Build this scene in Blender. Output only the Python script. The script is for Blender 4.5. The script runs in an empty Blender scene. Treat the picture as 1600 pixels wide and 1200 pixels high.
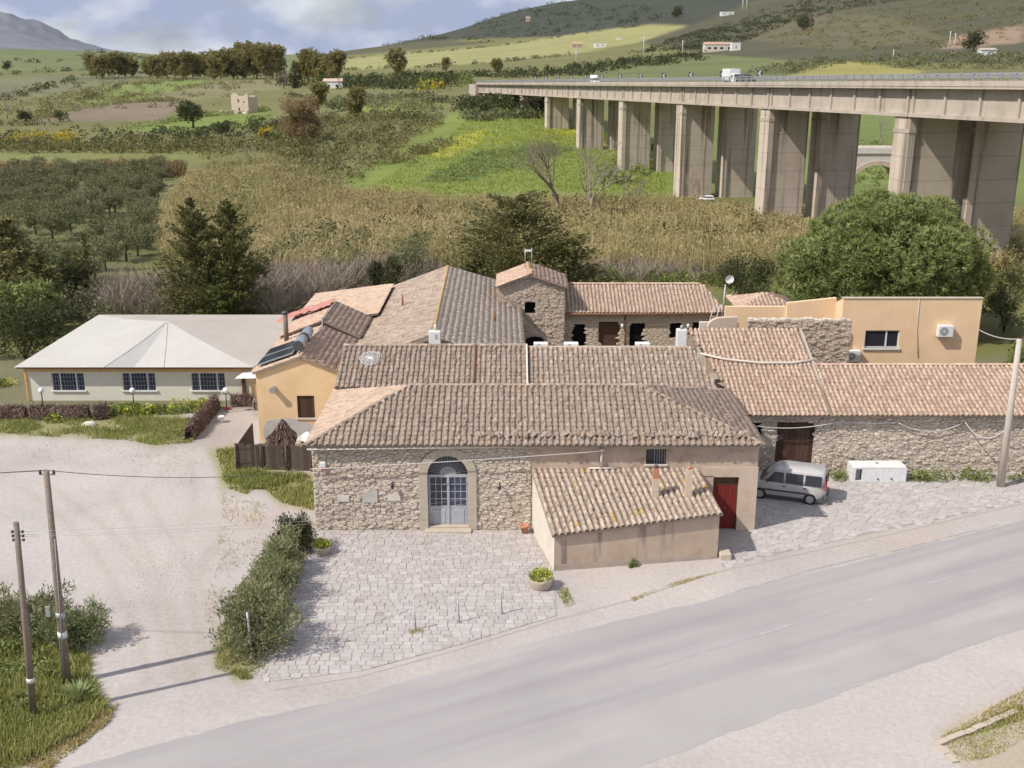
import bpy, math, random
import numpy as np
from mathutils import Vector, Matrix
rd = math.radians
random.seed(7); RNG = np.random.default_rng(7)
S = bpy.context.scene
COL = S.collection

# ---------------------------------------------------------------- camera, sky, sun, exposure
CAMH, F, PIT = 22.5, 1690.0, rd(16.8)
cd = bpy.data.cameras.new('camera'); cam = bpy.data.objects.new('camera', cd); COL.objects.link(cam)
cam.location = (0, 0, CAMH); cam.rotation_euler = (rd(90) - PIT, 0, 0)
cd.sensor_width = 36; cd.lens = 36 * F / 1600; cd.clip_start = 0.5; cd.clip_end = 40000
S.camera = cam
SUN_AZ, SUN_EL = rd(207), rd(47)          # sun stands to the left and a little towards the camera
sd = Vector((math.cos(SUN_AZ) * math.cos(SUN_EL), math.sin(SUN_AZ) * math.cos(SUN_EL), math.sin(SUN_EL)))
sl = bpy.data.lights.new('sun', 'SUN'); sl.energy = 4.6; sl.angle = rd(0.9); sl.color = (1, 0.95, 0.87)
so = bpy.data.objects.new('sun', sl); COL.objects.link(so); so.location = (-40, -10, 60)
so.rotation_euler = sd.to_track_quat('Z', 'Y').to_euler()
W = bpy.data.worlds.new('World'); S.world = W; W.use_nodes = True
nt = W.node_tree; nt.nodes.clear(); N = nt.nodes.new; L = nt.links.new
out = N('ShaderNodeOutputWorld'); bg = N('ShaderNodeBackground'); L(bg.outputs[0], out.inputs[0])
bg.inputs[1].default_value = 0.08
sky = N('ShaderNodeTexSky'); sky.sky_type = 'NISHITA'; sky.sun_disc = False
sky.sun_elevation = SUN_EL; sky.sun_rotation = math.atan2(sd.x, sd.y); sky.air_density = 1.0; sky.dust_density = 0.6
tc = N('ShaderNodeTexCoord'); sep = N('ShaderNodeSeparateXYZ'); L(tc.outputs['Generated'], sep.inputs[0])
def wm(op, a, b=None, clamp=False):
    n = N('ShaderNodeMath'); n.operation = op; n.use_clamp = clamp
    for i, v in enumerate((a, b)):
        if v is None: continue
        if hasattr(v, 'is_linked') or hasattr(v, 'links'): L(v, n.inputs[i])
        else: n.inputs[i].default_value = v
    return n.outputs[0]
cmb = N('ShaderNodeCombineXYZ'); L(sep.outputs[0], cmb.inputs[0]); L(sep.outputs[1], cmb.inputs[1]); L(wm('MULTIPLY', sep.outputs[2], 2.1), cmb.inputs[2])
n1 = N('ShaderNodeTexNoise'); n1.inputs['Scale'].default_value = 5.5; n1.inputs['Detail'].default_value = 9; n1.inputs['Roughness'].default_value = 0.55
L(cmb.outputs[0], n1.inputs['Vector'])
n2 = N('ShaderNodeTexNoise'); n2.inputs['Scale'].default_value = 9; n2.inputs['Detail'].default_value = 8
L(cmb.outputs[0], n2.inputs['Vector'])
cr = N('ShaderNodeValToRGB'); cr.color_ramp.elements[0].position = 0.22; cr.color_ramp.elements[1].position = 0.46
cr.color_ramp.elements[0].color = (0, 0, 0, 1); cr.color_ramp.elements[1].color = (1, 1, 1, 1)
L(n1.outputs[0], cr.inputs[0])
cc = N('ShaderNodeValToRGB'); cc.color_ramp.elements[0].position = 0.42; cc.color_ramp.elements[1].position = 0.60
cc.color_ramp.elements[0].color = (5.0, 5.8, 8.2, 1); cc.color_ramp.elements[1].color = (10, 10.4, 11.2, 1)
L(n2.outputs[0], cc.inputs[0])
mx = N('ShaderNodeMixRGB'); L(wm('MULTIPLY', cr.outputs[0], 0.93), mx.inputs[0]); L(sky.outputs[0], mx.inputs[1]); L(cc.outputs[0], mx.inputs[2])
L(mx.outputs[0], bg.inputs[0])
S.view_settings.view_transform = 'Standard'; S.view_settings.look = 'None'
S.view_settings.exposure = 0.0; S.view_settings.gamma = 1; S.view_settings.use_curve_mapping = False
S.cycles.use_denoising = True; S.cycles.adaptive_threshold = 0.03; S.cycles.max_bounces = 4; S.cycles.diffuse_bounces = 2
S.cycles.transparent_max_bounces = 6; S.cycles.volume_bounces = 0

# ---------------------------------------------------------------- pixel of the photograph -> place
CP, SP = math.cos(PIT), math.sin(PIT)
def ray(px, py):
    u = (px - 800) / F; v = (600 - py) / F
    return u, CP + v * SP, -SP + v * CP
def gz(px, py, z=0.0):
    d = ray(px, py); t = (z - CAMH) / d[2]; return Vector((d[0] * t, d[1] * t, z))
def gy(px, py, Y):
    d = ray(px, py); t = Y / d[1]; return Vector((d[0] * t, Y, CAMH + d[2] * t))
def proj(x, y, z):
    z = z - CAMH; dep = y * CP - z * SP; up = y * SP + z * CP
    return 800 + F * x / dep, 600 - F * up / dep

# ---------------------------------------------------------------- materials
MATS = {}
def M(name, cols, rough=0.85, ns=3.0, bump=0.25, bs=18.0, rnd=0.5, metal=0.0, det=6, spec=0.3, trans=0.0, attr=None, dist=0.02, fine=0.0):
    m = bpy.data.materials.new(name); m.use_nodes = True; t = m.node_tree; t.nodes.clear()
    n = t.nodes.new; l = t.links.new
    o = n('ShaderNodeOutputMaterial'); p = n('ShaderNodeBsdfPrincipled')
    p.inputs['Roughness'].default_value = rough; p.inputs['Metallic'].default_value = metal
    p.inputs['Specular IOR Level'].default_value = spec
    c = n('ShaderNodeTexCoord')
    z = n('ShaderNodeTexNoise'); z.inputs['Scale'].default_value = ns; z.inputs['Detail'].default_value = det; z.inputs['Roughness'].default_value = 0.62
    l(c.outputs['Object'], z.inputs['Vector'])
    a = n('ShaderNodeAttribute'); a.attribute_name = 'rnd'
    oi = n('ShaderNodeObjectInfo')
    def mt(op, x, y):
        k = n('ShaderNodeMath'); k.operation = op
        for i, v in enumerate((x, y)):
            if isinstance(v, (int, float)): k.inputs[i].default_value = v
            else: l(v, k.inputs[i])
        return k.outputs[0]
    st = n('ShaderNodeMapRange'); st.inputs[1].default_value = 0.28; st.inputs[2].default_value = 0.72
    l(z.outputs[0], st.inputs[0])
    r = mt('FRACT', mt('ADD', a.outputs['Fac'], oi.outputs['Random']), 0)
    fac = mt('ADD', mt('MULTIPLY', st.outputs[0], 1 - rnd), mt('MULTIPLY', r, rnd))
    ramp = n('ShaderNodeValToRGB'); e = ramp.color_ramp.elements
    for i, q in enumerate(cols):
        pos = i / max(1, len(cols) - 1)
        if i < 2: e[i].position = pos; el = e[i]
        else: el = e.new(pos)
        el.color = (*q[:3], 1)
    if len(cols) == 1: e[1].color = (*cols[0], 1)
    l(fac, ramp.inputs[0]); base = ramp.outputs[0]
    if attr:
        at = n('ShaderNodeAttribute'); at.attribute_name = attr
        mm = n('ShaderNodeMixRGB'); mm.blend_type = 'MULTIPLY'; mm.inputs[0].default_value = 1
        l(at.outputs['Color'], mm.inputs[1]); l(base, mm.inputs[2]); base = mm.outputs[0]
    if fine:
        zf = n('ShaderNodeTexNoise'); zf.inputs['Scale'].default_value = bs * 1.7; zf.inputs['Detail'].default_value = 4; l(c.outputs['Object'], zf.inputs['Vector'])
        mr = n('ShaderNodeMapRange'); mr.inputs[1].default_value = 0.3; mr.inputs[2].default_value = 0.7; mr.inputs[3].default_value = 1 - fine; mr.inputs[4].default_value = 1 + fine
        l(zf.outputs[0], mr.inputs[0]); mm = n('ShaderNodeMixRGB'); mm.blend_type = 'MULTIPLY'; mm.inputs[0].default_value = 1
        l(base, mm.inputs[1]); l(mr.outputs[0], mm.inputs[2]); base = mm.outputs[0]
    l(base, p.inputs['Base Color'])
    if bump:
        b = n('ShaderNodeBump'); b.inputs['Strength'].default_value = bump; b.inputs['Distance'].default_value = dist
        zb = n('ShaderNodeTexNoise'); zb.inputs['Scale'].default_value = bs; zb.inputs['Detail'].default_value = 5
        l(c.outputs['Object'], zb.inputs['Vector']); l(zb.outputs[0], b.inputs['Height']); l(b.outputs[0], p.inputs['Normal'])
    sh = p.outputs[0]
    if trans:
        tr = n('ShaderNodeBsdfTranslucent'); l(base, tr.inputs[0]); ms = n('ShaderNodeMixShader'); ms.inputs[0].default_value = trans
        l(sh, ms.inputs[1]); l(tr.outputs[0], ms.inputs[2]); sh = ms.outputs[0]
    l(sh, o.inputs[0]); MATS[name] = m; return m
def leaf(name, cols, rnd=0.8, k=1.3): return M(name, [tuple(min(.8, c*k) for c in q) for q in cols], rough=0.7, ns=0.6, bump=0, rnd=rnd, trans=0.32, spec=0.2)
def plain(name, c, rough=0.5, metal=0.0, spec=0.5, v=0.12): 
    return M(name, [tuple(x * (1 - v) for x in c), tuple(min(1, x * (1 + v)) for x in c)], rough=rough, metal=metal, spec=spec, bump=0, rnd=0.1, ns=5)

def ordinal(n):
    a = 'zeroth first second third fourth fifth sixth seventh eighth ninth tenth eleventh twelfth thirteenth fourteenth fifteenth sixteenth seventeenth eighteenth nineteenth'.split()
    t = {2:'twent',3:'thirt',4:'fort'}
    return a[n] if n < 20 else (t[n//10]+'ieth' if n % 10 == 0 else t[n//10]+'y '+a[n % 10])
# ---------------------------------------------------------------- objects
ORG = {}
def tag(o, label=None, cat=None, group=None, kind=None):
    if label: o['label'] = label
    if cat: o['category'] = cat
    if group: o['group'] = group
    if kind: o['kind'] = kind
    return o
def thing(name, loc, label, cat, group=None, rz=0.0):
    o = bpy.data.objects.new(name, None); o.empty_display_size = 0.2; COL.objects.link(o)
    o.location = loc; o.rotation_euler.z = rz; ORG[o] = Vector(loc) if rz == 0 else Vector((0, 0, 0))
    return tag(o, label, cat, group)
def link(name, me, parent=None, loc=None):
    o = bpy.data.objects.new(name, me); COL.objects.link(o)
    if parent is not None: o.parent = parent
    if loc is not None: o.location = loc
    ORG[o] = ORG.get(parent, Vector((0, 0, 0))) + Vector(loc if loc is not None else (0, 0, 0))
    return o
class MB:
    def __init__(s): s.v = []; s.f = []; s.sm = []
    def add(s, vs, fs, smooth=False):
        b = len(s.v); s.v += [tuple(p) for p in vs]; s.f += [tuple(b + i for i in q) for q in fs]; s.sm += [smooth] * len(fs); return s
    def box(s, x0, y0, z0, x1, y1, z1):
        return s.add([(x0,y0,z0),(x1,y0,z0),(x1,y1,z0),(x0,y1,z0),(x0,y0,z1),(x1,y0,z1),(x1,y1,z1),(x0,y1,z1)],
            [(0,3,2,1),(4,5,6,7),(0,1,5,4),(1,2,6,5),(2,3,7,6),(3,0,4,7)])
    def bbox(s, x0, y0, z0, x1, y1, z1, r=0.03):   # box with chamfered vertical and top edges
        a = [(x0+r,y0),(x1-r,y0),(x1,y0+r),(x1,y1-r),(x1-r,y1),(x0+r,y1),(x0,y1-r),(x0,y0+r)]
        i = [(x0+2*r,y0+r),(x1-2*r,y0+r),(x1-r,y0+2*r),(x1-r,y1-2*r),(x1-2*r,y1-r),(x0+2*r,y1-r),(x0+r,y1-2*r),(x0+r,y0+2*r)]
        vs = [(p[0],p[1],z0) for p in a] + [(p[0],p[1],z1-r) for p in a] + [(p[0],p[1],z1) for p in i]
        fs = [tuple(range(7,-1,-1)), tuple(range(16,24))]
        for k in range(8):
            j = (k+1) % 8; fs += [(k,j,8+j,8+k),(8+k,8+j,16+j,16+k)]
        return s.add(vs, fs)
    def prism(s, pts, ax):   # polygon (3-D points) pushed along vector ax
        n = len(pts); q = [tuple(Vector(p) + Vector(ax)) for p in pts]
        return s.add(list(pts) + q, [tuple(range(n-1,-1,-1)), tuple(range(n,2*n))] + [(i,(i+1)%n,n+(i+1)%n,n+i) for i in range(n)])
    def quad(s, *p): return s.add(p, [tuple(range(len(p)))])
    def tube(s, path, r, n=6, cap=True, smooth=True):
        path = [Vector(p) for p in path]; rs = r if hasattr(r, '__len__') else [r] * len(path)
        vs = []; fs = []; up0 = None
        for i, p in enumerate(path):
            d = (path[min(i+1, len(path)-1)] - path[max(i-1, 0)]).normalized()
            if up0 is None: up0 = Vector((0,0,1)) if abs(d.z) < 0.9 else Vector((1,0,0))
            a = d.cross(up0)
            if a.length < 1e-4: a = d.cross(Vector((0,1,0.3)))
            a.normalize(); b = d.cross(a)
            for k in range(n):
                t = 2*math.pi*k/n; vs.append(tuple(p + (a*math.cos(t) + b*math.sin(t)) * rs[i]))
        for i in range(len(path)-1):
            for k in range(n):
                j = (k+1) % n; fs.append((i*n+k, i*n+j, (i+1)*n+j, (i+1)*n+k))
        s.add(vs, fs, smooth)
        if cap:
            b = len(s.v) - len(vs); s.f += [tuple(b+k for k in range(n-1,-1,-1)), tuple(b+(len(path)-1)*n+k for k in range(n))]; s.sm += [False, False]
        return s
    def lathe(s, c, prof, n=16):   # prof: list of (radius, height)
        vs = []; fs = []
        for r, h in prof:
            for k in range(n): t = 2*math.pi*k/n; vs.append((c[0]+r*math.cos(t), c[1]+r*math.sin(t), c[2]+h))
        for i in range(len(prof)-1):
            for k in range(n): j = (k+1) % n; fs.append((i*n+k, i*n+j, (i+1)*n+j, (i+1)*n+k))
        fs += [tuple(range(n-1,-1,-1)), tuple((len(prof)-1)*n+k for k in range(n))]
        return s.add(vs, fs, True)
    def wall_x(s, x0, x1, z0, z1, y0, y1, holes=()):
        xs = sorted({x0, x1, *[h[0] for h in holes], *[h[1] for h in holes]}); zs = sorted({z0, z1, *[h[2] for h in holes], *[h[3] for h in holes]})
        for a, b in zip(xs, xs[1:]):
            for c, d in zip(zs, zs[1:]):
                mx_, mz_ = (a+b)/2, (c+d)/2
                if any(h[0] < mx_ < h[1] and h[2] < mz_ < h[3] for h in holes): continue
                s.box(a, y0, c, b, y1, d)
        return s
    def build(s, name, mat, parent=None, loc=None, org=None):
        o0 = ORG.get(parent, Vector((0,0,0))) if parent is not None else Vector(org or (0,0,0))
        me = bpy.data.meshes.new(name); me.from_pydata([(p[0]-o0.x, p[1]-o0.y, p[2]-o0.z) for p in s.v], [], s.f)
        me.polygons.foreach_set('use_smooth', s.sm); me.materials.append(MATS[mat]); me.update()
        o = link(name, me, parent)
        if parent is None and org: o.location = org; ORG[o] = Vector(org)
        return o
def npmesh(name, v, f, mat, rnd=None, smooth=False, col=None):
    """v (n,3) array, f (m,k) array, all faces of the same size"""
    me = bpy.data.meshes.new(name); v = np.asarray(v, np.float32); f = np.asarray(f, np.int32); m, k = f.shape
    me.vertices.add(len(v)); me.vertices.foreach_set('co', v.ravel())
    me.loops.add(m*k); me.loops.foreach_set('vertex_index', f.ravel())
    me.polygons.add(m); me.polygons.foreach_set('loop_start', np.arange(0, m*k, k, dtype=np.int32))
    if smooth: me.polygons.foreach_set('use_smooth', np.ones(m, bool))
    me.update(calc_edges=True)
    if rnd is not None:
        a = me.attributes.new('rnd', 'FLOAT', 'POINT'); a.data.foreach_set('value', np.asarray(rnd, np.float32))
    if col is not None:
        a = me.attributes.new('cover', 'FLOAT_COLOR', 'POINT'); c4 = np.ones((len(v), 4), np.float32); c4[:, :3] = col; a.data.foreach_set('color', c4.ravel())
    me.materials.append(MATS[mat]); return me
def copies(tv, tf, mats):
    """template verts/faces replicated by an (N,4,4) array"""
    mats = np.asarray(mats); tv = np.asarray(tv); n, k = len(mats), len(tv)
    v = np.einsum('nij,kj->nki', mats[:, :3, :3], tv) + mats[:, None, :3, 3]
    f = np.asarray(tf)[None] + (np.arange(n) * k)[:, None, None]
    return v.reshape(-1, 3), f.reshape(-1, len(tf[0]))

# ---------------------------------------------------------------- stones: Voronoi cells of a plane
def inside(p, poly):
    c = False; n = len(poly); x, y = p
    for i in range(n):
        x1, y1 = poly[i][0], poly[i][1]; x2, y2 = poly[i-1][0], poly[i-1][1]
        if (y1 > y) != (y2 > y) and x < (x2-x1)*(y-y1)/(y2-y1)+x1: c = not c
    return c
def clip(poly, nx, ny, d):
    o = []; n = len(poly)
    for i in range(n):
        a = poly[i]; b = poly[(i+1) % n]; da = a[0]*nx+a[1]*ny-d; db = b[0]*nx+b[1]*ny-d
        if da <= 0: o.append(a)
        if (da < 0 < db) or (db < 0 < da):
            t = da/(da-db); o.append((a[0]+(b[0]-a[0])*t, a[1]+(b[1]-a[1])*t))
    return o
def cells(u0, u1, v0, v1, w, h, gap=0.02, jit=0.42, keep=None, rng=None):
    rng = rng or random.Random(3); k = w / h; nu = max(1, round((u1-u0)/w)); nv = max(1, round((v1-v0)/h))
    du = (u1-u0)/nu; dv = (v1-v0)/nv*k; pts = {}
    for j in range(-1, nv+1):
        for i in range(-1, nu+1):
            pts[i, j] = (u0+(i+0.5+(0.5 if j % 2 else 0)+rng.uniform(-jit, jit))*du, v0*k+(j+0.5+rng.uniform(-jit, jit))*dv)
    res = []
    for (i, j), p in pts.items():
        poly = [(p[0]-2*du, p[1]-2*dv), (p[0]+2*du, p[1]-2*dv), (p[0]+2*du, p[1]+2*dv), (p[0]-2*du, p[1]+2*dv)]
        for a in range(-2, 3):
            for b in range(-2, 3):
                q = pts.get((i+a, j+b))
                if not q or (a == 0 and b == 0): continue
                nx, ny = q[0]-p[0], q[1]-p[1]; ln = math.hypot(nx, ny); nx /= ln; ny /= ln
                poly = clip(poly, nx, ny, nx*(p[0]+q[0])/2+ny*(p[1]+q[1])/2 - gap*0.5)
                if not poly: break
            if not poly: break
        if len(poly) < 3: continue
        for nx, ny, d in ((-1,0,-u0),(1,0,u1),(0,-1,-v0*k),(0,1,v1*k)): poly = clip(poly, nx, ny, d) if poly else poly
        if len(poly) < 3: continue
        r = []
        for q in range(len(poly)):      # cut the corners
            a = poly[q]; b = poly[(q+1) % len(poly)]
            if math.hypot(a[0]-b[0], a[1]-b[1]) < 0.06*w: r.append(((a[0]+b[0])/2, (a[1]+b[1])/2)); continue
            r += [(a[0]*.82+b[0]*.18, a[1]*.82+b[1]*.18), (a[0]*.18+b[0]*.82, a[1]*.18+b[1]*.82)]
        r = [(x, y/k) for x, y in r]; cx_ = sum(q[0] for q in r)/len(r); cy_ = sum(q[1] for q in r)/len(r)
        area = abs(sum(r[i][0]*r[i-1][1]-r[i-1][0]*r[i][1] for i in range(len(r))))/2
        if area < 0.12*w*h or (keep and not keep(cx_, cy_)): continue
        res.append((r, (cx_, cy_)))
    return res
def cell_solid(poly, c, fr, depth, back=0.03, inset=0.8):
    """fr = (origin, U, V, Nrm) ; returns verts, faces"""
    O, U, V, Nn = fr; n = len(poly); tilt = random.uniform(-.25, .25)*depth; vs = []
    for sc, h in ((1, -back), (1, depth*0.55), (inset, depth)):
        for x, y in poly:
            x2 = c[0]+(x-c[0])*sc; y2 = c[1]+(y-c[1])*sc
            vs.append(O + U*x2 + V*y2 + Nn*(h + (tilt*(x-c[0])*4 if h > 0 else 0)))
    fs = [tuple(range(2*n, 3*n))]
    for i in range(n):
        j = (i+1) % n; fs += [(i, j, n+j, n+i), (n+i, n+j, 2*n+j, 2*n+i)]
    return vs, fs
def pieces(cl, fr, depth, parent, name, many, mat, limit=300, inset=0.8, djit=0.35, near=None):
    """the largest-looking pieces as parts, the rest joined as stuff"""
    org = ORG.get(parent, Vector((0,0,0))); O, U, V, Nn = fr
    def size(c):
        w = O + U*c[1][0] + V*c[1][1]; a = abs(sum(c[0][i][0]*c[0][i-1][1]-c[0][i-1][0]*c[0][i][1] for i in range(len(c[0]))))
        dist = max(5, w.y); return -a/dist**2
    cl = sorted(cl, key=size); jv = []; jf = []; jr = []
    for i, (poly, c) in enumerate(cl):
        vs, fs = cell_solid(poly, c, fr, depth*(1+random.uniform(-djit, djit)), inset=inset)
        if i < limit:
            ctr = O + U*c[0] + V*c[1]
            me = bpy.data.meshes.new(name); me.from_pydata([tuple(p-ctr) for p in vs], [], fs); me.materials.append(MATS[mat])
            link(name, me, parent, ctr - org)
        else:
            b = len(jv); jv += [tuple(p-org) for p in vs]; jf += [tuple(b+q for q in f) for f in fs]; jr += [random.random()]*len(vs)
    if jv:
        me = bpy.data.meshes.new(many); me.from_pydata(jv, [], jf); a = me.attributes.new('rnd', 'FLOAT', 'POINT'); a.data.foreach_set('value', jr)
        me.materials.append(MATS[mat]); tag(link(many, me, parent), kind='stuff')

# ---------------------------------------------------------------- barrel roof tiles
def tile_template(w=0.2, L_=0.44, h=0.085, n=6):
    vs = []
    for y, sc in ((0, 1.0), (L_, 0.82)):
        for i in range(n+1):
            t = math.pi*i/n; vs.append((-math.cos(t)*w/2*sc, y, math.sin(t)*h*sc))
    for i in range(n+1):
        t = math.pi*i/n; vs.append((-math.cos(t)*w/2*0.8, 0.004, math.sin(t)*h*0.78))
    fs = []
    for i in range(n): fs += [(i, i+1, n+1+i+1, n+1+i), (2*n+2+i, 2*n+2+i+1, i+1, i)]
    return vs, fs
TV, TF = tile_template()
def tile_frames(poly, pitch=0.3, row=0.35, jit=1.0, lift=0.02):
    """poly: 3-D corners, first edge is the eave; gives 4x4 frames of the cover tiles, eave first"""
    p = [Vector(q) for q in poly]; U = (p[1]-p[0]).normalized(); Nn = (p[1]-p[0]).cross(p[-1]-p[0]).normalized()
    if Nn.z < 0: Nn = -Nn
    V = Nn.cross(U)
    if V.z < 0: V = -V
    q2 = [((a-p[0]).dot(U), (a-p[0]).dot(V)) for a in p]
    u0 = min(a[0] for a in q2); u1 = max(a[0] for a in q2); v1 = max(a[1] for a in q2); fr = []
    nc = int((u1-u0)/pitch); nr = int(v1/row)+1
    for c in range(nc+1):
        u = u0 + pitch*(c+0.5); du = random.uniform(-.012, .012)*jit
        for r in range(nr):
            v = r*row - 0.05
            if not inside((u, v+row*0.6), q2): continue
            a = random.gauss(0, 0.035)*jit; s_ = random.uniform(.94, 1.08); wob = random.gauss(0, .01)*jit
            X = U*math.cos(a)+V*math.sin(a); Yv = (V*math.cos(a)-U*math.sin(a)) ; Yv = (Yv*0.995 - Nn*0.05).normalized(); Z = X.cross(Yv)
            if Z.dot(Nn) < 0: Z = -Z
            o = p[0] + U*(u+du+wob) + V*(v+random.uniform(-.025,.025)*jit) + Nn*(lift+random.uniform(0,.012)*jit)
            m = np.eye(4); m[:3,0] = np.array(X)*s_; m[:3,1] = np.array(Yv)*s_; m[:3,2] = np.array(Z)*s_; m[:3,3] = o; fr.append(m)
    return fr
TILE_ME = {}
def tile_mesh(mat):
    if mat not in TILE_ME: TILE_ME[mat] = npmesh('roof_tile', TV, TF, mat, smooth=True)
    return TILE_ME[mat]
def lay_tiles(frames, parent, mat, limit=300, wmul=1.0, zmul=1.0):
    org = ORG[parent]
    for m in frames: m[:3,2] *= zmul
    frames.sort(key=lambda m: m[1,3])
    for m in frames[:limit]:
        o = bpy.data.objects.new('roof_tile', tile_mesh(mat)); COL.objects.link(o); o.parent = parent
        k = m.copy(); k[:3,3] -= np.array(org); k[:3,0] *= wmul; o.matrix_local = Matrix(k.tolist())
    rest = frames[limit:]
    if rest:
        A = np.array(rest); A[:, :3, 0] *= wmul; A[:, :3, 3] -= np.array(org); v, f = copies(TV, TF, A)
        tag(link('roof_tiles', npmesh('roof_tiles', v, f, mat, rnd=np.repeat(RNG.random(len(A)), len(TV)), smooth=True), parent), kind='stuff')
def ridge_tiles(a, b, parent, mat, step=0.38, w=1.15):
    a = Vector(a); b = Vector(b); d = (b-a).normalized(); X = d.cross(Vector((0,0,1))).normalized(); Z = X.cross(d); fr = []
    for i in range(int((b-a).length/step)):
        m = np.eye(4); j = random.gauss(0, .03); m[:3,0] = np.array(X)*w; m[:3,1] = np.array((d + X*j).normalized()); m[:3,2] = np.array(Z)*w
        m[:3,3] = a + d*(i*step) + Z*(0.035+random.uniform(0,.012)); fr.append(m)
    if fr:
        A = np.array(fr); A[:, :3, 3] -= np.array(ORG[parent]); v, f = copies(TV, TF, A)
        tag(link('ridge_tiles', npmesh('ridge_tiles', v, f, mat, rnd=np.repeat(RNG.random(len(A)), len(TV)), smooth=True), parent), kind='stuff')

# ---------------------------------------------------------------- foliage
def rdir(n, rng=RNG):
    v = rng.normal(size=(n, 3)); return v / np.linalg.norm(v, axis=1)[:, None]
def leaf_arrays(pos, size, aspect=0.45, up=None, rng=RNG):
    n = len(pos); a = rdir(n, rng)
    if up is not None: a = a*0.55 + up; a /= np.linalg.norm(a, axis=1)[:, None]
    b = np.cross(a, rdir(n, rng)); b /= np.linalg.norm(b, axis=1)[:, None]+1e-9
    s = np.broadcast_to(np.asarray(size, float), (n,))[:, None]
    v = np.stack([pos - a*s*.5, pos + b*s*aspect*.5, pos + a*s*.5, pos - b*s*aspect*.5], 1).reshape(-1, 3)
    return v, np.arange(4*n).reshape(n, 4)
def clumps(lobes, ncl, per, rc, rng=RNG, shell=0.55, flat=1.0):
    """lobes: (cx,cy,cz,rx,ry,rz). leaf positions gathered in clumps that sit through the outer part of the lobes"""
    lo = np.array(lobes, float); w = (lo[:,3]*lo[:,4]+lo[:,3]*lo[:,5]+lo[:,4]*lo[:,5]); w /= w.sum()
    k = rng.choice(len(lo), ncl, p=w); d = rdir(ncl, rng); rad = shell+(1-shell)*rng.random(ncl)**0.5
    c = lo[k, :3] + d*lo[k, 3:]*rad[:, None]
    p = np.repeat(c, per, 0) + rdir(ncl*per, rng)*(rng.random(ncl*per)**0.5*rc)[:, None]*np.array([1, 1, flat])
    r = np.repeat(rng.random(ncl), per)*0.6 + rng.random(ncl*per)*0.4
    return p, r, np.repeat(d, per, 0)
def foliage(name, lobes, ncl, per, rc, size, mat, aspect=0.5, shell=0.55, outward=0.3, upb=0.0, zmin=None, flat=1.0):
    p, r, d = clumps(lobes, ncl, per, rc, shell=shell, flat=flat)
    if zmin is not None: k = p[:, 2] > zmin; p, r, d = p[k], r[k], d[k]
    v, f = leaf_arrays(p, size*RNG.uniform(.6, 1.3, len(p)), aspect, up=d*outward+np.array([0,0,upb]))
    return npmesh(name, v, f, mat, rnd=np.repeat(r, 4))
def branch_tree(mb, p, d, L_, r, depth, spread=0.6, rng=random, up=0.15, shrink=0.72, kids=(2, 3), n=5):
    p = Vector(p); d = Vector(d).normalized(); mid = p + d*L_*0.5 + Vector((rng.uniform(-1,1), rng.uniform(-1,1), 0))*L_*0.06; q = p + d*L_
    mb.tube([p, mid, q], [r, r*0.85, r*0.66], n=n if depth > 1 else 3, cap=False); ends = []
    if depth <= 0: return [q]
    for _ in range(rng.randint(*kids)):
        nd = (d + Vector((rng.gauss(0, 1), rng.gauss(0, 1), rng.gauss(0, .6)))*spread + Vector((0, 0, up))).normalized()
        ends += branch_tree(mb, q if rng.random() < .6 else mid.lerp(q, .6), nd, L_*shrink*rng.uniform(.75, 1.15), r*0.6, depth-1, spread, rng, up, shrink, kids, n)
    return ends
def dup(root, loc, rz=0.0, sc=1.0, label=None, group=None):
    r = root.copy(); COL.objects.link(r); r.location = loc; r.rotation_euler.z = rz; r.scale = (sc, sc, sc) if not hasattr(sc, '__len__') else sc
    if label: r['label'] = label
    if group: r['group'] = group
    for ch in root.children:
        c = ch.copy(); COL.objects.link(c); c.parent = r
        for g in ch.children:
            e = g.copy(); COL.objects.link(e); e.parent = c
    return r
# ================================================================ MATERIALS
M('ground', [(.82,.81,.80),(1,1,1),(1.12,1.11,1.08)], ns=.13, det=15, bump=.5, bs=3.0, rnd=0, attr='cover', dist=.06, fine=.08)
M('asphalt', [(0.335, 0.308, 0.3), (0.375, 0.345, 0.336), (0.4, 0.37, 0.36)], ns=.16, det=10, bump=.15, bs=40, rnd=0, rough=.8, fine=.05)
M('worn_paint', [(0.36, 0.33, 0.33), (0.375, 0.345, 0.345), (0.46, 0.435, 0.43)], ns=1.2, bump=.1, rnd=0)
M('paver', [(0.37, 0.33, 0.312), (0.425, 0.38, 0.36), (0.455, 0.41, 0.39), (0.52, 0.475, 0.455)], ns=2.5, rnd=.75, bump=.3, bs=25, fine=.1)
M('joint_soil', [(.30,.265,.235),(.38,.34,.30)], ns=2, rnd=0, bump=.3)
M('tile_old', [(0.155, 0.115, 0.09), (0.3, 0.225, 0.175), (0.37, 0.29, 0.23), (0.215, 0.165, 0.135), (0.44, 0.35, 0.28), (0.33, 0.23, 0.17), (0.5, 0.4, 0.32)], ns=3.5, rnd=.72, bump=.3, bs=40, fine=.18)
M('tile_lean', [(.30,.22,.165),(.46,.355,.275),(.54,.43,.34),(.36,.27,.21),(.58,.47,.37),(.50,.33,.22)], ns=3.5, rnd=.72, bump=.3, bs=40, fine=.16)
M('tile_pink', [(0.33, 0.22, 0.165), (0.48, 0.33, 0.25), (0.58, 0.42, 0.325), (0.42, 0.29, 0.215), (0.66, 0.5, 0.4)], ns=2.5, rnd=.78, bump=.3, bs=40, fine=.12)
M('tile_lichen', [(0.46, 0.27, 0.1), (0.52, 0.36, 0.16), (0.44, 0.33, 0.22)], ns=3, rnd=.7, bump=.3, bs=40)
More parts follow.
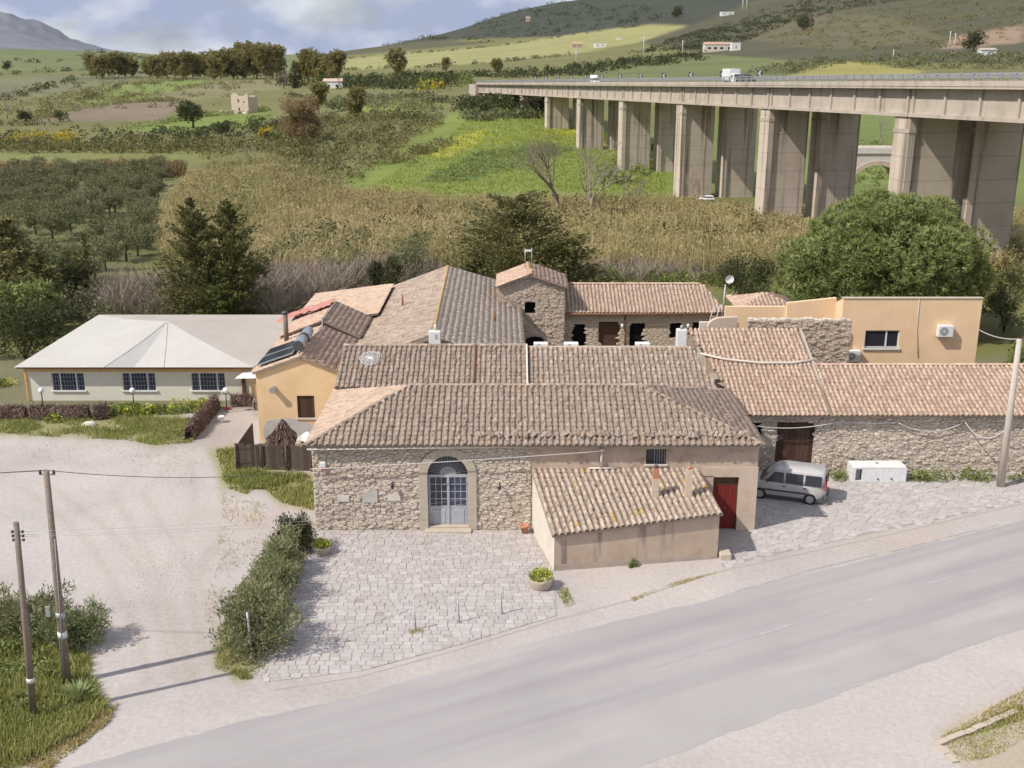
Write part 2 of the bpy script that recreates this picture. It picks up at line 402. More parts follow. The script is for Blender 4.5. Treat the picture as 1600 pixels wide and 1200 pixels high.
M('tile_far', [(.36,.26,.19),(.49,.355,.265),(.55,.42,.325),(.40,.285,.21),(.60,.46,.36)], ns=1.2, rnd=.6, bump=.3, bs=30, fine=.16)
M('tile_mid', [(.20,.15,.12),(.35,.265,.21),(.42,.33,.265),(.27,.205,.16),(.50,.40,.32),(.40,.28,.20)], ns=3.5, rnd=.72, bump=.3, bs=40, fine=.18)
M('tile_hall_lit', [(.44,.345,.27),(.58,.465,.375),(.66,.54,.44),(.50,.395,.31),(.72,.60,.49)], ns=1.2, rnd=.6, bump=.3, bs=30, fine=.14)  # pale tiles, brightened to make up for the grazing sun on one slope
M('roof_bed', [(.26,.20,.155),(.35,.275,.215)], ns=2, rnd=0, bump=.5, bs=12, fine=.15)
M('stone', [(.40,.325,.26),(.52,.435,.35),(.60,.515,.42),(.46,.38,.31),(.66,.575,.48),(.56,.44,.33)], ns=4, rnd=.75, bump=.5, bs=22, fine=.15)
M('stone_far', [(.44,.345,.265),(.55,.44,.345),(.49,.39,.305),(.62,.51,.41)], ns=4, rnd=.75, bump=.5, bs=22, fine=.12)
M('mortar', [(.38,.31,.25),(.48,.40,.325)], ns=2.2, rnd=0, bump=.5, bs=14, fine=.15)
M('dressed_stone', [(.42,.355,.28),(.50,.43,.345),(.46,.385,.31)], ns=2.5, rnd=.4, bump=.35, bs=30, fine=.08)
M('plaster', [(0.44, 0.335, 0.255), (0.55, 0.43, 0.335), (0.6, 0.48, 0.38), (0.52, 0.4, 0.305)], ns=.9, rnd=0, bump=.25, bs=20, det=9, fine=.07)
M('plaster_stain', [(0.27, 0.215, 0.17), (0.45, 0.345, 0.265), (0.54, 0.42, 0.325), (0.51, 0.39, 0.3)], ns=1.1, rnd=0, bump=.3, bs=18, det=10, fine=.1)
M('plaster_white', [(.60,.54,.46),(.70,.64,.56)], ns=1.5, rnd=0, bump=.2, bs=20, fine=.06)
M('yellow_plaster', [(0.7, 0.48, 0.265), (0.78, 0.55, 0.32), (0.82, 0.59, 0.36)], ns=.8, rnd=0, bump=.15, bs=20, det=9, fine=.05)
M('peach_plaster', [(0.76, 0.53, 0.325), (0.83, 0.585, 0.365), (0.86, 0.62, 0.4)], ns=.6, rnd=0, bump=.12, bs=20, det=9, fine=.04)
M('grey_patch', [(.44,.41,.38),(.56,.53,.50)], ns=2, rnd=0, bump=.2)
M('concrete', [(0.36, 0.305, 0.25), (0.46, 0.395, 0.33), (0.52, 0.45, 0.38)], ns=.35, rnd=0, bump=.2, bs=6, det=10, fine=.08)
def streaks(name, col, lo, hi, amt, sc, rz=0.0, lines=0.0):
    """stains and wear drawn out along one direction"""
    t = MATS[name].node_tree; n = t.nodes.new; l = t.links.new
    p = [x for x in t.nodes if x.type == 'BSDF_PRINCIPLED'][0]; src = p.inputs['Base Color'].links[0].from_socket
    c = n('ShaderNodeTexCoord'); rt = n('ShaderNodeMapping'); rt.inputs['Rotation'].default_value = (0, 0, rz); l(c.outputs['Object'], rt.inputs[0])
    mp = n('ShaderNodeMapping'); mp.inputs['Scale'].default_value = sc; l(rt.outputs[0], mp.inputs[0])
    z = n('ShaderNodeTexNoise'); z.inputs['Scale'].default_value = 1.3; z.inputs['Detail'].default_value = 6; l(mp.outputs[0], z.inputs['Vector'])
    r = n('ShaderNodeMapRange'); r.inputs[1].default_value = lo; r.inputs[2].default_value = hi; l(z.outputs[0], r.inputs[0])
    mx_ = n('ShaderNodeMixRGB'); mx_.inputs[2].default_value = (*col, 1); k = n('ShaderNodeMath'); k.operation = 'MULTIPLY'; k.inputs[1].default_value = amt; l(r.outputs[0], k.inputs[0])
    l(k.outputs[0], mx_.inputs[0]); l(src, mx_.inputs[1]); res = mx_.outputs[0]
    if lines:
        sp = n('ShaderNodeSeparateXYZ'); l(c.outputs['Object'], sp.inputs[0]); d = n('ShaderNodeMath'); d.operation = 'DIVIDE'; d.inputs[1].default_value = lines; l(sp.outputs[2], d.inputs[0])
        f = n('ShaderNodeMath'); f.operation = 'FRACT'; l(d.outputs[0], f.inputs[0]); g = n('ShaderNodeMath'); g.operation = 'LESS_THAN'; g.inputs[1].default_value = .035; l(f.outputs[0], g.inputs[0])
        h = n('ShaderNodeMath'); h.operation = 'MULTIPLY'; h.inputs[1].default_value = .35; l(g.outputs[0], h.inputs[0]); m2 = n('ShaderNodeMixRGB'); m2.inputs[2].default_value = (*col, 1); l(h.outputs[0], m2.inputs[0]); l(res, m2.inputs[1]); res = m2.outputs[0]
    l(res, p.inputs['Base Color'])
M('pier_concrete', [(0.46, 0.375, 0.3), (0.57, 0.475, 0.385), (0.62, 0.525, 0.43)], ns=.3, rnd=0, bump=.2, bs=5, det=9, fine=.07)
streaks('pier_concrete', (.12,.094,.078), .53, .66, .75, (1.0,1.0,.03), lines=2.4)
streaks('concrete', (.22,.185,.16), .56, .72, .55, (.8,.8,.12))
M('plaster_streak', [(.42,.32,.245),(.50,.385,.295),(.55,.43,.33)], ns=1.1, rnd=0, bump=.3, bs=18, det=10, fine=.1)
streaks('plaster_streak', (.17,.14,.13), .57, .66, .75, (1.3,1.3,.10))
streaks('asphalt', (.27,.245,.245), .48, .68, .55, (.022,.55,1), rz=-.46)
streaks('asphalt', (.46,.425,.41), .56, .70, .55, (.05,.35,1), rz=-.46)
M('concrete_stain', [(.20,.165,.15),(.30,.255,.225)], ns=.8, rnd=0, bump=.1, det=9)
M('fabric_white', [(0.485, 0.455, 0.41), (0.52, 0.49, 0.445), (0.55, 0.52, 0.475)], ns=.35, rnd=0, bump=.1, bs=2, rough=.6, det=8, fine=.03)
M('fabric_tan_shade', [(0.44, 0.385, 0.335), (0.5, 0.445, 0.395)], ns=.6, rnd=0, bump=.2, bs=5, rough=.7, fine=.05)  # tan cloth, with the dimmer sun on the far slopes put into its colour
M('fabric_grey', [(0.39, 0.37, 0.35), (0.44, 0.42, 0.4)], ns=.8, rnd=0, bump=.1, rough=.6)
M('cream_wall', [(0.66, 0.625, 0.53), (0.73, 0.69, 0.59)], ns=1, rnd=0, bump=.1, fine=.04)
plain('orange_trim', (.62,.36,.15), .7); plain('dark_gutter', (.09,.065,.05), .5); plain('white_paint', (.74,.73,.71), .5)
plain('grey_paint', (.42,.43,.46), .5); plain('grey_paint_dark', (.27,.28,.30), .5)
plain('dark_glass', (.03,.032,.045), .12, spec=.6); plain('blue_glass', (.05,.06,.11), .15, spec=.6)
plain('black_void', (.012,.01,.009), .9, spec=.1); plain('steel', (.55,.55,.56), .35, metal=.9); plain('galvanised', (.45,.45,.46), .5, metal=.6)
plain('solar_blue', (.012,.016,.03), .18, spec=.7); plain('tank_silver', (.55,.56,.58), .3, metal=.85)
plain('black_rubber', (.02,.02,.022), .8); plain('plastic_white', (.72,.72,.71), .45); plain('plastic_grey', (.32,.33,.34), .5)
plain('red_plastic', (.6,.04,.03), .5); plain('terracotta', (.50,.22,.13), .8); plain('rust', (.27,.12,.06), .8)
plain('wire_pale', (.55,.52,.50), .6); plain('wire_dark', (.10,.09,.09), .6); plain('globe', (.85,.85,.84), .3)
M('red_door', [(0.13, 0.016, 0.012), (0.19, 0.024, 0.018), (0.155, 0.02, 0.015)], ns=3, rnd=.5, bump=.2, rough=.6, fine=.1)
M('brown_wood', [(.05,.026,.018),(.085,.045,.03),(.12,.065,.045)], ns=4, rnd=.6, bump=.4, rough=.8, fine=.15)
M('weathered_wood', [(.06,.042,.034),(.11,.08,.065),(.16,.12,.10)], ns=4, rnd=.7, bump=.4, rough=.9, fine=.15)
M('pole_wood', [(.16,.12,.095),(.24,.185,.15),(.30,.235,.195)], ns=5, rnd=.3, bump=.4, fine=.15)
M('pole_concrete', [(.47,.40,.345),(.56,.49,.43)], ns=3, rnd=.2, bump=.3, fine=.08)
M('van_paint', [(.47,.45,.43),(.53,.51,.49)], ns=2, rnd=0, bump=0, rough=.35, metal=.15, spec=.5)
plain('van_trim', (.07,.07,.075), .6); plain('tail_red', (.35,.02,.02), .3)
M('bark', [(.10,.075,.055),(.17,.13,.10)], ns=5, rnd=.3, bump=.5)
M('bark_pale', [(.27,.22,.185),(.38,.32,.275)], ns=3, rnd=.5, bump=.3)
M('twig', [(0.23, 0.18, 0.14), (0.34, 0.275, 0.22), (0.43, 0.355, 0.29)], ns=2, rnd=.7, bump=0)
M('dry_hedge', [(.12,.075,.06),(.20,.135,.11),(.27,.19,.155)], ns=2, rnd=.8, bump=0)
leaf('olive_leaf', [(0.075, 0.08, 0.036), (0.125, 0.13, 0.062), (0.175, 0.175, 0.09), (0.23, 0.22, 0.125)])
leaf('pine_needle', [(0.078, 0.112, 0.036), (0.16, 0.2, 0.065), (0.24, 0.27, 0.1), (0.33, 0.35, 0.15)])
leaf('cypress_leaf', [(0.065, 0.07, 0.026), (0.125, 0.125, 0.048), (0.185, 0.17, 0.07), (0.25, 0.22, 0.095)])
leaf('oleander_leaf', [(0.085, 0.109, 0.046), (0.155, 0.178, 0.078), (0.24, 0.24, 0.124), (0.326, 0.287, 0.171)])
leaf('bush_green', [(0.085, 0.105, 0.03), (0.14, 0.165, 0.05), (0.2, 0.225, 0.075), (0.26, 0.275, 0.11)])
leaf('bush_dark', [(0.032, 0.04, 0.017), (0.06, 0.068, 0.028), (0.1, 0.105, 0.042)])
leaf('scrub', [(0.075, 0.08, 0.03), (0.135, 0.13, 0.05), (0.2, 0.175, 0.075), (0.26, 0.22, 0.115)])
leaf('eucalyptus', [(0.11, 0.1, 0.04), (0.18, 0.155, 0.058), (0.25, 0.21, 0.08), (0.14, 0.135, 0.058)])
leaf('rust_tree', [(0.176, 0.115, 0.068), (0.257, 0.162, 0.095), (0.216, 0.176, 0.081), (0.324, 0.216, 0.128)])
leaf('reed', [(0.16, 0.165, 0.065), (0.29, 0.255, 0.115), (0.41, 0.34, 0.175), (0.51, 0.42, 0.24), (0.6, 0.5, 0.31)])
leaf('reed_green', [(0.14, 0.145, 0.055), (0.22, 0.205, 0.08), (0.31, 0.27, 0.12), (0.39, 0.33, 0.17)])
leaf('grass', [(0.17, 0.19, 0.055), (0.23, 0.25, 0.075), (0.3, 0.295, 0.1), (0.38, 0.34, 0.16)])
leaf('grass_dry', [(0.324, 0.264, 0.12), (0.432, 0.348, 0.18), (0.3, 0.3, 0.108), (0.504, 0.42, 0.24)])
leaf('yellow_flower', [(.66,.58,.02),(.75,.66,.05),(.30,.36,.03),(.7,.55,.02)])
leaf('gorse_flower', [(.55,.36,.01),(.45,.33,.03),(.16,.18,.03)])
leaf('meadow', [(0.19, 0.23, 0.05), (0.25, 0.29, 0.065), (0.31, 0.32, 0.08), (0.17, 0.23, 0.06)])
leaf('agave_leaf', [(.16,.21,.09),(.26,.31,.15),(.38,.40,.22)])
M('hill_rock', [(.75,.75,.78),(1.1,1.1,1.1)], ns=.004, rnd=0, bump=0, attr='cover')

# ================================================================ TERRAIN
_cols = [-500, 0, 150, 300, 450, 600, 700, 800, 1000, 1150, 1300, 1450, 1600, 2100]
_tab = {   # distance -> row of the photograph at which the bare ground at that distance appears
 200: [287,287,287,287,285,283,281,280,282,287,288,287,287,287],
 250: [250,250,250,250,244,232,227,225,236,248,252,250,250,250],
 300: [222,222,221,219,208,190,184,181,200,216,222,222,220,220],
 400: [184,184,183,181,175,160,152,148,150,160,168,165,160,158],
 550: [153,153,153,152,150,138,133,130,130,128,122,118,114,110],
 750: [133,133,133,132,130,124,120,118,112,106, 96, 88, 82, 76],
 1000:[121,121,122,124,124,115,109,106, 95, 84, 70, 58, 48, 40],
 1300:[108,109,112,120,120,108, 99, 94, 78, 62, 44, 28, 14,  4],
 1700:[ 82, 88, 95,112,114, 98, 88, 80, 58, 36, 14, -8,-28,-40],
 2200:[ 58, 68, 78,104,106, 88, 74, 58, 30,  4,-24,-50,-74,-90],
 2800:[ 72, 80, 86, 92, 92, 70, 48, 14,-16,-44,-70,-90,-110,-120],
 3600:[ 80, 84, 88, 92, 90, 86, 80, 60, 40, 20, 0,-20,-40,-50],
 5500:[ 40, 56, 80, 92, 92, 92, 92, 92, 92, 92, 92, 92, 92, 92],
 6500:[  0, 24, 62, 91, 91, 91, 91, 91, 91, 91, 91, 91, 91, 91],
 9000:[ 60, 60, 80, 90, 90, 90, 90, 90, 90, 90, 90, 90, 90, 90]}
for _d in _tab:
    _r = _tab[_d]; _tab[_d] = _r[:2] + [_r[1]+(_r[2]-_r[1])/3, _r[1]+(_r[2]-_r[1])*2/3] + _r[2:]
_cols = _cols[:2] + [50, 100] + _cols[2:]
_tab[5500][1:5] = [44, 56, 74, 86]; _tab[6500][1:5] = [26, 36, 60, 82]
_ds = np.array([1., 100, 150] + sorted(_tab)); _Z = np.zeros((len(_ds), len(_cols)))
for _i, _d in enumerate(sorted(_tab)):
    for _j, _y in enumerate(_tab[_d]):
        _Z[_i+3, _j] = CAMH - _d*math.tan(PIT - math.atan((600-_y)/F))
_azs = np.arctan((np.array(_cols)-800)/1765.0); _ld = np.log(_ds)
# resample smoothly
_A = np.linspace(_azs[0], _azs[-1], 121); _D = np.linspace(_ld[3]-1.2, _ld[-1], 240)
def _lin(a, l):
    j = np.clip(np.searchsorted(_azs, a)-1, 0, len(_azs)-2); i = np.clip(np.searchsorted(_ld, l)-1, 0, len(_ld)-2)
    fa = np.clip((a-_azs[j])/(_azs[j+1]-_azs[j]), 0, 1); fl = np.clip((l-_ld[i])/(_ld[i+1]-_ld[i]), 0, 1)
    return (_Z[i,j]*(1-fa)+_Z[i,j+1]*fa)*(1-fl)+(_Z[i+1,j]*(1-fa)+_Z[i+1,j+1]*fa)*fl
_G = _lin(_A[None,:]*np.ones((240,1)), _D[:,None]*np.ones((1,121)))
for _ in range(3):
    _G[1:-1] = (_G[:-2]+2*_G[1:-1]+_G[2:])/4; _G[:,1:-1] = (_G[:,:-2]+2*_G[:,1:-1]+_G[:,2:])/4
def wob(x, y, s, seed=0):
    x = x/s+seed*3.1; y = y/s-seed*1.7
    return (np.sin(x+1.3*np.sin(y*.7+1))+np.sin(y*1.31+.8*np.sin(x*.9+2))+np.sin((x+y)*.77+1.9)+.5*np.sin(x*2.3-y*1.9)+.5*np.sin(y*2.9+x*1.1))/4
def terrain(x, y):
    x = np.asarray(x, float); y = np.asarray(y, float); d = np.hypot(x, y)+1e-6; a = np.arctan2(x, y)
    fade = np.clip((2.4-np.abs(a))/1.4, 0, 1); ac = np.clip(a, _A[0], _A[-1]-1e-6); l = np.clip(np.log(d), _D[0], _D[-1]-1e-6)
    fa = (ac-_A[0])/(_A[1]-_A[0]); fl = (l-_D[0])/(_D[1]-_D[0]); j = np.minimum(fa.astype(int), 119); i = np.minimum(fl.astype(int), 238); fa = fa-j; fl = fl-i
    z = (_G[i,j]*(1-fa)+_G[i,j+1]*fa)*(1-fl)+(_G[i+1,j]*(1-fa)+_G[i+1,j+1]*fa)*fl
    rough_ = np.clip((d-200)/1500, 0, 1); z = z + rough_*(wob(x,y,90)*3+wob(x,y,33,2)*1.2) + np.clip((d-900)/3000,0,1)*(wob(x,y,400,5)*14+wob(x,y,170,6)*6) + np.clip((d-4500)/1500,0,1)*np.clip((-a-.3)/.1,0,1)*(wob(x,y,260,3)*45+wob(x,y,60,8)*32+wob(x,y,23,4)*16)
    return np.where(d < 110, 0, z*fade)
def tz(x, y): return float(terrain(x, y))
_T = np.geomspace(20, 9000, 900)
def gp(px, py):
    """where the sight line through a pixel meets the terrain"""
    u, v, w = ray(px, py); h = CAMH + w*_T - terrain(u*_T, v*_T); k = np.nonzero(h < 0)[0]; i = int(k[0]) if len(k) else len(_T)-1
    t = _T[i-1] + (_T[i]-_T[i-1])*h[i-1]/(h[i-1]-h[i]) if len(k) else _T[-1]
    return Vector((u*t, v*t, tz(u*t, v*t)))
# ground cover of the places, each field with its own colour (outline given on the photograph, laid on the terrain)
COVER = [
 ([(-600,660),(2300,660),(2300,-200),(-600,-200)], (.155,.15,.05)),
 ([(-600,655),(2300,655),(2300,560),(-600,560)], (.17,.16,.09)),
 ([(-600,110),(480,110),(480,-200),(-600,-200)], (.145,.165,.06)),
 ([(-600,60),(240,82),(240,-200),(-600,-200)], (.17,.18,.20)),
 ([(470,80),(700,62),(1010,52),(1080,40),(1180,0),(1250,-200),(470,-200)], (.045,.05,.03)),
 ([(470,92),(640,78),(760,68),(700,62),(560,72),(470,84)], (.09,.085,.04)),
 ([(500,112),(540,92),(640,82),(760,74),(900,52),(1010,38),(1075,40),(1000,66),(900,84),(760,98),(650,106)], (.285,.27,.105)),
 ([(900,120),(960,95),(1100,85),(1250,95),(1250,120)], (.135,.15,.05)),
 ([(1000,66),(1080,40),(1180,0),(1180,-200),(2300,-200),(2300,110),(1250,95),(1100,85)], (.08,.075,.036)),
 ([(1150,60),(1260,20),(1400,25),(1480,60),(1300,80)], (.115,.098,.05)),
 ([(1460,78),(1500,55),(1600,38),(1600,66),(1540,72)], (.28,.19,.13)),
 ([(1225,120),(1280,98),(1340,96),(1440,110),(1440,122)], (.27,.24,.07)),
 ([(-300,232),(330,230),(335,252),(-300,264)], (.175,.18,.055)),
 ([(40,192),(120,172),(210,160),(285,158),(255,186)], (.20,.155,.105)),
 ([(120,164),(190,132),(300,124),(330,128),(235,152)], (.17,.205,.05)),
 ([(235,150),(330,130),(430,124),(440,140),(300,156)], (.205,.18,.085)),
 ([(-300,130),(120,118),(240,112),(200,125),(60,150),(-300,160)], (.16,.16,.08)),
 ([(180,204),(300,180),(420,170),(420,190),(330,205)], (.155,.195,.04)),
 ([(-300,268),(290,262),(245,330),(240,400),(130,450),(-300,470)], (.135,.14,.055)),
 ([(520,165),(640,150),(700,160),(660,178),(560,178)], (.21,.225,.045)),
 ([(520,292),(600,245),(690,185),(740,160),(850,168),(905,205),(965,222),(1060,245),(1060,306),(850,305),(700,312)], (.165,.205,.042)),
 ([(655,282),(745,236),(850,222),(900,232),(830,256),(720,284)], (.08,.14,.04)),
 ([(668,246),(715,212),(765,200),(745,226),(700,246)], (.34,.31,.05)),
 ([(850,200),(905,195),(970,215),(1040,230),(1040,240),(930,222)], (.31,.32,.04)),
 ([(1080,300),(1600,320),(1600,170),(1300,175),(1080,190)], (.145,.18,.045)),
 # the yard
 ([(-700,655),(2300,655),(2300,1600),(-700,1600)], (.445,.397,.37)),
 ([(-300,640),(335,648),(300,694),(240,700),(200,690),(60,684),(-300,676)], (.25,.23,.11)),
 ([(300,700),(380,700),(420,640),(300,640)], (.40,.35,.32)),
 ([(335,706),(375,694),(410,730),(492,745),(492,800),(440,790),(405,760),(385,775),(350,765),(345,735)], (.31,.275,.155)),
 ([(-700,950),(60,968),(148,1020),(165,1080),(182,1105),(140,1150),(30,1210),(-700,1600)], (.24,.235,.10)),
 ([(345,1040),(360,980),(400,960),(420,1000),(410,1062),(380,1062)], (.28,.26,.12)),
 ([(1470,1150),(1600,1075),(1800,1000),(1800,1300),(1560,1250)], (.41,.35,.27)),
]
def in_poly_np(px, py, poly):
    c = np.zeros(px.shape, bool); n = len(poly)
    for i in range(n):
        x1, y1 = poly[i]; x2, y2 = poly[i-1]
        if y1 == y2: continue
        c ^= ((y1 > py) != (y2 > py)) & (px < (x2-x1)*(py-y1)/(y2-y1)+x1)
    return c
_az = np.concatenate([np.linspace(-math.pi, -.62, 40)[:-1], np.linspace(-.62, .62, 420), np.linspace(.62, math.pi, 40)[1:]])
_dd = np.concatenate([[0.5, 8, 16], np.geomspace(24, 9000, 520)])
_AA, _DD = np.meshgrid(_az, _dd); _X = (np.sin(_AA)*_DD).ravel(); _Y = (np.cos(_AA)*_DD).ravel(); _Zt = terrain(_X, _Y)
_dep = np.maximum(_Y*CP-(_Zt-CAMH)*SP, 1.0)
_px = 800+F*_X/_dep; _py = 600-F*(_Y*SP+(_Zt-CAMH)*CP)/_dep
_jx = wob(_X, _Y, 2.2, 1)*.25+wob(_X, _Y, .8, 4)*.18; _k = F/_dep
_px = _px+_jx*_k*1.2+wob(_X,_Y,14,3)*.9*_k; _py = _py+(wob(_X,_Y,1.7,7)*.2+wob(_X,_Y,11,9)*.35)*_k*.5
_C = np.zeros((len(_X), 3)); _C[:] = (.16,.16,.08)
for _poly, _c in COVER:
    _m = in_poly_np(_px, _py, _poly) & (_Y > 5); _C[_m] = _c
_Cg = _C.reshape(len(_dd), len(_az), 3)
for _ in range(1):
    _Cg[1:-1] = (_Cg[:-2]+2*_Cg[1:-1]+_Cg[2:])/4; _Cg[:,1:-1] = (_Cg[:,:-2]+2*_Cg[:,1:-1]+_Cg[:,2:])/4
_C = _Cg.reshape(-1, 3)
_C *= (1+.16*wob(_X,_Y,23,2)*np.clip((_DD.ravel()-110)/100,0,1))[:,None]
_near = np.clip((75-_DD.ravel())/15,0,1)*np.clip((_C[:,0]-.36)/.04,0,1); _dirt = np.clip(wob(_X,_Y,4.3,11)*.8+wob(_X,_Y,1.6,12)*.5-.15,0,1)*_near
for _rut in ([(260,1065),(235,960),(170,850),(60,760),(-80,730)],[(330,1050),(300,950),(250,850),(200,770),(260,710)],[(300,1060),(270,930),(330,800),(320,720)]):
    _w3 = [gz(*q) for q in _rut]
    for _s in (-.8,.8):
        _dm = np.full(len(_X), 9.)
        for _a, _b in zip(_w3, _w3[1:]):
            _t = np.clip(((_X-_a.x-_s)*(_b.x-_a.x)+(_Y-_a.y)*(_b.y-_a.y))/((_b.x-_a.x)**2+(_b.y-_a.y)**2),0,1); _dm = np.minimum(_dm, np.hypot(_X-_a.x-_s-_t*(_b.x-_a.x)+wob(_X,_Y,2.5,9)*.25, _Y-_a.y-_t*(_b.y-_a.y)))
        _dirt = np.maximum(_dirt, np.clip(1-_dm/.42,0,1)*.55*_near)
_C *= 1-_dirt[:,None]*np.array([.13,.18,.24])
_w = len(_az); _i = np.arange((len(_dd)-1)*(_w-1)); _r = _i//(_w-1); _c0 = _i % (_w-1); _b = _r*_w+_c0
_q = np.stack([_b, _b+_w, _b+_w+1, _b+1], 1)[:, ::-1]
ground = tag(link('ground', npmesh('ground', np.stack([_X,_Y,_Zt],1), _q, 'ground', smooth=True, col=_C)), kind='structure')

# road, its worn lines and the paved yards
def sheet(name, pts, z, mat, kind='structure'):
    o = MB().quad(*[(p[0], p[1], z) for p in pts]).build(name, mat, org=(pts[0][0], pts[0][1], 0)); return tag(o, kind=kind)
_up = [(-80,-4), (-20,27.6), (-9.9,33.0), (-5.6,34.9), (1.9,39.2), (8.9,42.3), (18.3,47.0), (26,50.5), (44,58.4), (110,87)]
_dn = [(-75,-12), (-14,20.5), (2.9,29.8), (6.7,32.0), (15.5,36.9), (21.3,39.8), (50,53), (116,80)]
def ragged(pts, amp):
    o = []
    for a, b in zip(pts, pts[1:]):
        n = max(1, int(math.hypot(b[0]-a[0], b[1]-a[1])/.35)) if max(abs(a[0]),abs(b[0])) < 60 else 1
        for i in range(n):
            t = i/n; x, y = a[0]+(b[0]-a[0])*t, a[1]+(b[1]-a[1])*t; o.append((x, y+amp*(float(wob(np.array(x),np.array(y),.5,2))+float(wob(np.array(x),np.array(y),2.2,5)))+random.uniform(-.03,.03)))
    return o + [pts[-1]]
sheet('road', ragged(_dn, .14) + ragged(_up, .10)[::-1], .006, 'asphalt')
def strip(name, a, b, w, mat='worn_paint', z=.012):
    a = Vector(a); b = Vector(b); n = Vector((-(b-a).y, (b-a).x)).normalized()*w/2
    return tag(MB().quad((*(a-n), z), (*(b-n), z), (*(b+n), z), (*(a+n), z)).build(name, mat), kind='structure')
_p = [gz(1010,1046), gz(1100,1018), gz(1250,972), gz(1400,925), gz(1620,867)]
for _a, _b in zip(_p, _p[1:]): strip('road_marking', _a.xy.lerp(_b.xy, .03), _b.xy.lerp(_a.xy, .08), .13)
for _a, _b in (((1150,924),(1250,896)),((1255,893),(1370,866)),((1390,862),(1470,842)),((1480,839),(1560,820))):
    strip('road_marking', gz(*_a).xy, gz(*_b).xy, .12)

_kp = [gz(*q) for q in ((430,1078),(560,1058),(700,1020),(870,968),(985,938),(1120,894),(1260,864),(1400,833),(1620,782))]
for _a, _b in zip(_kp, _kp[1:]): strip('kerb_joint', _a.xy, _b.xy, .07, 'joint_soil', .004)
_kp = [gz(*q) for q in ((1000,1180),(1100,1146),(1260,1088),(1420,1032),(1620,968))]
for _a, _b in zip(_kp, _kp[1:]): strip('kerb_joint', _a.xy, _b.xy, .05, 'joint_soil', .004)
PATIO = [(-9.75,49.3),(.9,49.3),(1.85,44.9),(1.9,40.75),(-2.2,38.35),(-5.8,36.45),(-9.3,35.7),(-10.2,38.0),(-10.4,44.4)]
patio = sheet('patio', PATIO, .008, 'joint_soil')
_cl = []; _r = random.Random(5); _y = 35.4; _hp = []
for _a, _b in zip(PATIO, PATIO[1:]+PATIO[:1]):
    _nx, _ny = -(_b[1]-_a[1]), _b[0]-_a[0]; _l = math.hypot(_nx, _ny); _hp.append((_nx/_l, _ny/_l, (_nx*_a[0]+_ny*_a[1])/_l))
while _y < 49.3:
    _h = _r.choice((.27,.29,.31)); _x = -10.8 + _r.uniform(0, .4)
    while _x < 2.2:
        _wd = _r.choice((.34,.40,.46)); g = .011; j = lambda: _r.uniform(-.01,.01)
        q = [(_x+g+j(),_y+g+j()),(_x+_wd-g+j(),_y+g+j()),(_x+_wd-g+j(),_y+_h-g+j()),(_x+g+j(),_y+_h-g+j())]
        for _n in _hp: q = clip(q, *_n) if len(q) > 2 else q
        if len(q) > 2 and abs(sum(q[i][0]*q[i-1][1]-q[i-1][0]*q[i][1] for i in range(len(q))))/2 > .02 and _r.random() > .004:
            _cl.append((q, (sum(p[0] for p in q)/len(q), sum(p[1] for p in q)/len(q))))
        _x += _wd
    _y += _h
UPF = (Vector((0,0,.008)), Vector((1,0,0)), Vector((0,1,0)), Vector((0,0,1)))
pieces(_cl, UPF, .022, patio, 'paving_stone', 'paving_stones', 'paver', inset=.92, djit=.5)
YARD = [(9.7,46.15),(12.0,49.2),(12.0,57.1),(28.5,57.1),(28.5,53.6),(19.0,49.55),(13.0,46.9),(9.75,45.3)]
yard = sheet('paved_yard', YARD, .008, 'joint_soil')
_cl = cells(9.6, 28.6, 45, 57.2, .46, .36, gap=.022, keep=lambda u, v: inside((u, v), YARD))
pieces(_cl, UPF, .02, yard, 'paving_stone', 'paving_stones', 'paver', inset=.93, djit=.5)
# ================================================================ BUILDINGS
YF = 49.41
def frX(y): return (Vector((0,y,0)), Vector((1,0,0)), Vector((0,0,1)), Vector((0,-1,0)))   # wall facing the camera
def roof_sheet(parent, faces, mat='roof_bed', th=.12, name='roof'):
    mb = MB()
    for f in faces:
        p = [Vector(q) for q in f]; n = (p[1]-p[0]).cross(p[-1]-p[0]).normalized(); n = n if n.z > 0 else -n
        mb.prism([tuple(q) for q in p], tuple(-n*th))
    return mb.build(name, mat, parent)

# ---- the stone and plaster house at the front
H1 = thing('stone_house', (1.1,53.5,0), 'low stone and plaster house with hipped tile roof and grey arched door, facing the patio', 'house')
door_hole = (-4.14,-2.16,0,3.94)
w = MB().wall_x(-9.75,.93,0,4.5,YF+.02,YF+.5,[(-4.6,-1.7,-.1,4.3)])
w.wall_x(-4.6,-1.7,0,4.3,YF+.02,YF+.5,[(-4.14,-2.16,-.1,2.95),(-4.14,-2.16,2.95,4.05)])
w.box(-9.75,YF+.5,0,-9.3,58,4.5)
for i in range(12):      # spandrels over the arch
    t0, t1 = math.pi*i/12, math.pi*(i+1)/12; c = lambda t: (-3.15+.99*math.cos(t), 2.95+.99*math.sin(t))
    a, b = c(t0), c(t1); w.prism([(a[0],YF+.02,a[1]),(a[0],YF+.02,4.06),(b[0],YF+.02,4.06),(b[0],YF+.02,b[1])], (0,.48,0))
wall1 = w.build('stone_wall','mortar',H1)
def keep1(u, v):
    if abs(u+3.15) < 1.36 and v < 2.95: return False
    if v >= 2.95 and math.hypot(u+3.15, v-2.95) < 1.36: return False
    return True
pieces(cells(-9.75,.93,.0,4.42,.31,.145,gap=.024,jit=.46,keep=keep1), frX(YF+.02), .05, wall1, 'wall_stone','wall_stones','stone',djit=.8)
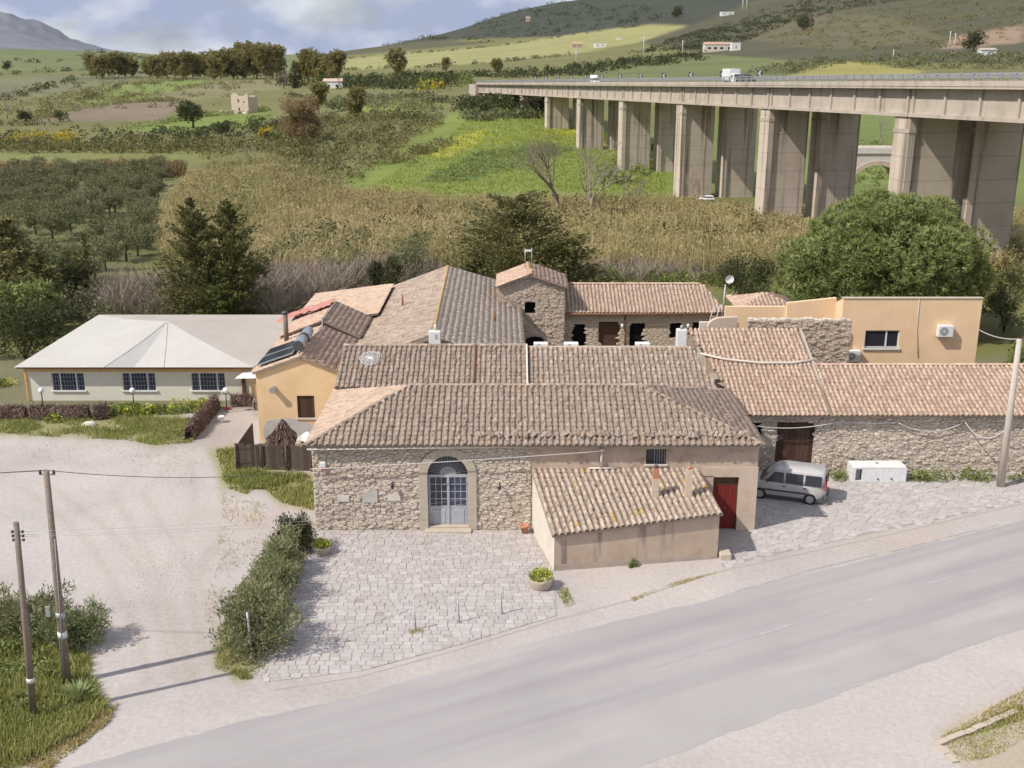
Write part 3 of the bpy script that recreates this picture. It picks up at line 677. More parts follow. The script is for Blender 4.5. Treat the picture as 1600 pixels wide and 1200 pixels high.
# the same wall goes on to the right under plaster
w = MB().wall_x(.93,12.0,0,4.5,YF,YF+.5,[(9.88,11.13,-.1,2.83),(6.53,7.5,3.5,4.27)])
w.box(11.5,YF+.5,0,12.0,58,4.5).box(-9.3,57.5,0,11.5,58,4.5)
pw = w.build('plaster_wall','plaster_stain',H1)
MB().box(11.13,YF-.04,0,12.04,YF,3.35).box(9.3,YF-.04,2.9,9.88,YF,3.35).box(9.88,YF-.04,2.83,11.13,YF,3.35).build('door_surround','plaster',pw)
# cornice and gutter under the eave
MB().box(-9.85,YF-.14,4.42,12.1,YF-.0,4.52).box(-9.8,YF-.07,4.33,12.05,YF-.0,4.42).build('cornice','dressed_stone',H1)
MB().tube([(-9.9,YF-.3,4.38),(-4,YF-.32,4.46),(.6,YF-.3,4.52)],.055,8).build('gutter','plaster_white',H1)
# roof: front, left hip, right hip, back
E0 = 4.62; RY, RZ = 53.55, 6.24
fl, frr, bl, br = (-9.95,49.0,E0),(12.2,49.0,E0),(-9.95,58.1,E0),(12.2,58.1,E0); r0, r1 = (-5.35,RY,RZ),(6.7,RY,RZ)
rf = roof_sheet(H1, [(fl,frr,r1,r0),(bl,fl,r0),(frr,br,r1),(br,bl,r0,r1)])
ft = tile_frames((fl,frr,r1,r0)); lay_tiles(ft, rf, 'tile_old', 300)
for f in ((bl,fl,r0),(frr,br,r1)): lay_tiles(tile_frames(f, row=.33), rf, 'tile_far', 0)
for a, b in ((r0,r1),(fl,r0),(frr,r1)): ridge_tiles(a, b, rf, 'tile_old')
# a loose second row of tiles along the eave, bedded crosswise
fr_ = []
for i in range(70):
    u = -1.5 + i*.19 + random.uniform(-.08,.08); m = np.eye(4); a = random.gauss(0,.5)
    m[:3,:3] = np.array(Matrix.Rotation(a,3,'Z') @ Matrix.Rotation(.36,3,'X')); m[:3,3] = (u, 49.45+random.uniform(-.15,.25), E0+.24); fr_.append(m)
A = np.array([m for m in fr_ if m[0,3] < 12]); A[:,:3,3] -= np.array(ORG[rf]); v, f = copies(TV, TF, A)
tag(link('loose_tiles', npmesh('loose_tiles', v, f, 'tile_old', rnd=np.repeat(RNG.random(len(A)), len(TV)), smooth=True), rf), kind='stuff')
# arched doorway: jamb blocks, voussoirs
for s in (-1, 1):
    z = 0
    for k, h in enumerate((.55,.62,.58,.6,.6)):
        x0, x1 = -3.15+s*.99, -3.15+s*1.42; MB().bbox(min(x0,x1), YF-.09, z+.005, max(x0,x1), YF+.3, z+h-.005, .012).build('jamb_stone','dressed_stone',wall1); z += h
for k in range(11):
    t0, t1 = math.pi*k/11+.004, math.pi*(k+1)/11-.004
    pts = [(-3.15+r*math.cos(t), YF-.09, 2.95+r*math.sin(t)) for r, t in ((.99,t0),(1.42,t0),(1.42,(t0+t1)/2),(1.42,t1),(.99,t1),(.99,(t0+t1)/2))]
    MB().prism(pts, (0,.39,0)).build('arch_stone','dressed_stone',wall1)
yd = YF+.22
dr = MB().box(-4.14,yd,2.72,-2.16,yd+.1,2.86).box(-3.2,yd-.01,.12,-3.1,yd+.1,2.72).box(-4.14,yd,.12,-4.05,yd+.1,2.72).box(-2.25,yd,.12,-2.16,yd+.1,2.72).build('arched_door','grey_paint',H1)
tag(dr, 'grey arched double door with glass panes and fanlight')
for x0 in (-4.05,-3.1):
    x1 = x0+.85
    MB().box(x0,yd+.03,.12,x1,yd+.08,1.15).box(x0,yd+.02,1.1,x1,yd+.09,1.18).box(x0+.12,yd+.012,.24,x1-.12,yd+.03,.98).build('door_panel','grey_paint',dr)
    for i in range(3):
        for j in range(4):
            a, c = x0+i*.85/3, 1.18+j*.385; MB().box(a+.02,yd+.05,c+.02,a+.85/3-.02,yd+.06,c+.365).build('pane','blue_glass' if x0 > -3.5 else 'dark_glass',dr)
    mb = MB()
    for i in range(4): mb.box(x0+i*.85/3-.016,yd+.03,1.18,x0+i*.85/3+.016,yd+.07,2.72)
    for j in range(5): mb.box(x0,yd+.034,1.18+j*.385-.014,x0+.85,yd+.066,1.18+j*.385+.014)
    mb.build('glazing_bars','grey_paint',dr)
mb = MB(); n = 24
mb.prism([(-3.15+.985*math.cos(math.pi*i/n), yd+.08, 2.87+1.05*math.sin(math.pi*i/n)) for i in range(n+1)], (0,.02,0)); mb.build('fanlight_glass','dark_glass',dr)
for i in range(1, 18):
    t = math.pi*i/18; MB().tube([(-3.15+.42*math.cos(t),yd+.04,2.87+.42*math.sin(t)),(-3.15+.98*math.cos(t),yd+.04,2.87+1.03*math.sin(t))],.014,4).build('fanlight_bar','grey_paint',dr)
MB().prism([(-3.15+.42*math.cos(math.pi*i/12), yd+.03, 2.86+.42*math.sin(math.pi*i/12)) for i in range(13)], (0,.04,0)).build('fanlight_boss','grey_paint_dark',dr)
MB().tube([(-3.02,yd-.03,1.05),(-3.02,yd-.07,1.05),(-2.92,yd-.07,1.05)],.014,6).build('handle','van_trim',dr)
MB().bbox(-4.3,YF-.45,.03,-2.0,YF-.0,.12,.02).bbox(-4.14,YF-.05,.12,-2.16,YF+.3,.2,.01).build('door_step','dressed_stone',H1)
# red door, small window, wall fittings
rdo = MB().box(9.88,YF+.14,0,9.95,YF+.2,2.8).box(11.06,YF+.14,0,11.13,YF+.2,2.8).box(9.88,YF+.14,2.36,11.13,YF+.2,2.44).box(9.88,YF+.16,2.44,11.13,YF+.18,2.8).build('red_door','brown_wood',H1)
for k in range(6):
    x = 9.95+k*.185; MB().box(x+.004,YF+.15,.03,x+.181,YF+.19,2.36).build('door_plank','red_door',rdo)
MB().lathe((10.56,YF+.13,1.1),[(.03,0),(.035,.02),(.03,.05)],8).build('door_knob','steel',rdo)
wi = MB().box(6.53,YF+.2,3.5,7.5,YF+.24,4.27).build('window','dark_glass',H1)
for x in (6.95,7.08,7.2,7.32,7.44): MB().box(x-.014,YF+.1,3.5,x+.014,YF+.13,4.27).build('window_bar','plastic_grey',wi)
MB().box(6.45,YF-.08,3.42,7.58,YF+.1,3.5).build('window_sill','plaster_white',wi)
pp = MB().tube([(4.35,YF-.12,4.28),(4.35,YF-.12,3.36)],.06,8).tube([(3.75,YF-.12,3.33),(5.1,YF-.12,3.33)],.05,8).build('drain_pipe','plaster_white',H1)
MB().lathe((4.35,YF-.12,4.2),[(.07,0),(.12,.06),(.13,.16),(.1,.18)],10).build('hopper','plaster_white',pp)
for x0, x1, z0, z1, m_, l in ((-8.62,-8.02,1.55,1.86,'plaster_white','pale plaque left of the arched door'),(-7.35,-6.62,1.5,2.08,'grey_patch','grey square plaque'),(-6.12,-5.5,1.6,1.92,'plaster_white','pale plaque nearest the arched door')):
    pl = MB().box(x0,YF-.08,z0,x1,YF-.02,z1).build('plaque',m_,wall1); pl['label'] = l
ab = MB().bbox(-9.35,YF-.16,3.3,-9.08,YF-.02,3.62,.02).build('alarm_box','plastic_white',H1)
MB().box(-9.34,YF-.165,3.29,-9.09,YF-.02,3.38).build('alarm_lamp','red_plastic',ab)
for x, z in ((-5.85,2.35),(-.62,2.3)):
    lp = MB().tube([(x,YF-.02,z),(x,YF-.12,z+.22),(x,YF-.25,z+.22)],.02,5).tube([(x,YF-.02,z-.1),(x,YF-.02,z+.25)],.03,5).build('wall_lamp','van_trim',H1)
    MB().lathe((x,YF-.27,z-.06),[(.05,0),(.09,.18),(.03,.26)],6).build('lantern','dark_glass',lp)

# ---- lean-to in front of it
an = [(1.0,49.38),(1.92,44.92),(9.62,46.2),(9.05,49.38)]
H2 = thing('lean_to', (5.4,47,0), 'small plastered lean-to with sloping tile roof and two chimneys beside the road', 'outbuilding')
ez0, ez1 = gy(853,835,44.9).z+.02, gy(1122,803,46.1).z+.05; TZ = 3.2
mb = MB()
def wall_seg(mb, a, b, za, zb, th=.25, z0=0):
    a = Vector(a); b = Vector(b); n = Vector((-(b-a).y, (b-a).x)).normalized()*th
    c = [(a.x,a.y,z0),(b.x,b.y,z0),(b.x,b.y,zb),(a.x,a.y,za)]; return mb.prism(c, (n.x,n.y,0))
wall_seg(mb, an[1], an[2], ez0-.05, ez1-.05); mb.build('front_wall','plaster_streak',H2)
wall_seg(MB(), an[0], an[1], TZ-.06, ez0-.05).build('left_wall','plaster_white',H2)
wall_seg(MB(), an[2], an[3], ez1-.05, TZ-.06).build('right_wall','plaster_stain',H2)
wall_seg(MB(), (an[1][0]-.01,an[1][1]-.03), (an[2][0]-.01,an[2][1]-.03), .32, .2, .02).build('damp_plinth','mortar',H2)
A_ = (an[1][0]-.1,an[1][1]-.2,ez0-.02); B_ = (an[2][0]+.12,an[2][1]-.2,ez1-.02); C_ = (9.12,49.38,TZ+.03); D_ = (.92,49.38,TZ+.03)
rf2 = roof_sheet(H2, [(A_,B_,C_),(A_,C_,D_)], th=.1)
# frames follow the slope between the ruled edges
fr_ = []; nc, nr = 28, 13
for i in range(nc):
    for j in range(nr):
        def pt(u, v): return Vector(A_).lerp(Vector(B_),u).lerp(Vector(D_).lerp(Vector(C_),u), v)
        u = (i+.5)/nc; v = j/nr; o = pt(u,v); Yv = (pt(u,v+.03)-o).normalized(); X = (pt(u+.02,v)-o).normalized(); Z = X.cross(Yv).normalized(); X = Yv.cross(Z)
        a = random.gauss(0,.04); X2 = X*math.cos(a)+Yv*math.sin(a); Y2 = Yv*math.cos(a)-X*math.sin(a); Y2 = (Y2-Z*.05).normalized()
        m = np.eye(4); k = random.uniform(.95,1.08); m[:3,0] = X2*k; m[:3,1] = Y2*k; m[:3,2] = Z*k; m[:3,3] = o+Z*(.02+random.uniform(0,.015))+X*random.gauss(0,.01); fr_.append(m)
lich = [m for m in fr_ if random.random() < .035]; lay_tiles([m for m in fr_ if not any(m is q for q in lich)], rf2, 'tile_lean', 300); lay_tiles(lich, rf2, 'tile_lichen', 40)
for x, y, h, b in ((6.75,47.35,1.75,'rust'),(8.3,47.3,1.72,'plaster')):
    zb = 2.35
    ch = MB().box(x-.15,y-.15,zb-.4,x+.15,y+.15,zb+h-.5).build('chimney','plaster',H2)
    MB().box(x-.14,y-.14,zb+h-.5,x+.14,y+.14,zb+h).build('chimney_top','terracotta' if b == 'rust' else 'plaster',ch)
    MB().bbox(x-.26,y-.3,zb-.45,x+.26,y+.24,zb-.16,.06).build('flashing','concrete',ch)
    MB().lathe((x,y,zb+h),[(.11,0),(.1,.14)],8).build('chimney_pot','van_trim' if b == 'rust' else 'terracotta',ch)
MB().bbox(9.7,45.95,0,10.25,46.55,.35,.04).build('corner_block','dressed_stone',H2)

# ---- the two roofs behind it
for nm, x0, x1, rz, lab in (('row_house',-9.85,.9,6.36,'long tile roofed row house behind the stone house, darker left half'),('row_house',.98,10.9,6.2,'tile roofed row house behind the stone house, paler right half with air conditioners above')):
    h = thing(nm, ((x0+x1)/2,60,0), lab, 'house'); ev = rz-1.38; e0,e1,q1,q0 = (x0,57.35,ev),(x1 + (.6 if x1 > 5 else 0),57.35,ev),(x1-(.4 if x1 > 5 else 0),61.2,rz),(x0,61.2,rz)
    MB().box(x0,57.6,0,x1-.2,62.9,ev-.02).prism([(x0,57.8,ev-.05),(x0,61.2,rz-.12),(x0,63,ev+.5),(x0,63,ev-.05)],(.3,0,0)).prism([(x1-.5,57.8,ev-.05),(x1-.5,61.2,rz-.12),(x1-.5,63,ev+.5),(x1-.5,63,ev-.05)],(.3,0,0)).build('wall','plaster',h)
    rr = roof_sheet(h, [(e0,e1,q1,q0),((x1-.4,63.1,rz-.7),(x0,63.1,rz-.7),q0,q1)])
    lay_tiles(tile_frames((e0,e1,q1,q0), pitch=.29), rr, 'tile_old' if x0 < 0 else 'tile_mid', 300)
    if x0 < 0:
        ridge_tiles(q0, q1, rr, 'tile_old')
        MB().box(.78,57.4,ev-.05,.97,61.2,ev+.1).prism([(.8,57.35,ev-.1),(.8,61.2,rz-.1),(.8,61.2,rz+.12),(.8,57.35,ev+.12)],(.1,0,0)).build('verge_board','plaster_white',h)
        MB().tube([(-2.15,57.6,ev+.24),(-2.15,61.1,rz+.1)],.05,5).build('red_pipe','rust',rr)
    else: MB().box(x0,61.22,rz-1,x1-.6,61.42,rz+.1).build('parapet','plaster',h)

# ---- right shed roof and long barn
H4 = thing('stone_shed', (15,61,0), 'stone shed with steep pink tile roof and brown barn door behind the van', 'house')
w = MB().wall_x(12.4,18.1,0,3.5,57.22,57.7,[(14.83,16.98,-.1,3.0),(13.1,14.0,2.0,2.95)]); w.box(12.4,57.7,0,12.8,65.3,3.5).box(17.3,57.7,0,17.7,65.3,3.5)
w4 = w.build('stone_wall','mortar',H4)
pieces(cells(12.4,18.1,0,3.45,.3,.155,gap=.024,jit=.45,keep=lambda u,v: not (14.8<u<17.0 and v<3.0) and not (13.1<u<14 and 2<v<2.95)), frX(57.22), .05, w4,'wall_stone','wall_stones','stone',djit=.8,limit=160)
d4 = MB().box(14.83,57.45,0,16.98,57.5,.12).box(14.83,57.45,2.9,16.98,57.5,3.0).build('barn_door','brown_wood',H4)
for k in range(9):
    x = 14.83+k*2.15/9; MB().box(x+.006,57.46,.1,x+2.15/9-.006,57.5,2.95).build('door_plank','brown_wood',d4)
for z in (.6,1.6,2.5): MB().box(14.9,57.43,z,16.9,57.462,z+.12).build('door_rail','brown_wood',d4)
MB().box(13.1,57.5,2.0,14.0,57.55,2.95).build('window','black_void',H4)
RA = [(12.9,56.8,3.52),(17.75,56.8,3.52),(17.6,64.8,6.4),(10.9,64.8,6.4)]
r4 = roof_sheet(H4, [RA, [(17.6,66.5,5.8),(10.9,66.5,5.8),(10.9,64.8,6.4),(17.6,64.8,6.4)]])
lay_tiles(tile_frames(RA, pitch=.27, row=.36), r4, 'tile_pink', 300)
MB().prism([(17.68,57.5,3.5),(17.68,64.7,6.1),(17.68,64.7,6.56),(17.68,61.5,5.36)],(.12,0,0)).build('verge','concrete',r4)
MB().tube([(11.2,62.2,5.62),(12.5,61.6,5.45),(14.5,61.3,5.3),(16.5,61.3,5.3),(18.0,61.6,5.42)],.07,6).build('conduit','plaster_white',H4)
H5 = thing('stone_barn', (24,59,0), 'long stone barn with tile roof at right, fridge lying before its wall', 'barn')
w5 = MB().box(18.1,57.22,0,40,57.7,3.5).box(18.1,62,0,40,62.4,4.6).build('stone_wall','mortar',H5)
pieces(cells(18.1,33,0,3.45,.31,.155,gap=.024,jit=.46), frX(57.22), .05, w5,'wall_stone','wall_stones','stone',djit=.8)
MB().box(18.1,57.14,3.32,40,57.25,3.5).build('eave_band','plaster',H5)
RB = [(17.8,56.8,3.52),(40,56.8,3.52),(40,61.35,5.13),(17.8,61.35,5.13)]; RB2 = [(40,65,3.9),(17.8,65,3.9),(17.8,61.35,5.13),(40,61.35,5.13)]
r5 = roof_sheet(H5, [RB, RB2]); RBt = [(17.8,56.8,3.52),(31,56.8,3.52),(30.4,61.35,5.13),(17.8,61.35,5.13)]
lay_tiles(tile_frames(RBt, pitch=.28, row=.34), r5, 'tile_pink', 300); ridge_tiles((17.8,61.35,5.13),(31,61.35,5.13), r5, 'tile_pink')

# ---- the yellow gabled house
H6 = thing('yellow_house', (-12.6,66,0), 'small yellow plastered gable house with brown shuttered window and solar water heater on its roof', 'house')
y0 = 62.3; prof = [(-15.4,0),(-10.45,0),(-10.45,4.5),(-12.6,5.35),(-15.4,4.42)]
wx = [(-13.0,-11.95,1.55,2.95)]
mb = MB(); mb.wall_x(-15.4,-10.45,0,4.4,y0,y0+.35,wx); mb.prism([(-15.4,y0,4.4),(-10.45,y0,4.4),(-10.45,y0,4.5),(-12.6,y0,5.36),(-15.4,y0,4.43)],(0,.35,0))
mb.box(-15.4,y0+.35,0,-15.0,69.8,4.4).box(-10.85,y0+.35,0,-10.45,69.8,4.45); mb.build('wall','yellow_plaster',H6)
MB().prism([(-15.05+.4*0,y0-.012,.0),(-10.5,y0-.012,0),(-10.5,y0-.012,1.25),(-12.0,y0-.012,1.1),(-13.6,y0-.012,1.55),(-14.9,y0-.012,1.35),(-15.2,y0-.012,.7)],(0,.02,0)).build('bare_render_patch','grey_patch',H6)
sh = MB().box(-13.0,y0+.12,1.55,-11.95,y0+.16,1.62).build('shutter','brown_wood',H6)
for k in range(6): MB().box(-13.0+k*.175+.005,y0+.1,1.56,-13.0+(k+1)*.175-.005,y0+.15,2.94).build('shutter_board','brown_wood',sh)
MB().box(-13.1,y0-.08,1.46,-11.85,y0+.1,1.55).build('window_sill','plaster_white',H6)
gl = MB().tube([(-14.35,y0,3.42),(-14.35,y0-.4,3.42)],.17,10).build('vent_pipe','galvanised',H6); MB().tube([(-14.35,y0-.38,3.42),(-14.35,y0-.44,3.42)],.2,10).build('pipe_cap','steel',gl)
fa = [(-15.55,y0-.15,4.42),(-15.55,69.9,4.42),(-12.6,69.9,5.45),(-12.6,y0-.15,5.45)]; fb = [(-10.3,69.9,4.5),(-10.3,y0-.15,4.5),(-12.6,y0-.15,5.45),(-12.6,69.9,5.45)]
r6 = roof_sheet(H6,[fa,fb]); lay_tiles(tile_frames([fa[1],fa[0],fa[3],fa[2]]),r6,'tile_far',0); lay_tiles(tile_frames(fb),r6,'tile_pink',0); ridge_tiles((-12.6,y0-.15,5.45),(-12.6,69.9,5.45),r6,'tile_far')
fl6 = MB().tube([(-14.75,68.6,4.6),(-14.75,68.6,6.55)],.16,8).build('flue','pole_wood',H6); MB().lathe((-14.75,68.6,6.55),[(.2,0),(.24,.1),(.1,.2)],8).build('flue_cap','van_trim',fl6)
# solar heater: two collectors on the left slope, tank at the ridge
SH = thing('solar_water_heater', (-13.3,65,4.8), 'solar water heater with two dark panels and silver tank on the yellow house roof', 'solar heater')
U6 = Vector((2.95,0,1.03)).normalized(); N6 = Vector((-1.03,0,2.95)).normalized()
for k in range(2):
    a = Vector((-15.35, 62.5+k*2.0, 4.5)) + N6*.22 + U6*.1
    p = [a, a+Vector((0,1.75,0)), a+Vector((0,1.75,0))+U6*2.35, a+U6*2.35]
    pn = MB().prism([tuple(q) for q in p], tuple(N6*.09)).build('collector','plastic_grey',SH)
    q = [a+Vector((0,.05,0))+U6*.05+N6*.092, a+Vector((0,1.7,0))+U6*.05+N6*.092, a+Vector((0,1.7,0))+U6*2.3+N6*.092, a+Vector((0,.05,0))+U6*2.3+N6*.092]
    MB().quad(*[tuple(x) for x in q]).build('collector_glass','solar_blue',pn)
for k in range(2):
    y = 62.7+k*2.05; tk = MB().tube([(-12.85,y,5.95),(-12.85,y+.06,5.95),(-12.85,y+1.6,5.95),(-12.85,y+1.66,5.95)],[.2,.33,.33,.22],16).build('tank','tank_silver',SH)
    MB().tube([(-12.85,y-.03,5.95),(-12.85,y+.02,5.95)],[.3,.335],16).build('tank_end','van_trim',tk)
MB().tube([(-12.6,62.8,5.4),(-12.6,62.8,5.9)],.03,5).tube([(-12.6,66,5.4),(-12.6,66,5.9)],.03,5).tube([(-12.5,66.4,5.7),(-12.2,67.5,5.8),(-12.4,69,6.1)],.05,5).build('stand','galvanised',SH)

# ---- low roofs behind it
H7 = thing('back_shed', (-12.6,72.5,0), 'low tile roofed shed behind the solar heater, red netting on one slope', 'shed')
MB().box(-15.2,70,0,-10.2,75.2,4.6).prism([(-15.2,70,4.6),(-10.2,70,4.6),(-12.5,70,5.75)],(0,.3,0)).build('wall','plaster',H7)
fa = [(-15.4,75.3,4.75),(-15.4,69.7,4.75),(-12.5,69.7,5.86),(-12.5,75.3,5.86)]; fb = [(-10.05,69.7,4.7),(-10.05,75.3,4.7),(-12.5,75.3,5.86),(-12.5,69.7,5.86)]
r7 = roof_sheet(H7,[fa,fb]); lay_tiles(tile_frames(fa),r7,'tile_pink',0); lay_tiles(tile_frames(fb),r7,'tile_far',0); ridge_tiles((-12.5,69.7,5.88),(-12.5,75.3,5.88),r7,'tile_old')
v = []; f = []; nx, ny = 14, 14
for i in range(nx+1):
    for j in range(ny+1):
        s_, t_ = i/nx, j/ny; x = -16.5+3.9*s_; z = 4.5+1.36*s_+.18+random.uniform(0,.14); v.append((x, 73.4+t_*2.3+math.sin(s_*5)*.2, z-.5*max(0,t_-.85)))
for i in range(nx):
    for j in range(ny):
        if random.random() < .92: f.append((i*(ny+1)+j, i*(ny+1)+j+1, (i+1)*(ny+1)+j+1, (i+1)*(ny+1)+j))
M('red_net', [(.42,.16,.13),(.52,.24,.2),(.45,.14,.13)], ns=3, rnd=0, bump=.4, bs=10)
me = MB(); me.add(v, f, True); tag(me.build('red_netting','red_net', org=(-14.5,74,4.5)), 'faded red netting thrown over the shed roof behind the flue', 'netting')
H7b = thing('rear_outbuilding', (-12.5,80,0), 'low pale roofed outbuilding left of the large hall', 'shed')
MB().box(-15.6,75.5,0,-9.8,85.5,4.2).build('wall','plaster',H7b)
fa = [(-15.8,85.8,4.2),(-15.8,75.4,4.2),(-9.6,75.4,5.0),(-9.6,85.8,5.0)]; r7 = roof_sheet(H7b,[fa]); lay_tiles(tile_frames(fa),r7,'tile_far',0)

# ---- large hall with the ridge running away from the camera
H8 = thing('large_hall', (-4.9,75,0), 'large hall with long weathered gable roof and orange lichened ridge', 'hall')
MB().box(-10,64.2,0,.6,86.5,4.4).prism([(-10,63.9,4.4),(.6,63.9,4.4),(-4.85,63.9,6.1)],(0,.4,0)).box(-10,63.9,0,.6,64.3,4.4).build('wall','plaster',H8)
ra, rb = (-4.85,63.6,6.26),(-5.2,87,6.26)
fa = [(-10.4,87,4.35),(-10.2,63.6,4.45),ra,rb]; fb = [(.85,63.6,4.55),(.6,87,4.55),rb,ra]
r8 = roof_sheet(H8,[fa,fb],th=.15); lay_tiles(tile_frames(fa,pitch=.3,row=.4,jit=1.5),r8,'tile_mid',0,zmul=.6); lay_tiles(tile_frames(fb,pitch=.26,row=.4,jit=1.5),r8,'tile_hall_lit',0,zmul=.25)  # right slope coloured paler than the left to even out the sunlight
ridge_tiles(ra,rb,r8,'tile_lichen',w=1.1)
for x, y in ((-7.9,76.5),(-1.2,72.5)):
    z = 6.26-abs(x+4.9)*.33; MB().tube([(x,y,z-.1),(x,y,z+.85)],.07,6).build('roof_vent','rust',H8)
wt = thing('roof_cabinet', (-4.6,63.2,6), 'small white cabinet at the lower ridge end of the large hall roof', 'cabinet')
MB().bbox(-5.0,63.0,5.75,-4.3,63.5,6.75,.03).build('body','plastic_white',wt); MB().tube([(-4.6,63.2,6.75),(-4.6,63.2,7.15)],.06,6).build('spout','plastic_white',wt)
MB().box(-4.6,62.985,6.3,-4.5,63.0,6.6).build('latch','plastic_grey',wt)

# ---- tower with gable, rear house
H9 = thing('stone_tower', (1.1,81,0), 'square rubble stone tower with small dark window and low gable roof', 'tower')
tx0, tx1, ty = -.95, 3.95, 79.2
w9 = MB().wall_x(tx0,tx1,0,6.25,ty,ty+.4,[(.95,1.75,4.15,5.0)]).prism([(tx0,ty,6.25),(tx1,ty,6.25),(1.35,ty,7.0)],(0,.4,0)).box(tx0,ty+.4,0,tx0+.4,83.2,6.25).box(tx1-.4,ty+.4,0,tx1,83.2,6.25).build('wall','mortar',H9)
pieces(cells(tx0,tx1,1.2,6.95,.38,.22,gap=.035,jit=.46,keep=lambda u,v: (v < 6.2 or v < 6.95-abs(u-1.35)*.3) and not (.85<u<1.85 and 4.05<v<5.1)), frX(ty), .05, w9,'wall_stone','wall_stones','stone_far',limit=0,djit=.8)
MB().box(.95,ty+.25,4.15,1.75,ty+.3,5.0).build('window','black_void',H9)
MB().box(.7,ty-.04,5.0,2.0,ty+.2,5.16).box(.75,ty-.05,4.02,1.95,ty+.25,4.15).box(.72,ty-.04,4.15,.95,ty+.2,5.0).box(1.75,ty-.04,4.15,1.98,ty+.2,5.0).build('window_surround','dressed_stone',H9)
fa = [(tx0-.2,83.6,6.2),(tx0-.2,ty-.3,6.2),(1.35,ty-.3,7.12),(1.2,83.6,7.12)]; fb = [(tx1+.2,ty-.3,6.2),(tx1+.2,83.6,6.2),(1.2,83.6,7.12),(1.35,ty-.3,7.12)]
r9 = roof_sheet(H9,[fa,fb]); lay_tiles(tile_frames(fa),r9,'tile_pink',0); lay_tiles(tile_frames(fb),r9,'tile_pink',0); ridge_tiles((1.35,ty-.3,7.14),(1.2,83.6,7.14),r9,'tile_lichen')
for x, h in ((1.0,1.5),(1.5,1.55)):
    a9 = MB().tube([(x,81.5,7.05),(x,81.5,7.1+h)],.035,6).build('antenna_mast','galvanised',H9)
MB().box(1.0,81.4,8.4,1.5,81.5,8.55).build('antenna_panel','plastic_white',H9)
buttress = MB(); n = 10   # sloping wall that runs down from the hall to the courtyard
pts = [(-.3,78.4,5.6)]
for i in range(n+1): t = i/n; pts.append((-.3+5.8*t, 78.4, 5.5-4.2*math.sin(t*math.pi/2)**.8))
pts += [(5.6,78.4,0),(-.3,78.4,0)]
wb = buttress.prism(pts[1:], (0,.45,0)).build('curved_wall','mortar',H9)
pieces(cells(-.3,5.5,.2,5.4,.36,.2,gap=.03,jit=.46,keep=lambda u,v: v < 5.3-4.2*math.sin(min(1,(u+.3)/5.8)*math.pi/2)**.8 and not (1.0<u<2.5 and v<2.4)), frX(78.4), .05, wb,'wall_stone','wall_stones','stone_far',limit=0)
MB().box(1.0,78.33,0,2.4,78.37,2.2).prism([(1.7+.7*math.cos(math.pi*i/8),78.33,2.2+.35*math.sin(math.pi*i/8)) for i in range(9)],(0,.04,0)).build('dark_doorway','black_void',H9)
H10 = thing('rear_house', (10,82,0), 'rear stone house with pink tile roof and dark doorways across the courtyard', 'house')
hy = 80.0; holes = [(4.55,5.65,0,3.1),(6.6,8.2,0,3.3),(8.95,10.1,0,3.2),(12.0,13.0,2.0,3.2),(13.7,14.7,2.4,3.25)]
w10 = MB().wall_x(3.6,16,0,4.05,hy,hy+.4,holes).box(15.6,hy+.4,0,16,86.5,4.05).build('wall','mortar',H10)
pieces(cells(3.6,16,1.0,4.0,.4,.22,gap=.035,jit=.46,keep=lambda u,v: not any(h[0]<u<h[1] and h[2]<v<h[3] for h in holes)), frX(hy), .05, w10,'wall_stone','wall_stones','stone_far',limit=0)
for i, h in enumerate(holes):
    o = MB().box(h[0],hy+.2,h[2],h[1],hy+.25,h[3]).build('doorway' if i < 3 else 'window','black_void' if i != 1 else 'brown_wood',H10)
    MB().box(h[0]-.05,hy-.03,h[3],h[1]+.05,hy+.1,h[3]+.15).build('lintel','dressed_stone',o)
fa = [(3.6,hy-.45,4.08),(16.2,hy-.45,4.08),(15.0,83.4,5.48),(3.6,83.4,5.48)]; fb = [(16.2,87,4.1),(3.6,87,4.1),(3.6,83.4,5.48),(15.0,83.4,5.48)]
r10 = roof_sheet(H10,[fa,fb,[(16.2,hy-.45,4.08),(16.2,87,4.1),(15.0,83.4,5.48)]]); lay_tiles(tile_frames(fa,pitch=.29,row=.36),r10,'tile_pink',0); ridge_tiles((3.6,83.4,5.5),(15.0,83.4,5.5),r10,'tile_pink')
MB().tube([(3.8,hy-.5,4.0),(16.1,hy-.5,4.0)],.06,6).tube([(8.6,hy-.1,4.0),(8.6,hy-.1,1)],.05,6).build('gutter','rust',H10)
for x in (8.35,13.35):
    lp = MB().tube([(x,hy-.02,3.1),(x,hy-.3,3.2)],.02,4).build('wall_lamp','van_trim',H10); MB().lathe((x,hy-.3,2.85),[(.08,0),(.13,.25),(.04,.36)],6).build('lantern','plastic_white',lp)
ld = thing('ladder', (14.9,79.3,2), 'pale metal ladder leaning on the right end of the rear house roof', 'ladder')
for s in (0,.45): MB().tube([(14.35+s,79.0,1.6),(15.2+s,79.5,4.7)],.035,5).build('rail','wire_pale',ld)
for k in range(9): t = (k+.5)/9; MB().tube([(14.35+.85*t,79.0+.5*t,1.6+3.1*t),(14.8+.85*t,79.0+.5*t,1.6+3.1*t)],.025,4).build('rung','wire_pale',ld)

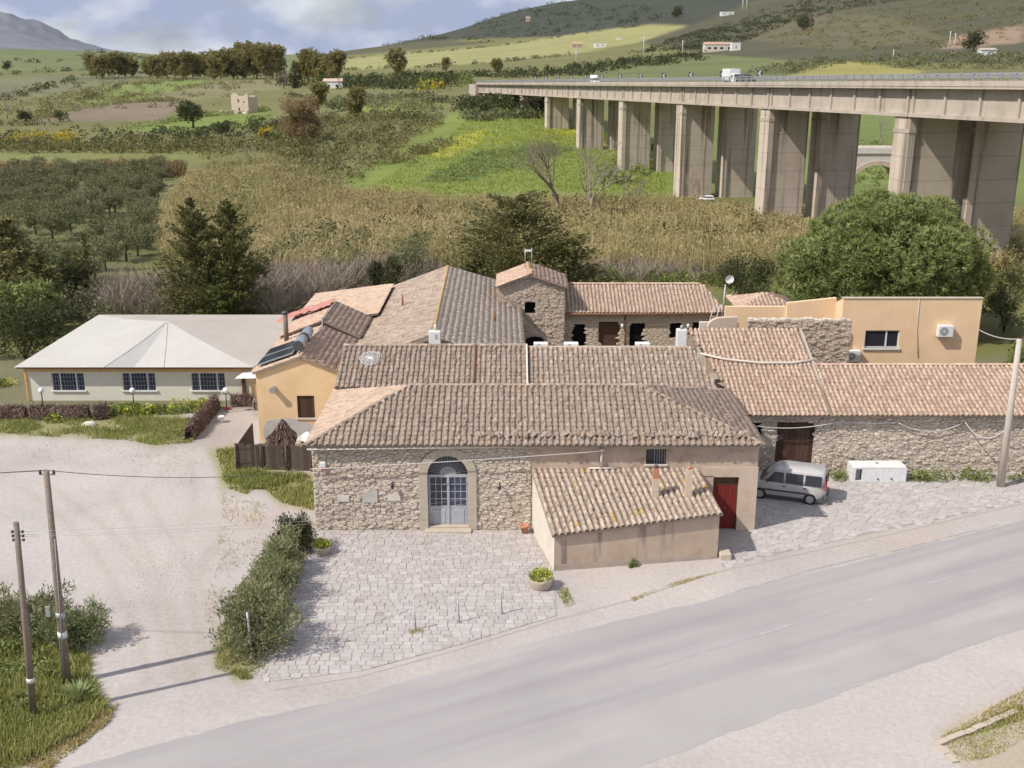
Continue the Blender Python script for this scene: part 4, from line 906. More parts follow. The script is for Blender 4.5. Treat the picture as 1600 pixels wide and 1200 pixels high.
# ---- peach building, its side wing and the roofless stone wall
H11 = thing('peach_building', (25.8,73,0), 'flat roofed peach plastered building with white framed sliding window', 'house')
px0, px1, py_, pz = 21.9, 31.1, 70.0, 7.25
pb = 6.2   # back of the mono-pitch roof, which falls away from the camera
w11 = MB().wall_x(px0,px1,0,pz,py_,py_+.3,[(23.55,25.85,3.9,5.1)]).prism([(px0,py_+.3,0),(px0,76.5,0),(px0,76.5,4.9),(px0,py_+.3,pz-.1)],(.3,0,0)).prism([(px1-.3,py_+.3,0),(px1-.3,76.5,0),(px1-.3,76.5,4.9),(px1-.3,py_+.3,pz-.1)],(.3,0,0)).build('wall','peach_plaster',H11)
MB().prism([(px0+.3,py_+.3,pz-.25),(px1-.3,py_+.3,pz-.25),(px1-.3,76.5,4.8),(px0+.3,76.5,4.8)],(0,0,.1)).build('roof','concrete',H11)
MB().box(px0-.04,py_-.05,pz,px1+.04,py_+.34,pz+.06).build('coping','dressed_stone',H11)
wf = MB().box(23.55,py_+.1,3.9,25.85,py_+.14,3.97).box(23.55,py_+.1,5.03,25.85,py_+.14,5.1).box(23.55,py_+.1,3.97,23.62,py_+.14,5.03).box(25.78,py_+.1,3.97,25.85,py_+.14,5.03).box(24.95,py_+.09,3.97,25.05,py_+.13,5.03).build('window','white_paint',H11)
for a, b in ((23.62,24.95),(25.05,25.78)): MB().box(a,py_+.12,3.97,b,py_+.13,5.03).build('pane','dark_glass',wf)
MB().box(23.45,py_-.1,3.78,25.95,py_+.1,3.9).build('window_sill','white_paint',wf)
MB().tube([(26.9,py_-.03,pz),(26.95,py_-.03,5.2),(27.25,py_-.03,3.2)],.025,5).build('wall_cable','wire_pale',H11)
MB().tube([(22.35,py_-.1,3.2),(22.35,py_-.1,5.1)],.11,8).build('duct','plaster_white',H11)
MB().prism([(18.6,71.5,0),(px0,71.5,0),(px0,71.5,6.98),(18.6,71.5,6.62)],(0,.3,0)).box(14.5,71.8,0,18.6,72.1,6.3).build('side_wing','peach_plaster',H11)
H12 = thing('ruined_wall', (19,68,0), 'roofless rubble stone wall between the shed roof and the peach building', 'wall')
w12 = MB().box(15.2,68,0,21.95,68.4,6.2).build('core','mortar',H12)
pieces(cells(15.2,21.95,2.6,6.25,.4,.17,gap=.03,jit=.46), frX(68), .06, w12,'wall_stone','wall_stones','stone_far',limit=0,djit=.9)
for i in range(22): x = 15.3+i*.3; MB().bbox(x,67.95,6.18,x+.28,68.42,6.25+random.uniform(.02,.16),.03).build('cap_stone','stone',H12)
H13 = thing('small_roof_house', (19,79,0), 'tile roofed hut just showing above the ruined wall', 'hut')
MB().box(16.8,77,0,20.5,81,4.95).build('wall','plaster',H13); pk = (18.9,79,5.75); cs = [(16.4,76.6,4.95),(20.9,76.6,4.95),(20.9,81.4,4.95),(16.4,81.4,4.95)]
r13 = roof_sheet(H13,[(cs[i],cs[(i+1)%4],pk) for i in range(4)])
for i in (0,1,3): lay_tiles(tile_frames((cs[i],cs[(i+1)%4],pk)),r13,'tile_pink',0)
TR = thing('courtyard_wall', (14,70,0), 'short plastered wall stub with curved top left of the ruined wall', 'wall')
MB().prism([(13.0,70,0),(15.0,70,0),(15.0,70,6.0)]+[(13.0+.9*(1-math.cos(t)),70,5.2+.75*math.sin(t)) for t in (1.4,1.0,.6,.2)],(0,.4,0)).build('body','plaster',TR)
MB().box(12.6,70.6,0,15.2,70.9,5.5).build('back_panel','plaster_white',TR)

# ---- air conditioners, tanks, dish
def ac_unit(name, x, y, z, lab, w=1.0, h=.75, d=.4):
    t = thing(name, (x,y,z), lab, 'air conditioner', 'outdoor air conditioner units')
    MB().bbox(x-w/2,y-d,z,x+w/2,y,z+h,.025).build('casing','plastic_white',t)
    fy = y-d-.012; ring = [(x-.12*w+.3*h*1.25*math.cos(2*math.pi*i/18), fy, z+h/2+.38*h*math.sin(2*math.pi*i/18)) for i in range(18)]
    g = MB().prism(ring,(0,.012,0)).build('fan_grille','plastic_grey',t); 
    MB().tube([(x-.12*w,fy-.02,z+h/2),(x-.12*w,fy,z+h/2)],.07,8).build('fan_hub','plastic_white',g)
    MB().box(x-w*.4,y-d*.8,z-.08,x-w*.34,y,z).box(x+w*.34,y-d*.8,z-.08,x+w*.4,y,z).build('bracket','galvanised',t)
ac_unit('air_conditioner', 28.75,69.98,4.75,'white air conditioner high on the peach wall right of the window')
ac_unit('air_conditioner', 22.75,69.98,3.05,'grey backed air conditioner low on the peach wall under the duct')
for px, lab in ((845,'leftmost white air conditioner on the parapet behind the tile roof'),(892,'second white air conditioner from left on the roof parapet'),(1003,'third white air conditioner on the roof parapet, right of the middle')):
    p = gy(px,546,61.8); ac_unit('air_conditioner', p.x, 61.85, 6.02, lab, .85,.42)
tk = thing('water_cabinet', (10.2,62,5.5), 'upright white cabinet at the right end of the roof parapet', 'cabinet')
MB().bbox(9.75,62.0,5.6,10.35,62.5,7.1,.03).build('body','plastic_white',tk); MB().lathe((10.05,62.25,7.1),[(.1,0),(.1,.2),(.05,.25)],8).build('spout','plastic_grey',tk)
ds = thing('satellite_dish', (14.6,73,5.5), 'white satellite dish on a thin pole left of the peach building', 'dish')
MB().tube([(14.5,73,4.5),(14.65,73,7.6)],.045,6).build('pole','galvanised',ds)
mb = MB(); rr_ = [(0,.0),(.1,.015),(.2,.05),(.3,.11)]; vs = []; fs = []
for r, h in rr_:
    for k in range(16): t = 2*math.pi*k/16; vs.append((14.75+r*math.cos(t)+.1, 72.75-h+.1, 8.0+r*math.sin(t)))
for i in range(3):
    for k in range(16): j = (k+1)%16; fs.append((i*16+k,i*16+j,(i+1)*16+j,(i+1)*16+k))
mb.add(vs,fs,True).build('dish','white_paint',ds); MB().tube([(14.8,72.7,7.62),(14.85,72.3,7.9)],.03,5).build('feed_arm','galvanised',ds)
# white wire frame on the dark roof
wr = thing('wire_wheel', (-8.4,59.6,5.8), 'white wire tangle lying on the dark tile roof behind', 'wire frame')
U_ = Vector((1,0,0)); V_ = Vector((0,.94,.34)); c0 = gy(580,562,59.9)
for k in range(5):
    r = .15+.12*k; MB().tube([tuple(c0+Vector((0,-.1,.1))+U_*r*math.cos(t)+V_*r*1.1*math.sin(t)+Vector((random.uniform(-.03,.03),0,random.uniform(0,.05)))) for t in np.linspace(0,2*math.pi,15)],.016,4,cap=False).build('wire_ring','plastic_white',wr)
for k in range(9):
    t = math.pi*k/9; MB().tube([tuple(c0+Vector((0,-.1,.14))+U_*.65*math.cos(t)+V_*.7*math.sin(t)), tuple(c0+Vector((0,-.1,.14))-U_*.65*math.cos(t)-V_*.7*math.sin(t))],.014,4).build('wire_spoke','plastic_white',wr)

# ---- the white marquee building
HM = thing('marquee_hall', (-25.5,77.5,0), 'wide cream hall with white fabric pyramid roof and three barred windows', 'hall')
mx0, mx1, my0, my1, mz = -33.2, -17.6, 70.3, 85.2, 2.55
wins = [(-31.35,-29.15,.75,1.95),(-26.55,-24.3,.75,1.95),(-21.85,-19.55,.75,1.95)]
wm_ = MB().wall_x(mx0+.3,mx1-.2,0,2.2,my0+.3,my0+.55,wins).box(mx0+.3,my0+.55,0,mx0+.5,my1-.3,2.2).box(mx1-.4,my0+.55,0,mx1-.2,my1-.3,2.2).build('wall','cream_wall',HM)
MB().box(mx0+.15,my0+.16,2.1,mx1-.1,my0+.3,2.42).box(mx0+.15,my0+.3,2.2,mx0+.3,my1-.3,2.42).build('fascia','orange_trim',HM)
MB().box(mx0-.2,my0-.22,2.42,mx1+.1,my0-.02,2.56).build('gutter','dark_gutter',HM)
for wv in wins:
    o = MB().box(wv[0],my0+.45,wv[2],wv[1],my0+.5,wv[3]).build('window','blue_glass',HM)
    xs = [wv[0],wv[0]+.55,wv[1]-.55,wv[1]]
    for x in xs: MB().box(x-.035,my0+.38,wv[2],x+.035,my0+.45,wv[3]).build('window_post','white_paint',o)
    for k in range(1,4): z = wv[2]+k*.3; MB().box(wv[0],my0+.4,z-.012,wv[1],my0+.42,z+.012).build('window_bar','plastic_grey',o)
    for k in range(1,11): x = wv[0]+k*(wv[1]-wv[0])/11; MB().box(x-.01,my0+.4,wv[2],x+.01,my0+.42,wv[3]).build('window_bar','plastic_grey',o)
    MB().box(wv[0]-.1,my0+.2,wv[2]-.1,wv[1]+.1,my0+.45,wv[2]).build('window_sill','white_paint',o)
ap = Vector((-25.35,77.6,3.9)); cn = [Vector((-33.5,69.95,mz)),Vector((-17.35,69.95,mz)),Vector((-17.0,85.3,mz+.05)),Vector((-33.4,85.3,mz+.05))]
def panels(a, b, name, mat, n=14, sag=.12):
    """fabric face a-b-apex, cut in strips that run up the slope"""
    for i in range(n):
        mb = MB(); vs = []; fs = []; K = 8
        for s_ in (i/n, (i+1)/n):
            for k in range(K+1):
                t = k/K; p = a.lerp(b, s_).lerp(ap, t); sg = sag*math.sin(t*math.pi); vs.append((p.x, p.y, p.z-sg))
        for k in range(K): fs.append((k, K+1+k, K+2+k, k+1))
        m_ = mat(i) if callable(mat) else mat
        mb.add(vs, fs, True).build(name, m_, HM)
panels(cn[0],cn[1],'roof_panel',lambda i: 'fabric_grey' if i in (6,7) else 'fabric_white',16)
panels(cn[3],cn[0],'roof_panel','fabric_white',14); panels(cn[1],cn[2],'roof_panel','fabric_tan_shade',14); panels(cn[2],cn[3],'roof_panel','fabric_tan_shade',14)  # right and back slopes get the darker cloth, as turned from the sun
for a, b, ks in ((cn[0],cn[1],(6,10)),):
    for k in ks:
        q = a.lerp(b,k/16); MB().tube([(q.x,q.y,q.z+.01)]+[tuple(q.lerp(ap,t)+Vector((0,0,-.12*math.sin(t*math.pi)+.01))) for t in (.25,.5,.75,.97)],.02,4).build('roof_seam','plastic_grey',HM)
for c in cn[:2]:
    MB().box(min(c.x+.35,c.x-.2 if c.x > -20 else 99),my0+.2,0,min(c.x+.35,c.x-.2 if c.x > -20 else 99)+.14,my0+.34,2.42).build('corner_post','orange_trim',HM)
aw = MB().prism([(-18.6,69.6,1.85),(-16.4,69.2,2.0),(-16.4,70.4,2.25),(-18.0,70.4,2.2)],(0,0,.04)).build('awning','white_paint',HM)
MB().box(-18.4,my0+.2,0,-18.15,my0+.3,1.6).build('dark_door','brown_wood',HM)
# ================================================================ THINGS IN THE YARD
# ---- van
VA = thing('van', (14.68,53.77,0), 'dusty silver passenger van parked nose in beside the house corner', 'van', rz=math.atan2(.333,-.943)+math.pi)
# local frame: +x rear, -x nose, y: -y near side
def sring(x0, x1, w, z, n=28, e=5.0):
    r = []
    for k in range(n):
        t = 2*math.pi*k/n; c, s_ = math.cos(t), math.sin(t)
        r.append(((x0+x1)/2+(x1-x0)/2*math.copysign(abs(c)**(2/e), c), w*math.copysign(abs(s_)**(2/e), s_), z))
    return r
def loft(mb, rings, cap=True):
    n = len(rings[0]); vs = [p for r in rings for p in r]; fs = []
    for i in range(len(rings)-1):
        for k in range(n): j = (k+1) % n; fs.append((i*n+k, i*n+j, (i+1)*n+j, (i+1)*n+k))
    if cap: fs += [tuple(range(n-1,-1,-1)), tuple((len(rings)-1)*n+k for k in range(n))]
    return mb.add(vs, fs, True)
body = loft(MB(), [sring(-1.95,2.0,.78,.22), sring(-2.05,2.06,.84,.34), sring(-2.08,2.08,.86,.6), sring(-2.04,2.08,.855,.82), sring(-1.9,2.06,.84,.96), sring(-1.5,2.05,.82,1.03)]).build('body','van_paint',VA)
cab = loft(MB(), [sring(-1.42,2.05,.825,1.0,e=7), sring(-1.1,2.03,.80,1.28,e=7), sring(-.78,2.0,.755,1.58,e=7), sring(-.62,1.96,.72,1.72,e=6), sring(-.45,1.85,.64,1.8,e=5)]).build('cabin','van_paint',VA)
def cab_w(z): return float(np.interp(z,[1.0,1.28,1.58,1.72],[.825,.80,.755,.72]))
for s in (-1, 1):
    for q in ([(-1.0,1.06),(-.12,1.04),(-.12,1.6),(-.62,1.6)], [(-.02,1.04),(.88,1.04),(.88,1.6),(-.02,1.6)], [(.98,1.04),(1.82,1.06),(1.8,1.6),(.98,1.6)]):
        pts = [(x, s*(cab_w(z)+.012), z) for x, z in q]; MB().quad(*(pts if s < 0 else pts[::-1])).build('side_window','dark_glass',VA)
    MB().box(-1.35,s*.868-.012,.55,1.15,s*.868+.012,.64).build('rub_strip','van_trim',VA)
    MB().box(-2.0,s*.80-.05,.2,2.0,s*.80+.05,.3).build('sill','van_trim',VA)
    MB().bbox(-1.0,s*.95-.08,1.05,-.88,s*.95+.08,1.22,.02).build('mirror','van_trim',VA)
    for x in (-.05,1.0): MB().box(x-.1,s*.865-.02,.86,x+.06,s*.865+.02,.91).build('door_handle','van_trim',VA)
    MB().box(2.02,s*.74-.06,.85,2.09,s*.74+.06,1.35).build('tail_light','tail_red',VA)
    MB().box(-2.04,s*.58-.14,.62,-1.9,s*.58+.14,.82).build('headlight','globe',VA)
    for x in (-1.3,1.28):
        wl = MB().tube([(x,s*.70,.31),(x,s*.72,.31),(x,s*.87,.31),(x,s*.885,.31)],[.27,.31,.31,.27],20).build('wheel','black_rubber',VA)
        MB().tube([(x,s*.84,.31),(x,s*.892,.31)],[.2,.2],14).tube([(x,s*.88,.31),(x,s*.90,.31)],[.06,.05],8).build('rim','galvanised',wl)
        MB().tube([(x+.37*math.cos(t),s*.845,.31+.37*math.sin(t)) for t in np.linspace(0.05,math.pi-.05,12)],.035,5).build('wheel_arch','van_paint',VA)
MB().quad((-1.36,-.7,1.06),(-1.36,.7,1.06),(-.70,.62,1.62),(-.70,-.62,1.62)).build('windscreen','dark_glass',VA)
MB().box(2.06,-.62,1.1,2.075,.62,1.58).build('rear_window','dark_glass',VA)
MB().bbox(1.98,-.82,.25,2.16,.82,.5,.04).bbox(-2.16,-.8,.25,-1.98,.8,.5,.04).build('bumper','van_trim',VA)
MB().box(2.085,-.26,.62,2.095,.26,.73).build('number_plate','plastic_white',VA)

# ---- fridge lying on its back, poles, posts
FR = thing('fridge', (20.2,56.2,0), 'white fridge cabinet lying on its side against the barn wall', 'fridge')
MB().wall_x(18.8,21.75,.04,.88,55.65,55.72,[(18.95,19.3,.12,.8)]).box(18.8,55.72,.04,21.75,56.75,.1).box(18.8,55.72,.82,21.75,56.75,.88).box(18.8,56.7,.1,21.75,56.75,.82).box(18.8,55.72,.1,18.88,56.7,.82).box(21.67,55.72,.1,21.75,56.7,.82).build('cabinet','plastic_white',FR)
MB().box(18.95,55.9,.12,19.3,55.95,.8).build('compressor_recess','plastic_grey',FR)
MB().box(18.9,55.64,.86,21.7,56.7,.905).build('door_panel','white_paint',FR)
for x in (20.2,20.95): MB().tube([(x,55.66,.22),(x,55.6,.22)],.05,8).build('foot','van_trim',FR)
MB().box(20.2,56.2,.9,20.35,56.35,.96).build('hinge','plastic_grey',FR)
def pole(name, base, top, r0, r1, mat, lab, cat='pole'):
    t = thing(name, base, lab, cat); MB().tube([base, Vector(base).lerp(Vector(top),.5), top],[r0,(r0+r1)/2,r1],12).build('shaft',mat,t); return t
tb = gz(105,1068); tt = gy(72,735,35.5); p1 = pole('utility_pole', tuple(tb), tuple(tt), .16,.10,'pole_wood','taller wooden utility pole behind the agave, wires running right from its top')
MB().tube([tt+Vector((-.25,0,-.15)),tt+Vector((.3,0,-.15))],.03,5).build('crossbar','galvanised',p1)
for dx in (-.22,.26): MB().lathe(tuple(tt+Vector((dx,0,-.14))),[(.03,0),(.06,.04),(.035,.08),(.055,.12),(.02,.16)],8).build('insulator','van_trim',p1)
MB().box(tb.x-.35,tb.y-.2,2.9,tb.x-.2,tb.y-.12,3.3).tube([tb+Vector((-.02,-.17,0)),tb.lerp(tt,.7)+Vector((.12,-.12,0))],.02,5).build('cable_sleeve','plastic_grey',p1)
for z in (2.1,2.9): q = tb.lerp(tt,z/(tt.z)); MB().tube([q+Vector((0,0,-.13)),q+Vector((0,0,.13))],.165,12).build('notice_band','plastic_white' if z < 2.5 else 'galvanised',p1)
sb = gz(53,1120); st_ = gy(25,816,33.3); p2 = pole('utility_pole', tuple(sb), tuple(st_), .13,.09,'pole_wood','shorter wooden utility pole nearest the camera, white band low on it')
for k, z in enumerate((-.35,-.5,-.65)):
    for s in (-1,1): q = st_+Vector((s*.17,0,z)); MB().tube([q+Vector((-s*.1,0,0)),q],.015,4).lathe(tuple(q),[(.025,-.04),(.05,-.02),(.05,.03),(.02,.06)],8).build('insulator','van_trim',p2)
q = sb.lerp(st_,.2); MB().tube([q+Vector((0,0,-.09)),q+Vector((0,0,.09))],.135,12).build('white_band','plastic_white',p2)
cb = gz(1563,760); ct = gy(1593,530,54.8); p3 = pole('concrete_pole', tuple(cb), tuple(ct), .22,.13,'pole_concrete','tapered concrete utility pole at the right before the barn wall')
MB().tube([ct+Vector((-.2,0,-.12)),ct+Vector((.2,0,-.12))],.03,5).build('bracket','galvanised',p3)
def wire(pts, r, mat, lab, sag=.4):
    a, b = Vector(pts[0]), Vector(pts[1]); P_ = [tuple(a.lerp(b,t)+Vector((0,0,-4*sag*t*(1-t)))) for t in np.linspace(0,1,13)]
    t = MB().tube(P_, r, 5).build('overhead_wire', mat, org=tuple(a)); tag(t, lab, 'wire')
eL = Vector((-9.8,YF-.3,3.35)); mid = Vector((4.5,YF-.45,4.35))
wire((tt, eL), .013, 'wire_dark', 'dark wire from the taller wooden pole to the stone house corner', .35)
wire((eL, mid), .022, 'wire_pale', 'pale cable rising across the stone house front', .05)
wire((tt, Vector((-40,38,8.2))), .02, 'wire_dark', 'wire leaving the taller pole top to the left', .5)
for k, off in enumerate((.0,-.28,-.42)):
    wire((st_+Vector((0,0,-.35+off*.4)), Vector((14.9,56.0,2.7+off*.5))), .005, 'wire_pale', ('uppermost','middle','lowest')[k]+' of three pale wires crossing before the arched door', 1.15+.1*k)
wire((ct, Vector((31.0,69.9,5.2))), .03, 'wire_pale', 'thick pale cable from the concrete pole to the peach building', .2)
wire((ct, Vector((60,60,9))), .02, 'wire_dark', 'wire leaving the concrete pole to the right', .4)
for i, (a, b, s) in enumerate((((18.2,57.0,3.1),(21.5,57.0,3.05),.06),((21.5,57.0,3.05),(25.2,57.0,3.1),.55),((25.2,57.0,3.1),(26.7,55.3,3.2),.7),((13,57.0,2.95),(18.2,57.0,3.1),.3))):
    wire((a,b), .03, 'wire_pale', ('pale cable along the barn wall left part','sagging pale cable in the middle of the barn wall','looped pale cable by the concrete pole','pale cable above the brown barn door')[i], s)
wire(((-7.0,YF-.3,4.5),(-3.0,52,5.6)), .018, 'wire_pale', 'thin wire lying on the hipped tile roof', .1)
for px, yb, yt, lab in ((650,985,948,'leftmost thin metal post on the patio edge'),(718,973,937,'middle thin metal post on the patio edge'),(785,960,922,'right thin metal post on the patio edge')):
    b = gz(px,yb); t = gy(px-3,yt,b.y); o = thing('patio_post', tuple(b), lab, 'post', 'thin posts on the patio'); MB().tube([b, (t.x,t.y,t.z)],.03,8).build('tube','galvanised',o); MB().box(b.x-.08,b.y-.08,.02,b.x+.08,b.y+.08,.05).build('foot_plate','galvanised',o)
b = gz(394,1030); o = thing('metal_post', tuple(b), 'tall bare metal post beside the oleander hedge end', 'post'); MB().tube([b,(b.x-.05,b.y,2.05)],.045,8).build('tube','galvanised',o); MB().lathe((b.x,b.y,0),[(.1,0),(.08,.12),(.05,.14)],8).build('footing','concrete',o)

# ---- planters, pots
def planter(x, y, r, h, lab, mat='dressed_stone', flower=True, cat='planter'):
    t = thing('planter', (x,y,0), lab, cat); mb = MB(); n = 20; prof = [(.72,0),(.86,.25),(.98,.75),(1.02,.95),(1.0,1.0),(.88,1.0),(.85,.85)]; vs = []; fs = []
    for a, z in prof:
        for k in range(n): th = 2*math.pi*k/n; rr = r*a*(1+.05*math.cos(th*8)); vs.append((x+rr*math.cos(th), y+rr*math.sin(th), h*z+.012))
    for i in range(len(prof)-1):
        for k in range(n): j = (k+1)%n; fs.append((i*n+k,i*n+j,(i+1)*n+j,(i+1)*n+k))
    fs.append(tuple((len(prof)-1)*n+k for k in range(n))); mb.add(vs,fs,True).build('pot',mat,t)
    lo = [(0,0,h+.1,r*.95,r*.95,r*.45)]
    for nm, mt_, n_, s_ in (('leaves','bush_green',90,.1),('flowers','yellow_flower',60,.09)):
        if nm == 'flowers' and not flower: continue
        me = foliage(nm, lo, n_, 8, .12, s_, mt_, zmin=h-.1, upb=.4); tag(link(nm, me, t), kind='stuff')
pb_ = gz(845,918); planter(pb_.x, pb_.y, .56, .5, 'round stone planter of yellow flowers at the lean-to corner')
pb_ = gz(497,868); planter(pb_.x+.15, pb_.y+.2, .42, .42, 'small planter of yellow green leaves beside the hedge')
po = thing('flower_pot', (.62,49.0,0), 'terracotta pot standing against the stone wall by the lean-to', 'pot')
MB().lathe((.62,49.0,.03),[(.13,0),(.19,.32),(.23,.33),(.23,.42),(.19,.42),(.18,.36)],14).build('pot_body','terracotta',po)

# ---- board fence, thatch heap, tarpaulin
FE = thing('board_fence', (-12,57.4,0), 'dark weathered board fence between the yard grass and the stone house', 'fence')
fa_, fb_ = gz(371,733), gz(488,736); n = 26
for k in range(n):
    t0, t1 = k/n, (k+.93)/n; a = fa_.lerp(fb_,t0); b2 = fa_.lerp(fb_,t1); h = 1.5+random.uniform(-.08,.08); y = a.y+random.uniform(-.02,.02)
    MB().box(a.x,y,0,b2.x,y+.03,h).build('board','weathered_wood',FE)
for z in (.35,1.2): MB().box(fa_.x,fa_.y-.05,z,fb_.x,fa_.y-.022,z+.08).build('rail','weathered_wood',FE)
for k in range(4): q = fa_.lerp(fb_,k/3); MB().tube([(q.x,q.y-.08,0),(q.x,q.y-.08,1.6)],.05,6).build('post','weathered_wood',FE)
MB().box(fa_.x,fa_.y+.1,0,fa_.x+.03,61.8,1.4).build('side_panel','weathered_wood',FE)
TH = thing('thatch_heap', (-13.6,59,0), 'brown heap of dry thatch peaking above the board fence', 'thatch')
v = []; f = []; ap_ = np.array([-13.35,59.6,2.35])
for k in range(700):
    th = random.uniform(0,2*math.pi); s_ = random.random()**.6; base = ap_+np.array([math.cos(th)*1.05,math.sin(th)*.9,-1.6]); a = ap_+(base-ap_)*max(0,s_-.35)+RNG.normal(0,.05,3); b = ap_+(base-ap_)*s_*1.05+RNG.normal(0,.08,3); w_ = RNG.normal(0,.035,3)
    i = len(v); v += [a,b,b+w_]; f.append((i,i+1,i+2))
tag(link('thatch_strands', npmesh('thatch_strands', np.array(v)-np.array(ORG[TH]), f, 'dry_hedge', rnd=np.repeat(RNG.random(len(f)),3)), TH), kind='stuff')
MB().add([tuple(ap_+np.array([math.cos(t)*.95,math.sin(t)*.85,-1.6])) for t in np.linspace(0,2*math.pi,11)[:-1]]+[tuple(ap_-np.array([0,0,.12]))],[(i,(i+1)%10,10) for i in range(10)],True).build('core','weathered_wood',TH)
v = []; f = []
for i in range(11):
    for j in range(6): v.append((-12.4+i*.2, 58.6+j*.28, 1.35+.12*math.sin(i*1.7+j)+random.uniform(-.05,.05)))
for i in range(10):
    for j in range(5): f.append((i*6+j,(i+1)*6+j,(i+1)*6+j+1,i*6+j+1))
tag(MB().add(v,f,True).build('tarpaulin','plastic_white',org=(-11.4,59.2,0)), 'crumpled white tarpaulin behind the board fence', 'tarpaulin')
MB_ = MB(); sp_ = thing('rubble_shelf',(-11.4,59.4,0),'low rubble shelf under the white tarpaulin','wall'); MB().box(-12.5,58.6,0,-10.3,60,1.2).build('core','mortar',sp_)
# ---- globe lamps, logs, bucket, broom
for px, py, lab in ((68,640,'leftmost globe lamp before the cream hall'),(210,640,'globe lamp behind the yellow flower bed'),(355,645,'globe lamp at the end of the dry hedge')):
    b = gz(px,py); o = thing('globe_lamp', tuple(b), lab, 'lamp', 'globe lamps by the cream hall'); h = gy(px,614,b.y).z
    MB().tube([b,(b.x,b.y,h)],.04,6).build('post','van_trim',o)
    MB().lathe((b.x,b.y,h-.02),[(.05,0),(.14,.05),(.19,.17),(.17,.28),(.1,.36),(.02,.39)],14).build('globe','globe',o)
for k in range(34):
    r = random.uniform(.06,.1); x = -17.2+ (k%9)*.22+random.uniform(-.03,.03); z = .1+(k//9)*.18
    a = MB().tube([(x,68.4,z),(x+random.uniform(-.05,.05),69.2,z)],r,8).build('log','pole_wood',org=(x,68.8,0)); tag(a,'%s log from the left in the %s layer of the woodpile' % (ordinal(k%9+1), ('bottom','second','third','top')[k//9]),'log','woodpile logs')
b = gz(346,660); o = thing('bucket', tuple(b), 'white plastic bucket by the dry hedge', 'bucket'); MB().lathe(tuple(b),[(.16,0),(.21,.4),(.22,.42),(.2,.42),(.18,.36)],14).build('pail','plastic_white',o); MB().tube([(b.x+.2*math.cos(t),b.y,.4+.16*math.sin(t)) for t in np.linspace(0,math.pi,9)],.008,4).build('handle','galvanised',o)
b = gz(355,640); o = thing('broom', tuple(b), 'red headed broom leaning by the globe lamp', 'broom'); MB().tube([(b.x-.35,b.y+.2,1.2),(b.x,b.y,.15)],.02,5).build('stick','wire_pale',o); MB().bbox(b.x-.12,b.y-.08,0,b.x+.2,b.y+.08,.2,.03).build('head','red_plastic',o)
b = gz(140,665); me = foliage('x',[(0,0,0,.1,.1,.1)],1,1,.1,.1,'grass')
rk = MB(); rr = [(math.cos(t)*.5*random.uniform(.8,1.1),math.sin(t)*.35*random.uniform(.8,1.1)) for t in np.linspace(0,2*math.pi,10)[:-1]]
rk.add([(b.x+x,b.y+y,0) for x,y in rr]+[(b.x+x*.9,b.y+y*.9,.16) for x,y in rr]+[(b.x+x*.5,b.y+y*.5,.26) for x,y in rr],[tuple(range(18,27))]+[(i,(i+1)%9,9+(i+1)%9,9+i) for i in range(9)]+[(9+i,9+(i+1)%9,18+(i+1)%9,18+i) for i in range(9)],True)
tag(rk.build('boulder','plaster_white',org=tuple(b)),'pale flat boulder lying in the grass strip','rock')
# ---- old kerb remains at the bottom right
for k, (pts, lab) in enumerate(([((1465,1165),(1600,1108)),'longer low stone kerb in the dry grass at bottom right'],[((1468,1168),(1500,1200)),'short stone kerb stub at the bottom right corner'])):
    a, b = gz(*pts[0]), gz(*pts[1]); t = thing('stone_kerb', tuple(a), lab, 'kerb'); n = int((b-a).length/.45); d = (b-a).normalized(); nn = Vector((-d.y,d.x,0))*.11
    for i in range(n):
        q0 = a+d*(i*.45+.01); q1 = a+d*(i*.45+.43); h = .1+random.uniform(-.03,.03)
        MB().prism([tuple(q0-nn),tuple(q1-nn),tuple(q1+nn),tuple(q0+nn)],(0,0,h)).build('kerb_stone','dressed_stone',t)
